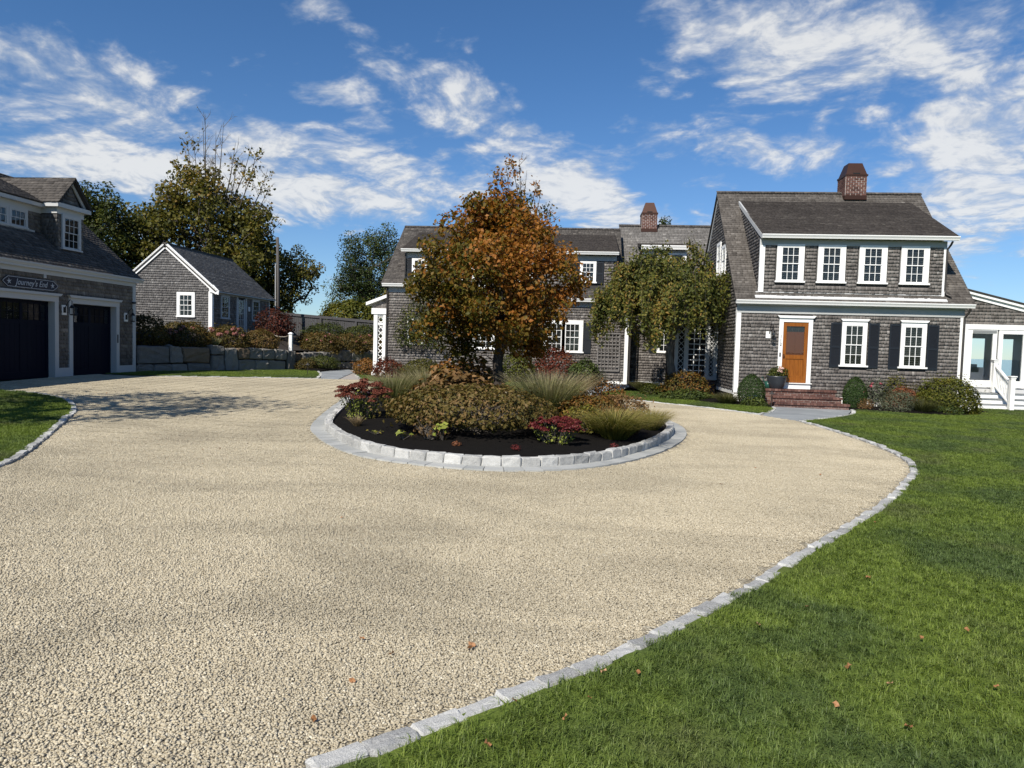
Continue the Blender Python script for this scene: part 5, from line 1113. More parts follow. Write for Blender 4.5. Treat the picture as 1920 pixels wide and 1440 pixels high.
# gabled dormer
FGD = east(-17.3); a0, a1 = 22.44, 23.66; dcy = 23.06; gd_ = MB().box(-20.2, -17.3, a0, a1, 4.5, 6.05).fpoly(FGD, [(a0, 6.05), (a1, 6.05), (dcy, 6.92)], -2.9, 0).build('dormer', 'sheathing', G_)
shingle_obj(gd_, [shingles(FGD, [(a0, 4.62), (a1, 4.62), (a1, 5.82), (a0, 5.82)], [(22.55, 23.55, 4.52, 5.9)], .128, .06, .15, .037), shingles(FGD, [(a0 + .15, 6.12), (a1 - .15, 6.12), (dcy, 6.78)], (), .12, .06, .15, .037), shingles(Fr((0, a0, 0), (1, 0, 0), (0, 0, 1), (0, -1, 0)), [(-17.3, 4.62), (-17.3, 5.82), (-20, 5.82), (-18.7, groofz(-18.7))], (), .128, .08, .18, .02), shingles(Fr((0, a1, 0), (1, 0, 0), (0, 0, 1), (0, 1, 0)), [(-17.3, 4.62), (-17.3, 5.82), (-20, 5.82), (-18.7, groofz(-18.7))], (), .128, .08, .18, .02)], 'wall_shingle_garage')
window(G_, FGD, 22.70, 23.40, 4.72, 5.74, .10, .03, False, False, paint='shaded_grey_white')
cn = MB().box(-19.9, -17.28, a0 - .04, a1 + .04, 5.82, 6.02).box(-19.9, -17.12, a0 - .20, a1 + .20, 6.02, 6.16); cn.fbar(FGD, (a0 - .08, 6.20), (dcy, 7.0), .13, 0, .05); cn.fbar(FGD, (a1 + .08, 6.20), (dcy, 7.0), .13, 0, .05); cn.build('cornice', 'shaded_grey_white', gd_)
for s, yy in ((-1, a0), (1, a1)):
    fy = Fr((0, yy + s * .22, 6.17), (1, 0, 0), (0, -s * (.61 + .22), .93), (0, s * .93, .83)); L = math.hypot(.83, .93); q = MB(); q.fpoly(fy, [(-20.4, 0), (-17.10, 0), (-17.10, L), (-20.4, L)], -.05, -.002); q.build('dormer_roof', 'sheathing', gd_)
    shingle_obj(gd_, [shingles(fy, [(-20.4, -.02), (-17.08, -.02), (-17.08, L + .02), (-20.4, L + .02)], (), .135, .1, .2, .018)], 'roof_shingle', 'dormer_shingles')
# low shed dormer with a row of small windows
FSD = east(-17.9); sd_ = MB().box(-20.3, -17.9, 15.5, 22.42, 4.9, 5.95).build('dormer', 'sheathing', G_); MB().fbox(FSD, 15.5, 22.42, 5.80, 6.0, 0, .05).box(-17.9, -17.66, 15.5, 22.46, 5.98, 6.14).fbox(FSD, 15.5, 22.1, 5.10, 5.19, 0, .07).build('cornice', 'shaded_grey_white', sd_)
shingle_obj(sd_, [shingles(FSD, [(15.5, 5.05), (22.42, 5.05), (22.42, 5.82), (15.5, 5.82)], [(15.5, 21.85, 5.0, 5.9)], .128, .06, .15, .037)], 'wall_shingle_garage')
for k in range(4): window(G_, FSD, 21.14 - k * .78, 21.73 - k * .78, 5.22, 5.72, .09, .0, False, False, cols=3, rows=1, paint='shaded_grey_white', head=.08)
sf, sl = slope_x(-17.64, 6.14, -20.45, GRZ + .02); q = MB(); q.fpoly(sf, [(15.4, 0), (22.5, 0), (22.5, sl), (15.4, sl)], -.06, -.002); q.build('dormer_roof', 'sheathing', sd_); shingle_obj(sd_, [shingles(sf, [(15.4, -.02), (22.5, -.02), (22.5, sl), (15.4, sl)], (), .14, .1, .2, .016)], 'roof_shingle', 'dormer_shingles')
# lanterns and small fittings on the garage front
def wall_lantern(y, z):
    l = MB().fbox(FG, y - .10, y + .10, z - .16, z + .16, .02, .05).build('lantern', 'white_paint', G_); m = MB(); X = GX + .05
    m.tube([(X, y, z + .02), (X + .1, y, z + .22), (X + .2, y, z + .34), (X + .26, y, z + .28), (X + .26, y, z + .15)], .012, 6); m.fbox(FG, y - .05, y + .05, z - .09, z + .09, .05, .07)
    m.prism([(X + .26 + .09 * math.cos(a), y + .09 * math.sin(a), z + .06) for a in np.linspace(0, 6.28, 9)[:-1]], [(X + .26 + .03 * math.cos(a), y + .03 * math.sin(a), z + .16) for a in np.linspace(0, 6.28, 9)[:-1]]); m.tube([(X + .26, y, z - .17), (X + .26, y, z - .13)], .06, 8)
    for a in np.linspace(0, 6.28, 7)[:-1]: m.tube([(X + .26 + .07 * math.cos(a), y + .07 * math.sin(a), z - .15), (X + .26 + .08 * math.cos(a), y + .08 * math.sin(a), z + .07)], .006, 4)
    m.build('lantern_arm', 'dark_metal', l); MB().tube([(X + .26, y, z - .13), (X + .26, y, z - .03), (X + .26, y, z + .06)], [.055, .075, .07], 10).build('lantern_glass', 'clear_glass', l)
wall_lantern(21.79, 2.60); wall_lantern(24.98, 2.50); wall_lantern(18.63, 2.6)
MB().fbox(FG, 25.33, 25.42, 3.02, 3.08, .04, .16).build('camera_housing', 'dark_metal', G_); MB().fbox(FG, 20.9, 21.0, 3.55, 3.66, .02, .06).build('sensor', 'shaded_grey_white', G_)
MB().fbox(FG, 24.46, 24.50, 1.55, 1.85, .05, .07).build('keypad', 'dark_metal', G_)
# the name board
sgn = []; y0, y1, vz0, vz1 = 19.26, 21.50, 3.17, 3.49; n_ = .09
outl = [(y0 + .05, vz0 + .11), (y0 + .13, vz0 + .05), (y0 + .20, vz0), (y1 - .20, vz0), (y1 - .13, vz0 + .05), (y1 - .05, vz0 + .11), (y1, (vz0 + vz1) / 2), (y1 - .05, vz1 - .11), (y1 - .13, vz1 - .05), (y1 - .20, vz1), (y0 + .20, vz1), (y0 + .13, vz1 - .05), (y0 + .05, vz1 - .11), (y0, (vz0 + vz1) / 2)]
board = MB().fpoly(FG, outl, .03, .06).build('name_board', 'sign_navy'); tag(board, 'navy name board with silver letters and starfish above the garage doors', 'sign')
bd_ = MB(); cc = ((y0 + y1) / 2, (vz0 + vz1) / 2); inn = [(cc[0] + (a - cc[0]) * .985, cc[1] + (b - cc[1]) * .90) for a, b in outl]
for a, b in zip(inn, inn[1:] + inn[:1]): bd_.fbar(FG, a, b, .014, .06, .065)
bd_.build('border', 'sign_silver', board)
def starfish(cy, cz, r):
    p = []
    for k in range(10): a = math.pi / 2 + k * math.pi / 5 + .12; q = r if k % 2 == 0 else r * .30; p.append((cy + q * math.cos(a), cz + q * math.sin(a)))
    MB().fpoly(FG, p, .06, .07).build('starfish', 'sign_silver', board)
starfish(y0 + .25, cc[1], .095); starfish(y1 - .25, cc[1], .095)
cu = bpy.data.curves.new('lettering', 'FONT'); cu.body = "Journey's End"; cu.size = .255; cu.shear = .32; cu.extrude = .004; cu.align_x = 'CENTER'; cu.align_y = 'CENTER'; cu.space_character = 1.04
tmp = bpy.data.objects.new('tmp', cu); C.objects.link(tmp); bpy.context.view_layer.update(); me = bpy.data.meshes.new_from_object(tmp); bpy.data.objects.remove(tmp)
o = link('lettering', me, 'sign_silver', board); o.matrix_local = Matrix(((0, 0, 1, GX + .068), (.86, 0, 0, cc[0]), (0, 1, 0, cc[1] + .0), (0, 0, 0, 1)))

# ------------------------------------------------------------------ garden shed on the terrace
S_ = thing('shed', 'small grey shingled gabled shed with white trim behind the boulder wall', 'shed', (-20.7, 34.5, 1.8))
TX0, TX1, TY0, TY1 = -23.2, -18.32, 34.5, 41.2; TE, TA, tcx = 4.22, 6.52, -20.76
sw_ = MB().box(TX0, TX1, TY0, TY1, 1.4, TE).fpoly(front(TY0), [(TX0, TE), (TX1, TE), (tcx, TA - .1)], -(TY1 - TY0), 0).build('wall', 'sheathing', S_)
FT = front(TY0); FTE = east(TX1)
shingle_obj(sw_, [shingles(FT, [(TX0, 1.85), (TX1 - .17, 1.85), (TX1 - .17, TE + .05), (tcx, TA - .12), (TX0, TE + .05)], [(-20.20, -19.18, 2.78, 4.10)], .12, .07, .16, .034), shingles(FTE, [(TY0 + .1, 1.95), (TY1 - .1, 1.95), (TY1 - .1, 4.06), (TY0 + .1, 4.06)], [(35.28, 36.28, 2.75, 4.1), (36.98, 38.2, 1.9, 4.1), (38.86, 39.86, 2.75, 4.1)], .12, .07, .16, .034)], 'wall_shingle_shed')
MB().fbox(FT, TX1 - .17, TX1 + .02, 1.8, 4.15, 0, .04).fbox(FTE, TY0 - .02, TY0 + .12, 1.8, 4.1, 0, .03).build('corner_board', 'white_paint', S_); MB().fbox(FTE, TY1 - .12, TY1, 1.8, 4.1, 0, .04).fbox(FTE, TY0, TY1, 4.05, 4.25, 0, .05).fbox(FTE, TY0 + .1, TY1, 1.75, 1.95, 0, .03).build('side_trim', 'shaded_grey_white', S_)
window(S_, FT, -20.02, -19.34, 2.88, 3.95, .14, .02, False, False); window(S_, FTE, 35.42, 36.14, 2.86, 3.95, .10, .03, False, False, paint='shaded_grey_white'); window(S_, FTE, 38.98, 39.72, 2.86, 3.95, .10, .03, False, False, paint='shaded_grey_white')
sdr = MB(); sdr.fbox(FTE, 37.0, 37.14, 1.95, 4.05, 0, .07); sdr.fbox(FTE, 38.06, 38.2, 1.95, 4.05, 0, .07); sdr.fbox(FTE, 37.14, 37.30, 1.95, 3.98, .0, .04); sdr.fbox(FTE, 37.9, 38.06, 1.95, 3.98, .0, .04)
for j in range(6): v = 2.15 + .35 * j; sdr.fbox(FTE, 37.3, 37.9, v - .015, v + .015, .01, .038)
for i in range(1, 3): u = 37.3 + .2 * i; sdr.fbox(FTE, u - .015, u + .015, 2.15, 3.9, .01, .037)
so = sdr.build('shed_door', 'shaded_grey_white', S_)
for i in range(3):
    for j in range(5): ubox('pane', FTE, 37.3 + .2 * i + .015, 37.3 + .2 * (i + 1) - .015, 2.15 + .35 * j + .015, 2.15 + .35 * (j + 1) - .015, .012, .016, 'window_glass', so)
MB().fbox(FTE, 38.42, 38.62, 3.35, 3.6, .02, .05).build('lantern', 'white_paint', S_)
for s, ex in ((1, TX1 + .28), (-1, TX0 - .28)):
    f_, L_ = slope_x(ex, TE - .02, tcx, TA); q = MB(); q.fpoly(f_, [(TY0 - .12, 0), (TY1 + .2, 0), (TY1 + .2, L_), (TY0 - .12, L_)], -.1, -.002); rr = q.build('roof', 'sheathing', S_)
    shingle_obj(rr, [shingles(f_, [(TY0 - .13, -.03), (TY1 + .21, -.03), (TY1 + .21, L_), (TY0 - .13, L_)], (), .14, .1, .2, .018)], 'roof_shingle_grey')
MB().box(tcx - .10, tcx + .10, TY0 - .14, TY1 + .22, TA - .06, TA + .03).build('ridge_cap', 'roof_shingle', S_)
rk = MB()
for ex in (TX1 + .30, TX0 - .30): rk.fbar(FT, (ex, TE - .12), (tcx, TA - .09), .25, .02, .09); rk.fbar(FT, (ex, TE - .03), (tcx, TA - .005), .06, .09, .125)
rk.build('rake_board', 'white_paint', S_); MB().fpoly(FT, [(TX1 - .10, 4.10), (TX1 + .05, 4.10), (TX1 + .38, 3.98), (TX1 + .40, 4.18), (TX1 + .1, 4.48), (TX1 - .10, 4.48)], .02, .092).build('eave_return', 'white_paint', S_); MB().fbox(FTE, TY0, TY1 + .2, 4.12, 4.2, .05, .30).build('gutter', 'shaded_grey_white', S_)

# ------------------------------------------------------------------ terrace, boulder wall, fence, pole, rope post
WA = np.array([-16.62, 25.7]); WB = np.array([-13.55, 32.85]); wd = (WB - WA) / np.linalg.norm(WB - WA); wn = np.array([wd[1], -wd[0]])
terrace = [tuple(WA - wn * .35), tuple(WB - wn * .35), (-13.6, 34.6), (-12.5, 38.0), (-11.2, 44), (-11.0, 60), (-40, 60), (-40, 24.5), (-25, 24.5), (-24.3, 25.6)]
def terr_top(X, Y): return 1.32 - terr(X, Y) + .55 * sm(edge_dist(terrace, X, Y) / 3.0) * (np.asarray(X) < -15) + .2 * sm(edge_dist(terrace, X, Y) / 4)
sheet('terrace', terrace, 0, 'soil', .8, terr_top)
def bank_z(x, y): return tz(x, y) + float(terr_top(np.array([x]), np.array([y]))[0])
def boulder_mesh(pts, depth, mat, seed):
    """quarried stone with the given face outline (u,z), rough all over"""
    g = np.random.default_rng(seed); bm = bmesh.new(); c = np.mean(np.array(pts), 0); fr_ = [bm.verts.new((c[0] + (u - c[0]) * .985, -g.uniform(.0, .05), c[1] + (v - c[1]) * .97)) for u, v in pts]; bk = [bm.verts.new((u, depth, v)) for u, v in pts]; n = len(pts)
    bm.faces.new(fr_); bm.faces.new(bk[::-1])
    for i in range(n): bm.faces.new((fr_[i], bk[i], bk[(i + 1) % n], fr_[(i + 1) % n]))
    bmesh.ops.recalc_face_normals(bm, faces=bm.faces); bmesh.ops.bevel(bm, geom=list(bm.edges), offset=.035, segments=1, affect='EDGES'); bmesh.ops.triangulate(bm, faces=bm.faces)
    for _ in range(2): bmesh.ops.subdivide_edges(bm, edges=[e for e in bm.edges if e.calc_length() > .2], cuts=1, use_grid_fill=False); bmesh.ops.triangulate(bm, faces=bm.faces)
    for v in bm.verts: v.co += Vector(g.normal(0, .014, 3))
    me = bpy.data.meshes.new('stone'); bm.to_mesh(me); bm.free(); me.materials.append(MATS[mat]); return me
BW = thing('boulder_wall', 'dry laid retaining wall of big grey quarried stones from the garage corner', 'wall', (float(WA[0]), float(WA[1]), .4))
MB().prism([(*(WA - wn * .12), .2), (*(WB - wn * .12), .2), (*(WB - wn * .5), .2), (*(WA - wn * .5), .2)], [(*(WA - wn * .12), 1.2), (*(WB - wn * .12), 1.2), (*(WB - wn * .5), 1.2), (*(WA - wn * .5), 1.2)]).build('backfill', 'soil', BW)
stones = [([(0, .75), (1.38, .76), (1.40, 1.42), (.1, 1.44), (0, 1.40)], 0), ([(1.43, .75), (2.0, .76), (1.92, 1.40), (1.42, 1.50)], 0), ([(2.03, .80), (3.28, .76), (3.26, 1.42), (1.96, 1.40)], 1), ([(0, .40), (.68, .40), (.67, .73), (0, .73)], 0), ([(.71, .40), (1.46, .40), (1.45, .73), (.70, .72)], 0), ([(1.49, .40), (2.20, .40), (2.16, .74), (1.48, .72)], 0), ([(2.24, .38), (3.34, .38), (3.32, .74), (2.22, .77)], 0),
          ([(3.36, 1.13), (3.98, 1.12), (3.98, 1.48), (3.34, 1.52)], 0), ([(3.37, .38), (4.02, .38), (3.97, 1.10), (3.38, 1.09)], 0), ([(4.06, .36), (4.78, .36), (4.68, 1.40), (4.02, 1.38)], 0), ([(4.74, .92), (5.36, .92), (5.38, 1.40), (4.72, 1.40)], 1), ([(5.39, .92), (6.08, .90), (6.06, 1.40), (5.40, 1.42)], 0), ([(4.81, .36), (5.68, .36), (5.66, .88), (4.78, .89)], 0), ([(5.71, .36), (6.46, .36), (6.44, .86), (5.69, .88)], 0), ([(6.11, .90), (6.84, .88), (6.82, 1.36), (6.10, 1.38)], 0), ([(6.49, .34), (7.45, .34), (7.50, .83), (6.47, .86)], 0), ([(6.87, .88), (7.58, .86), (7.60, 1.34), (6.86, 1.37)], 0), ([(7.62, .34), (8.1, .34), (8.15, 1.30), (7.64, 1.33)], 0)]
Mw = Matrix(((wd[0], -wn[0], 0, WA[0]), (wd[1], -wn[1], 0, WA[1]), (0, 0, 1, 0), (0, 0, 0, 1)))
for k, (p, r) in enumerate(stones):
    o = link('stone', boulder_mesh(p, .42, 'rust_stone' if r else 'wall_stone', k), None, BW); o.matrix_basis = Mw
# lower run of stones along the path
LW = thing('stone_wall', 'low row of dark grey block stones along the slate path behind the planting', 'wall', (-13.2, 34.5, .5)); LA = np.array([-13.75, 33.6]); LB = np.array([-10.4, 39.5]); ld = (LB - LA) / np.linalg.norm(LB - LA); ln = np.array([ld[1], -ld[0]]); Lm = Matrix(((ld[0], -ln[0], 0, LA[0]), (ld[1], -ln[1], 0, LA[1]), (0, 0, 1, 0), (0, 0, 0, 1))); u = 0; k = 0
MB().prism([(*(LA - ln * .15), .2), (*(LB - ln * .15), .2), (*(LB - ln * .5), .2), (*(LA - ln * .5), .2)], [(*(LA - ln * .15), 1.1), (*(LB - ln * .15), 1.1), (*(LB - ln * .5), 1.1), (*(LA - ln * .5), 1.1)]).build('backfill', 'soil', LW)
while u < 6.7:
    w = rng.uniform(.5, .85); t = 1.22 + .02 * u + rng.uniform(-.05, .05); o = link('stone', boulder_mesh([(u + .015, .78), (u + w - .015, .76 + rng.uniform(0, .05)), (u + w - .02, t + rng.uniform(-.04, .04)), (u + .02, t)], .4, 'rust_stone' if k == 0 else 'wall_stone', 60 + k), None, LW); o.matrix_basis = Lm
    o = link('stone', boulder_mesh([(u + .015, .30), (u + w - .015, .30), (u + w - .02, .74), (u + .02, .75)], .4, 'wall_stone', 90 + k), None, LW); o.matrix_basis = Lm; u += w; k += 1
# board fence
FN = thing('fence', 'dark weathered vertical board fence with capped rail behind the hedge', 'fence', (-16, 45, 1.6)); fx0, fx1 = -21.5, -10.5
fz = lambda x: 3.62 - (x + 19.5) * .062
x = fx0; bmesh_b = {}
while x < fx1: MB().box(x + .006, x + .134, 45.0, 45.025, 1.0, fz(x) - .16 + rng.uniform(-.01, .01)).build('board', 'fence_wood', FN); x += .14
MB().hexa([(fx0, 44.93, fz(fx0) - .17), (fx1, 44.93, fz(fx1) - .17), (fx1, 45.1, fz(fx1) - .17), (fx0, 45.1, fz(fx0) - .17), (fx0, 44.93, fz(fx0)), (fx1, 44.93, fz(fx1)), (fx1, 45.1, fz(fx1)), (fx0, 45.1, fz(fx0))]).build('cap_rail', 'fence_wood', FN)
for x in np.arange(fx0 + .3, fx1, 2.35): MB().box(x - .06, x + .06, 44.88, 45.0, 1.0, fz(x) - .17).build('post', 'fence_wood', FN)
up = thing('utility_pole', 'tall bare wooden utility pole standing behind the shed', 'pole', (-18.55, 43, 1.8)); MB().tube([(-18.5, 43, 1.2), (-18.55, 43, 5), (-18.62, 43, 8.15)], [.11, .10, .085], 10).build('shaft', 'pole_wood', up, True); MB().tube([(-18.65, 42.86, 3.4), (-18.68, 42.87, 6.5)], .022, 6).build('conduit', 'lead_flashing', up)
rp = thing('rope_post', 'white capped post with a rope on top of the boulder wall', 'post', (-13.66, 33.2, 1.3)); MB().box(-13.73, -13.59, 33.13, 33.27, 1.2, 2.1).build('shaft', 'white_paint', rp); MB().box(-13.76, -13.56, 33.10, 33.30, 2.1, 2.13).prism([(-13.75, 33.11, 2.13), (-13.57, 33.11, 2.13), (-13.57, 33.29, 2.13), (-13.75, 33.29, 2.13)], [(-13.70, 33.16, 2.19), (-13.62, 33.16, 2.19), (-13.62, 33.24, 2.19), (-13.70, 33.24, 2.19)]).build('cap', 'white_paint', rp)
MB().tube([(-13.73, 33.2, 2.04), (-14.1, 33.6, 1.97), (-14.5, 34.0, 1.96), (-14.9, 34.4, 2.0), (-15.2, 34.7, 2.08)], .014, 6).tube([(-13.75, 33.2, 2.03), (-13.78, 33.19, 1.6)], .014, 6).build('rope', 'rope', rp)

# ------------------------------------------------------------------ trees
def maple_tint(p, g): return float(np.clip(.50 + .26 * p[0] + .10 * p[2] + g.normal(0, .12), .05, 1))
prof = lambda z: (.98 - .52 * max(z, 0) ** 1.3) if z > 0 else (1 - .18 * (-z) ** 2)
mc = envelope_clumps((-2.0, 16.9, 3.34), (2.0, 1.95, 2.02), 200, .40, 150, maple_tint, prof, .42, 3)
mc = [c for c in mc if c[2] > 1.5 and (c[2] > 1.95 or math.hypot(c[0] + 1.8, c[1] - 16.9) > .8)]
mc += [(-2.05 + a, 16.9, z, .26, .26, .3, 60, .68) for a, z in ((0, 5.35), (.2, 5.6), (-.25, 5.15), (.1, 5.05), (.45, 5.2))]
grow_tree('maple_tree', 'young maple turning orange in the planted gravel island', 'tree', (-1.79, 16.9, iz(-1.79, 16.9)), 3.6, .125, mc, .105, ('maple_leaf', 'bark_dark'), twigs=2)

# weeping tree: an umbrella of hanging shoots
def weeping():
    b = np.array([3.72, 27.2, tz(3.72, 27.2) + .1]); root = thing('weeping_tree', 'small weeping tree with olive leaves in front of the lattice bay', 'tree', b)
    trunk = [b, b + [-.03, 0, .7], b + [-.20, 0, 1.5], b + [-.10, 0, 2.1]]; MB().tube(trunk, [.20, .15, .14, .13], 10).build('trunk', 'bark_grey', root, True)
    lm = MB(); P = []; N = []; T = []; g = np.random.default_rng(5); fork = np.array(trunk[-1]); cen = np.array([3.35, 27.2, 0])
    for k in range(92):
        a = g.uniform(0, 6.28); r = math.sqrt(g.uniform(.02, 1)); rx, ry = 2.5, 1.75; e = cen + [math.cos(a) * rx * r, math.sin(a) * ry * r, 5.12 - 1.35 * r * r + g.normal(0, .34)]
        if math.cos(a) * r > .1: e[2] += .18
        m = (fork + e) / 2 + [0, 0, .45 + .3 * r]; lm.tube([fork, (fork + m) / 2 + [0, 0, .12], m, e], [.05, .032, .018, .006], 4)
        for s in range(7):
            st = e + g.normal(0, .15, 3) * [1, 1, .6]; L = g.uniform(.45, 1.5) * (.7 + .6 * r); q = st + [g.normal(0, .10) + math.cos(a) * .12, g.normal(0, .10) + math.sin(a) * .12, -L]; lm.tube([st, (st + q) / 2 + [0, 0, .03], q], [.005, .004, .002], 3)
            n = int(25 * L / .6) + 9; f = g.uniform(-.1, 1, n)[:, None]; P.append(st + (q - st) * f + g.normal(0, .07, (n, 3))); N.append(np.column_stack([np.full(n, math.cos(a) * .5), np.full(n, math.sin(a) * .5 - .2), np.full(n, .25)]) + g.normal(0, .6, (n, 3))); T.append(np.clip(g.normal(.50 + .1 * math.sin(k * 2.3), .2, n) + .1 * (1 - f[:, 0]), 0, 1))
    lm.build('limbs', 'bark_grey', root); P = np.concatenate(P); keep = P[:, 2] > 2.0 + .25 * np.sin(P[:, 0] * 4); link('crown', leaf_mesh('crown', P[keep], np.concatenate(N)[keep], rng.uniform(.075, .16, keep.sum()), np.concatenate(T)[keep], .55), 'weeping_leaf', root)
weeping()

tf = lambda m, s=.14: (lambda p, g: float(np.clip(m + .12 * p[2] + g.normal(0, s), 0, 1)))
# half-bare maple behind the shed
bc = envelope_clumps((-26.2, 47.5, 7.8), (6.3, 4.2, 5.0), 220, 1.0, 150, tf(.42), lambda z: 1 - .30 * max(z, 0), .45, 21)
big = grow_tree('bare_topped_tree', 'large olive tree behind the shed with bare upper branches', 'tree', (-25.5, 47.5, 1.5), 9.0, .36, bc, .26, ('tree_leaf_olive', 'twig'), twigs=4)
def fan(root, base, tips, mat_leaf, leaf, seed, side=9, r0=.075):
    """upright bare shoots with side twigs and a few clinging leaves; tips = (x, y, z, leaf amount)"""
    g = np.random.default_rng(seed); m = MB(); P = []; T = []
    for (tx, ty, t_z, amt) in tips:
        e = np.array([tx, ty, t_z]); b0 = np.array(base) + g.normal(0, .35, 3) * [1, 1, 1.5]; h = e - b0; c1 = b0 + h * .35 + [h[0] * .22, h[1] * .22, 0]; c2 = b0 + h * .7 + [h[0] * .14, h[1] * .14, 0]; pts = [b0, c1, c2, e]; m.tube(pts, [r0, r0 * .65, r0 * .4, .008], 5); L = np.linalg.norm(h)
        for k in range(side):
            f = g.uniform(.25, .98); i = min(int(f * 3), 2); q = pts[i] + (pts[i + 1] - pts[i]) * (f * 3 - i); a = g.uniform(0, 6.28); ln = L * g.uniform(.10, .24) * (1.15 - f * .6); d = np.array([math.cos(a) * .62, math.sin(a) * .62, .75]); t1 = q + d * ln; m.tube([q, q + d * ln * .5 + g.normal(0, .04, 3), t1 + [0, 0, ln * .12]], [.022, .014, .006], 3)
            for w in range(3): ff = g.uniform(.3, 1); qq = q + d * ln * ff; dd = d + g.normal(0, .45, 3); m.tube([qq, qq + dd * ln * .4], [.010, .004], 3)
            n = int(g.poisson(amt)); P.append(q + d * ln * g.uniform(.3, 1.1, (n, 1)) + g.normal(0, .16, (n, 3))); T.append(np.clip(g.normal(.72, .18, n), 0, 1))
    m.build('shoots', 'twig', root); P = np.concatenate(P); T = np.concatenate(T); tag(link('crown_top', leaf_mesh('crown_top', P, unitv(len(P)) + [0, -.3, .3], leaf * g.uniform(.7, 1.2, len(P)), T, .75), mat_leaf, root), kind='stuff')
fan(big, (-25.3, 47.3, 7.6), [(-28.6, 47, 11.6, 6), (-27.9, 47, 12.9, 9), (-27.3, 46.6, 14.2, 12), (-26.9, 47.2, 15.2, 9), (-26.4, 47, 15.6, 2), (-25.9, 47.4, 16.6, .5), (-25.4, 46.8, 16.9, .3), (-24.9, 47.3, 15.9, .6), (-24.2, 47, 16.4, .4), (-23.6, 47.5, 15.2, 1), (-23.1, 46.9, 14.1, 2), (-22.3, 47.2, 14.9, 7), (-21.7, 46.8, 14.6, 12), (-21.2, 47.3, 13.4, 9), (-20.9, 46.8, 12.0, 3), (-20.6, 47, 10.8, 2), (-20.2, 47.2, 9.8, 2), (-26.0, 47, 13.2, 4), (-24.6, 46.6, 13.2, 3), (-27.6, 47, 11.2, 9)], 'tree_leaf_olive', .24, 71)
grow_tree('dark_tree', 'dense dark green tree rising behind the garage roof', 'tree', (-30.8, 43, 1.5), 6.5, .25, envelope_clumps((-30.6, 43, 7.2), (2.3, 2.0, 3.8), 100, .75, 150, tf(.35), None, .45, 31), .19, ('tree_leaf_green', 'bark_dark'))
grow_tree('dark_tree', 'dark green tree with sparse lower limbs behind the utility pole', 'tree', (-20.6, 50, 1.5), 5.0, .2, envelope_clumps((-21.0, 50, 6.4), (2.3, 2.0, 2.3), 60, .65, 95, tf(.45), None, .5, 32) + envelope_clumps((-23, 49, 4.5), (2.6, 1.5, 2.6), 65, .8, 130, tf(.3), None, .4, 33), .18, ('tree_leaf_olive', 'twig'), twigs=5)
grow_tree('wispy_evergreen', 'tall wispy dark evergreen beyond the fence left of the wing', 'tree', (-14.6, 50, 1.5), 7.0, .22, envelope_clumps((-14.7, 50, 6.9), (2.5, 1.7, 2.9), 115, .7, 170, tf(.4), None, .3, 34) + envelope_clumps((-16.2, 50, 4.9), (1.9, 1.5, 1.9), 45, .6, 110, tf(.5), None, .3, 36), .13, ('evergreen_leaf', 'twig'), twigs=6)
shrub('round_bush', 'big rounded yellow green bush beyond the board fence', (-15.5, 48, 1.4), (2.5, 1.7, 2.2), 5200, .17, 'bush_gold_green', 'bush', bias=.5, shell=.8)
shrub('round_bush', 'dark green bush low against the fence beside the shed', (-19.8, 46.8, 1.4), (1.8, 1.2, 1.5), 2400, .16, 'tree_leaf_green', 'bush')
shrub('round_bush', 'bush of yellow leaves beside the roof edge of the wing', (-12.2, 46, 1.2), (1.0, 1.0, 2.9), 2200, .14, 'bush_gold_green', 'bush', bias=.8)
shrub('round_bush', 'dark bush filling the gap between fence and portico', (-11.6, 47, 1.2), (1.7, 1.2, 1.4), 2400, .15, 'tree_leaf_green', 'bush')
rc_ = envelope_clumps((-3.5, 44, 8.6), (2.2, 1.8, 2.3), 60, .55, 60, tf(.35), None, .4, 41); 
spt = grow_tree('sparse_tree', 'thin autumn tree behind the wing with bare twigs above the maple', 'tree', (-3.6, 44, .3), 10.2, .17, rc_, .19, ('tree_leaf_green', 'bark_dark'), twigs=3)
fan(spt, (-3.6, 44, 8.2), [(-5.6, 44, 11.6, 14), (-5.2, 43.8, 12.2, 14), (-4.6, 44, 13.0, 14), (-4.2, 44.1, 13.3, 9), (-3.8, 43.9, 13.4, 1.5), (-3.3, 44, 12.6, 1), (-2.7, 44, 12.0, 8), (-2.4, 43.8, 11.3, 8), (-1.7, 44, 10.6, 3), (-1.2, 44, 9.8, 1)], 'maple_leaf', .2, 72, 7, .05)
grow_tree('cedar_tree', 'tip of a dark evergreen showing behind the smaller chimney', 'tree', (5.1, 46, .3), 9.0, .16, envelope_clumps((5.1, 46, 8.6), (1.0, .8, 1.7), 40, .4, 70, tf(.4), None, .3, 43), .12, ('evergreen_leaf', 'bark_dark'))

grow_tree('lawn_tree', 'broad leafy tree on the left lawn shading the drive', 'tree', (-13.2, 9.2, .05), 5.5, .2, envelope_clumps((-13.6, 9.2, 6.5), (3.0, 3.0, 2.0), 85, .7, 48, tf(.4), None, .4, 51), .17, ('tree_leaf_green', 'bark_dark'))

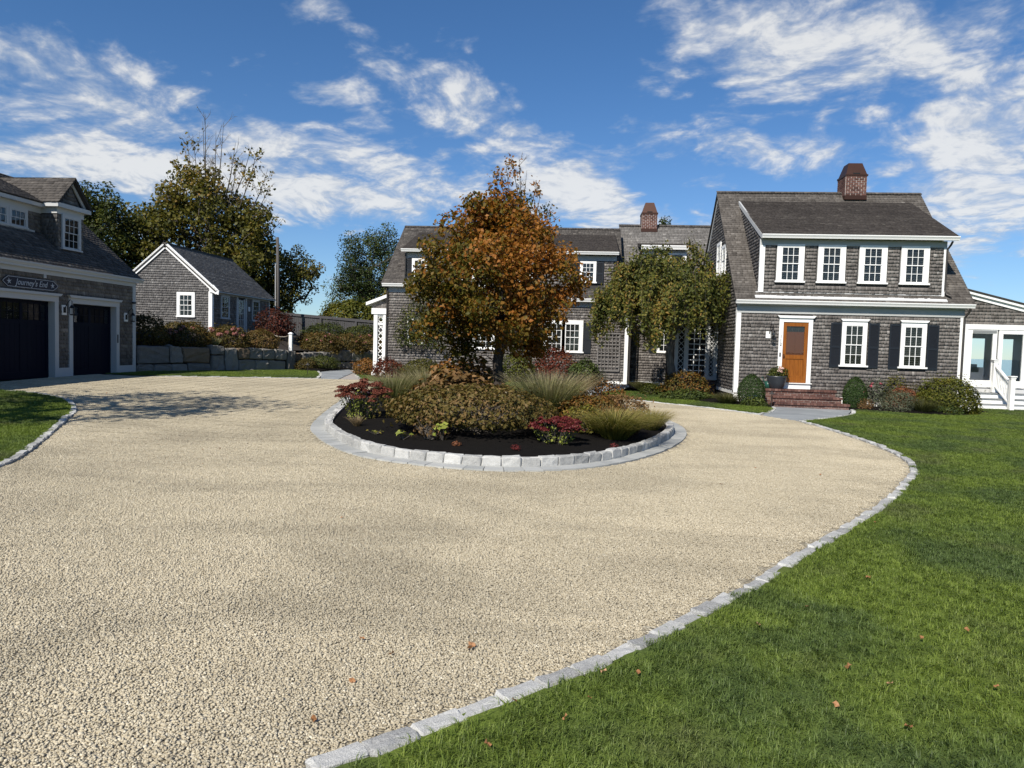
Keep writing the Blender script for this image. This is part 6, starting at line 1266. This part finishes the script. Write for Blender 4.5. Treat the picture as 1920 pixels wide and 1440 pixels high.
# ------------------------------------------------------------------ planting in the island
I3 = lambda x, y: (x, y, iz(x, y))
shrub('brown_shrub', 'wide mounded brown green shrub at the front of the island', I3(-1.9, 12.95), (1.55, 1.15, .48), 6600, .078, 'brown_leaf', bias=.62, spread=.22, shell=.75, stems=130, aspect=.6, open_base=.16)
sedum('sedum', 'rust red sedum with lime lower leaves at the left rim of the island', (-4.5, 14.75), .60, .86, 80, 'sedum_rust', 'lime_leaf')
sedum('sedum', 'dark red sedum with lime leaves at the front of the island', (-.30, 12.35), .46, .58, 36, 'sedum_red', 'lime_leaf')
grass_clump('grass_tuft', 'little tan tuft of grass on the mulch at the left of the island', I3(-4.2, 13.5), .26, .2, 150, 'grass_tan', arch=.4, width=.006, cat='grass tuft')
grass_clump('fountain_grass', 'green fountain grass beside the rust red sedum', I3(-4.35, 16.8), .95, .62, 1700, 'grass_green', arch=.35, width=.008)
grass_clump('fountain_grass', 'taller green fountain grass between sedum and maple', I3(-3.6, 17.2), .98, .62, 1500, 'grass_green', arch=.35, width=.008)
shrub('hydrangea', 'bronze large leaved hydrangea in the middle of the island', I3(-2.75, 16.4), (.95, .75, .56), 620, .17, 'bronze_leaf', bias=.45, shell=.5, spread=.26, stems=40, aspect=.5)
shrub('hydrangea', 'orange tinged hydrangea left of the maple trunk', I3(-2.9, 18.6), (1.0, .8, .74), 800, .16, 'autumn_leaf', bias=.6, shell=.5, spread=.28, stems=30, aspect=.5)
shrub('hydrangea', 'low bronze hydrangea right behind the brown shrub', I3(-1.75, 15.3), (.7, .6, .42), 450, .14, 'bronze_leaf', bias=.35, shell=.5, spread=.26, stems=25, aspect=.5)
grass_clump('fountain_grass', 'large plumed fountain grass right of the maple trunk', I3(-.55, 15.5), 1.18, .85, 2300, 'grass_green', arch=.38, width=.008, seed_tips=.8)
grass_clump('fountain_grass', 'plumed fountain grass behind the large one near the maple', I3(-.25, 17.4), 1.15, .8, 1500, 'grass_tan', arch=.4, width=.007, seed_tips=.9)
shrub('spirea', 'bronze spirea between the brown shrub and the large fountain grass', I3(-.95, 14.4), (.6, .5, .36), 900, .07, 'brown_leaf', bias=.62, shell=.6, stems=25)
grass_clump('fountain_grass', 'dark fountain grass at the back left of the island', I3(-4.4, 20.3), 1.0, .8, 1000, 'grass_dark', arch=.3, width=.009)
shrub('spirea', 'gold and rust spirea right of the large fountain grass', I3(.42, 15.2), (.66, .6, .44), 1700, .06, 'autumn_leaf', bias=.55, shell=.65, stems=30, aspect=.5)
shrub('spirea', 'yellow green spirea low beside the dark red sedum', I3(.28, 13.9), (.5, .45, .32), 900, .06, 'bush_gold_green', bias=.7, shell=.65, stems=20, aspect=.5)
shrub('spirea', 'tan and gold spirea at the back right of the island', I3(1.15, 17.5), (.65, .6, .36), 1500, .055, 'bronze_leaf', bias=.55, shell=.65, stems=25, aspect=.5)
shrub('spirea', 'rusty spirea behind the plumed grass', I3(.55, 19.0), (.8, .7, .55), 1500, .065, 'autumn_leaf', bias=.75, shell=.65, stems=25, aspect=.5)
grass_clump('fountain_grass', 'big leaning green mound of grass at the right of the island', I3(.80, 13.4), .84, .78, 1900, 'grass_gold', arch=.75, width=.009, lean=(.14, -.05))
grass_clump('fountain_grass', 'reddish upright grass between two green grass mounds', I3(1.22, 14.2), .46, .28, 420, 'grass_red', arch=.2, width=.007)
grass_clump('fountain_grass', 'small round grass mound at the right rim of the island', I3(1.66, 15.2), .56, .50, 1000, 'grass_gold', arch=.45, width=.008)
def leafy(name, label, at, n, size, h, mat):
    x, y, z = at; root = thing(name, label, 'plant', at); P = []; N = []; st = MB()
    for k in range(n):
        a = rng.uniform(0, 6.28); r = rng.uniform(.02, .16); hh = h * rng.uniform(.3, 1); e = np.array([x + r * math.cos(a), y + r * math.sin(a), z + hh]); st.tube([(x, y, z), (e + [x, y, z]) / 2, e], .004, 3)
        P.append(e); N.append([math.cos(a) * .5, math.sin(a) * .5 - .4, .8])
    link('leaves', leaf_mesh('leaves', np.array(P), np.array(N) + unitv(n) * .25, size * rng.uniform(.7, 1.2, n), rng.uniform(.4, 1, n), .6), mat, root); st.build('stems', 'twig', root)
leafy('seedling', 'pale green leafy seedling on the mulch below the brown shrub', I3(-2.9, 11.95), 9, .12, .16, 'lime_leaf'); leafy('seedling', 'broad pale leaves in front of the brown shrub', I3(-2.2, 11.9), 12, .14, .34, 'lime_leaf')
shrub('spent_hydrangea', 'spent hydrangea with rusty heads at the front of the brown shrub', I3(-2.45, 12.0), (.34, .22, .34), 190, .07, 'bronze_leaf', bias=.4, shell=.4, stems=22)
leafy('seedling', 'small yellow green sprig at the foot of the left sedum', I3(-3.55, 12.5), 12, .06, .07, 'bush_gold_green')
for k, (x, y, lb) in enumerate(((-.9, 11.35, 'dark red fallen sedum head on the mulch near the front kerb'), (.72, 12.2, 'dark red sedum head lying right of the lime leaved sedum'))):
    q, d = ellipsoid_pts(90, .3); o = link('fallen_flower', leaf_mesh('fallen_flower', np.array(I3(x, y)) + [0, 0, .05] + q * [.09, .08, .06], d, np.full(90, .025), rng.uniform(.2, .9, 90), .9), 'sedum_red'); tag(o, lb, 'flower')
for k, (x, y, lb) in enumerate(((-1.9, 11.5, 'tan dried flower head on the mulch at the front of the island'),)):
    q, d = ellipsoid_pts(60, .3); o = link('fallen_flower', leaf_mesh('fallen_flower', np.array(I3(x, y)) + [0, 0, .04] + q * [.09, .08, .05], d, np.full(60, .03), rng.uniform(.2, .9, 60), .9), 'orange_leaf'); tag(o, lb, 'flower')

# ------------------------------------------------------------------ planting along the house
def boxwood(label, x, y, rx, h, n):
    z = tz(x, y); root = thing('boxwood', label, 'shrub', (x, y, z)); d = unitv(int(n * 1.6)); d = d[d[:, 2] > -.75][:n]; m = len(d); r = rng.uniform(.86, 1.0, m); zz = (d[:, 2] + .75) / 1.75; w = np.where(zz < .35, 1.0, 1 - .28 * ((zz - .35) / .65) ** 2); P = np.column_stack([x + d[:, 0] * rx * r * w, y + d[:, 1] * rx * r * w, z + .03 + zz * h * r ** .5])
    link('foliage', leaf_mesh('foliage', P, d + unitv(m) * .7 + [0, 0, .4], rng.uniform(.022, .045, m), np.clip(rng.normal(.48, .16, m), 0, 1), .7), 'box_leaf', root); MB().tube([(x, y, z), (x, y, z + h * .5)], .03, 6).build('stems', 'twig', root)
boxwood('clipped egg shaped boxwood left of the brick steps', 6.02, 24.75, .47, 1.06, 9000); boxwood('clipped egg shaped boxwood right of the brick steps', 9.55, 25.1, .40, 1.10, 9000)
shrub('rose_bush', 'airy rose bush with red pink flowers under the first window', (10.25, 25.15), (.52, .4, .62), 700, .055, 'grey_leaf', bias=.25, shell=.3, stems=22, flowers=('pink_flower', 5, .055), open_base=.25)
shrub('rose_bush', 'single blush rose beside the red pink ones', (10.72, 25.25), (.2, .2, .5), 120, .05, 'grey_leaf', bias=.3, shell=.3, stems=6, flowers=('blush_flower', 1, .075), open_base=.3)
shrub('orange_shrub', 'low orange red shrub between the two front windows', (11.05, 25.0), (.52, .42, .60), 1500, .05, 'orange_leaf', bias=.5, shell=.7)
shrub('green_shrub', 'small yellow green shrub behind the orange one', (11.0, 25.38), (.42, .2, .82), 800, .05, 'bush_gold_green', bias=.5, shell=.7)
shrub('grey_shrub', 'grey green feathery low shrub by the lawn edge', (10.75, 24.45), (.62, .45, .48), 2400, .042, 'grey_leaf', bias=.5, shell=.6, aspect=.35)
shrub('dwarf_shrub', 'tiny rusty shrub at the corner of the slate path', (9.75, 24.72), (.26, .22, .26), 500, .04, 'bronze_leaf', bias=.5, shell=.5)
grass_clump('fountain_grass', 'arching brown green grass before the large gold bush', (11.35, 24.2), .72, .55, 900, 'grass_dark', arch=.7, width=.008)
shrub('gold_bush', 'large bushy gold green shrub at the right corner of the house', (12.35, 24.75), (.98, .62, .80), 5200, .06, 'bush_gold_green', bias=.42, shell=.72, stems=30)
shrub('dark_shrub', 'dark leaved base shrub below the gold green bush', (12.1, 24.35), (.62, .35, .26), 900, .055, 'evergreen_leaf', bias=.5)
shrub('twiggy_shrub', 'thin twiggy shrub against the shingles between the windows', (11.65, 25.35), (.42, .15, .55), 420, .045, 'brown_leaf', bias=.4, shell=.3, stems=20, open_base=.3)
grass_clump('fountain_grass', 'dark arching grass at the foot of the left corner board', (5.25, 24.75), .55, .6, 900, 'grass_dark', arch=.6, width=.008)
shrub('hellebore', 'low dark leathery leaves in front of the left boxwood', (6.0, 24.15), (.42, .25, .22), 420, .08, 'evergreen_leaf', bias=.75, shell=.4, aspect=.35)
shrub('hydrangea', 'rusty gold hydrangea under the weeping tree', (4.15, 26.7), (.92, .65, .66), 1900, .075, 'autumn_leaf', bias=.45, shell=.7, stems=30)
shrub('ground_cover', 'dark low leaves in front of the rusty hydrangea', (4.0, 26.0), (1.0, .35, .25), 1100, .07, 'evergreen_leaf', bias=.7, shell=.5)
grass_clump('fountain_grass', 'dark soft grass beside the slate path left of the weeping tree', (2.75, 28.2), .60, .6, 900, 'grass_dark', arch=.45, width=.008)
shrub('green_shrub', 'bright green low shrub in front of the dark soft grass', (2.95, 27.5), (.42, .35, .30), 700, .06, 'bush_gold_green', bias=.2)
shrub('red_shrub', 'crimson and green shrub on the wing wall below the double window', (-.85, 29.9), (.85, .55, 1.0), 2000, .08, 'red_leaf', bias=.6, shell=.7)
shrub('dark_shrub', 'dark green leafy shrub beside the crimson one', (.35, 29.6), (.72, .55, .72), 1700, .085, 'evergreen_leaf', bias=.6, shell=.7)
shrub('grey_shrub', 'small grey green shrub at the edge of the slate path by the wing', (1.0, 29.6), (.36, .34, .42), 800, .05, 'grey_leaf', bias=.4, shell=.6, aspect=.35)
shrub('green_shrub', 'pale green shrub on the wing wall behind the maple trunk', (-2.4, 30.2), (.8, .6, .85), 1700, .08, 'bush_gold_green', bias=.35)
shrub('green_shrub', 'olive shrub on the wing wall under the far left window', (-6.6, 30.5), (.9, .5, .6), 1600, .08, 'tree_leaf_olive', bias=.45)
shrub('red_shrub', 'gold and crimson low shrub at the foot of the portico', (-9.35, 32.0), (.80, .6, .5), 1700, .075, 'autumn_leaf', bias=.7); shrub('red_shrub', 'dark crimson shrub beside the wing downpipe', (-8.15, 30.6), (.7, .5, .58), 1300, .075, 'red_leaf', bias=.5)
shrub('climbing_rose', 'loose green climber on the left part of the wing wall', (-6.9, 31.15, 1.6), (1.15, .3, 1.5), 1500, .085, 'weeping_leaf', 'climber', bias=.35, shell=.15, stems=26)
# terrace planting

Bz = lambda x, y: (x, y, bank_z(x, y))
along = lambda t, o: Bz(float(WA[0] + wd[0] * t - wn[0] * o), float(WA[1] + wd[1] * t - wn[1] * o))
shrub('hydrangea', 'rounded dark hydrangea between the garage corner and the shed window', along(.9, 1.25), (1.15, .85, .80), 2600, .09, 'hydrangea_leaf', bias=.45, shell=.75)
shrub('hydrangea', 'hydrangea with faded pink heads below the shed corner board', along(3.0, 1.0), (.95, .75, .68), 2000, .085, 'hydrangea_leaf', bias=.55, shell=.75, flowers=('dusty_flower', 9, .085))
shrub('hydrangea', 'hydrangea with rosy heads in front of the shed door', along(4.9, 1.0), (.95, .75, .68), 2100, .085, 'hydrangea_leaf', bias=.5, shell=.75, flowers=('dusty_flower', 12, .10))
shrub('hydrangea', 'dark red hydrangea behind the rope by the shed', Bz(-15.7, 36.0), (1.0, .8, .95), 1900, .09, 'red_leaf', bias=.25, shell=.7)
shrub('hydrangea', 'gold brown hydrangea behind the top stones left of the white post', along(6.8, .95), (.85, .7, .62), 1900, .08, 'hydrangea_leaf', bias=.72, shell=.75)
for k, (x, y, lb) in enumerate(((-13.2, 36.2, 'rusty hydrangea right behind the white post'), (-12.4, 37.6, 'rusty brown hydrangea in the middle of the terrace hedge'), (-11.7, 39.2, 'rusty hydrangea beside the portico end of the hedge'), (-14.2, 37.6, 'brown hydrangea behind the terrace hedge'))): shrub('hydrangea', lb, (x, y, 1.15), (1.1, .8, .72), 2200, .09, 'hydrangea_leaf', bias=.62, shell=.75, flowers=('dusty_flower', 6, .07))
shrub('green_shrub', 'dark green shrub against the fence right of the pole', (-14.9, 41.5, 1.6), (1.4, .8, .85), 2300, .10, 'tree_leaf_green', bias=.35); shrub('green_shrub', 'lighter green shrub against the fence before the portico', (-13.0, 42, 1.6), (1.2, .8, .85), 2100, .10, 'weeping_leaf', bias=.3)
grass_clump('fountain_grass', 'green spiky blades between two hydrangeas on the wall', along(3.95, .6), .55, .3, 240, 'grass_green', arch=.2, width=.015)
shrub('ground_cover', 'low dark plants filling the terrace corner beside the garage', along(.2, 2.6), (1.1, 1.0, .7), 1500, .09, 'hydrangea_leaf', bias=.3)
shrub('hydrangea', 'dark hydrangea against the gable wall of the shed', (-19.6, 33.6, 1.75), (1.2, .6, .55), 1600, .09, 'hydrangea_leaf', bias=.4, shell=.75)
shrub('ground_cover', 'low green and brown plants along the slate path below the stones', (-12.6, 34.6, .45), (.75, 1.2, .42), 2000, .06, 'weeping_leaf', bias=.3, shell=.6); shrub('ground_cover', 'low rusty plants at the bend of the slate path', (-12.9, 33.4, .4), (.6, .5, .38), 1000, .06, 'hydrangea_leaf', bias=.5, shell=.6)

# ------------------------------------------------------------------ pot, watering can, path lights, fallen leaves
pz_ = .62; px_, py_ = 6.98, 25.28; pot = thing('plant_pot', 'dark blue glazed bowl pot beside the front door', 'pot', (px_, py_, pz_))
pr = [(.20, 0), (.245, .06), (.30, .22), (.335, .40), (.345, .44), (.32, .44), (.31, .40), (.02, .385)]; na = 28; V = []; F = []
for r, h in pr: V += [(px_ + r * math.cos(a), py_ + r * math.sin(a), pz_ + h) for a in np.linspace(0, 2 * math.pi, na + 1)[:-1]]
for i in range(len(pr) - 1): F += [(i * na + j, i * na + (j + 1) % na, (i + 1) * na + (j + 1) % na, (i + 1) * na + j) for j in range(na)]
pm = MB(); pm.add(V, F); pm.build('bowl', 'pot_glaze', pot, True); MB().tube([(px_, py_, pz_ + .36), (px_, py_, pz_ + .395)], .305, 20).build('potting_soil', 'soil', pot)
shrub('potted_flowers', 'leafy potted geranium with blush white flowers in the blue bowl', (px_ + .03, py_, pz_ + .33), (.34, .28, .30), 620, .06, 'weeping_leaf', 'flowers', bias=.35, shell=.3, stems=14, flowers=('blush_flower', 7, .05))
wc = thing('watering_can', 'small dark green watering can half hidden behind the pot', 'watering can', (6.66, 25.35, .62)); MB().tube([(6.72, 25.36, .62), (6.72, 25.36, .86)], [.11, .10], 12).build('body', 'green_can', wc, True); MB().tube([(6.66, 25.34, .68), (6.56, 25.32, .88), (6.52, 25.31, .97)], [.02, .016, .014], 6).tube([(6.52, 25.31, .97), (6.50, 25.305, 1.0)], [.014, .04], 8).build('spout', 'green_can', wc); MB().tube([(6.78, 25.36, .84), (6.80, 25.36, .98), (6.72, 25.36, 1.02), (6.65, 25.36, .95)], .010, 6).build('handle', 'green_can', wc)
def path_light(label, x, y):
    z = tz(x, y); r = thing('path_light', label, 'path light', (x, y, z), 'garden path lights'); MB().tube([(x, y, z - .05), (x, y, z + .46)], .012, 6).build('stake', 'bronze_pipe', r); a = np.linspace(0, 6.28, 11)[:-1]
    MB().prism([(x + .10 * math.cos(t), y + .10 * math.sin(t), z + .45) for t in a], [(x + .02 * math.cos(t), y + .02 * math.sin(t), z + .54) for t in a]).build('hood', 'bronze_pipe', r)
path_light('pale hooded path light on the grass where the far slate path begins', -11.3, 29.3); path_light('pale hooded path light beside the portico end of the slate path', -10.5, 33.8); path_light('pale hooded path light in front of the crimson portico shrub', -9.6, 31.0); path_light('hooded path light on the slate path beside the wing corner', 1.75, 27.7); path_light('thin path light beside the brick steps and the left boxwood', 6.55, 24.2)
LEAFS = []
for k in range(4):
    n = 9; a = np.linspace(0, 6.28, n + 1)[:-1]; rr = .022 + .012 * np.abs(np.sin(a * 2.5 + k)); V = [(0, 0, .004)] + [(r * math.cos(t), r * math.sin(t) * .8, .006 + .010 * math.sin(3 * t + k) + .006) for r, t in zip(rr, a)]; m = MB(); m.add(V, [(0, i + 1, (i + 1) % n + 1) for i in range(n)], .2 + .2 * k); me = m.mesh('fallen_leaf'); me.materials.append(MATS['dead_leaf']); LEAFS.append(me)
def ground_at(px, py):
    d = _F + (px - 960) / 1331.0 * _R - (py - 720) / 1331.0 * _U; t = 1.0
    for _ in range(400):
        p = Vector((0, 0, CAM_H)) + d * t
        if p.z < tz(p.x, p.y): break
        t += .05
    return p.x, p.y
onlawn = [(912, 1428), (963, 1334), (1105, 1328), (1196, 1280), (1131, 1282), (1512, 1156), (1668, 1302), (1566, 1346), (1726, 1212), (1867, 1312), (1702, 1386), (1590, 1270), (1628, 1098), (1060, 1366), (1420, 1190), (1812, 1200), (1640, 990)]; ondrive = [(588, 1360), (660, 1284), (735, 1236), (678, 1207), (882, 1220), (884, 1218), (640, 975), (560, 760), (380, 845), (412, 843), (380, 872), (1480, 810), (1436, 831), (1538, 892), (1416, 879), (290, 750), (200, 738), (430, 760), (1352, 910)]
for grp, lst, dz, lb in (('fallen leaves on the lawn', onlawn, .055, 'small curled orange brown leaf lying on the lawn'), ('fallen leaves on the gravel', ondrive, .012, 'small curled brown leaf lying on the gravel drive')):
    for (a, b) in lst:
        x, y = ground_at(a, b); o = bpy.data.objects.new('fallen_leaf', LEAFS[random.randrange(4)]); C.objects.link(o); o.location = (x, y, tz(x, y) + dz); o.rotation_euler = (rng.normal(0, .35), rng.normal(0, .35), rng.uniform(0, 6.28)); s = rng.uniform(.4, .8); o.scale = (s, s, s); tag(o, lb, 'leaf', grp)
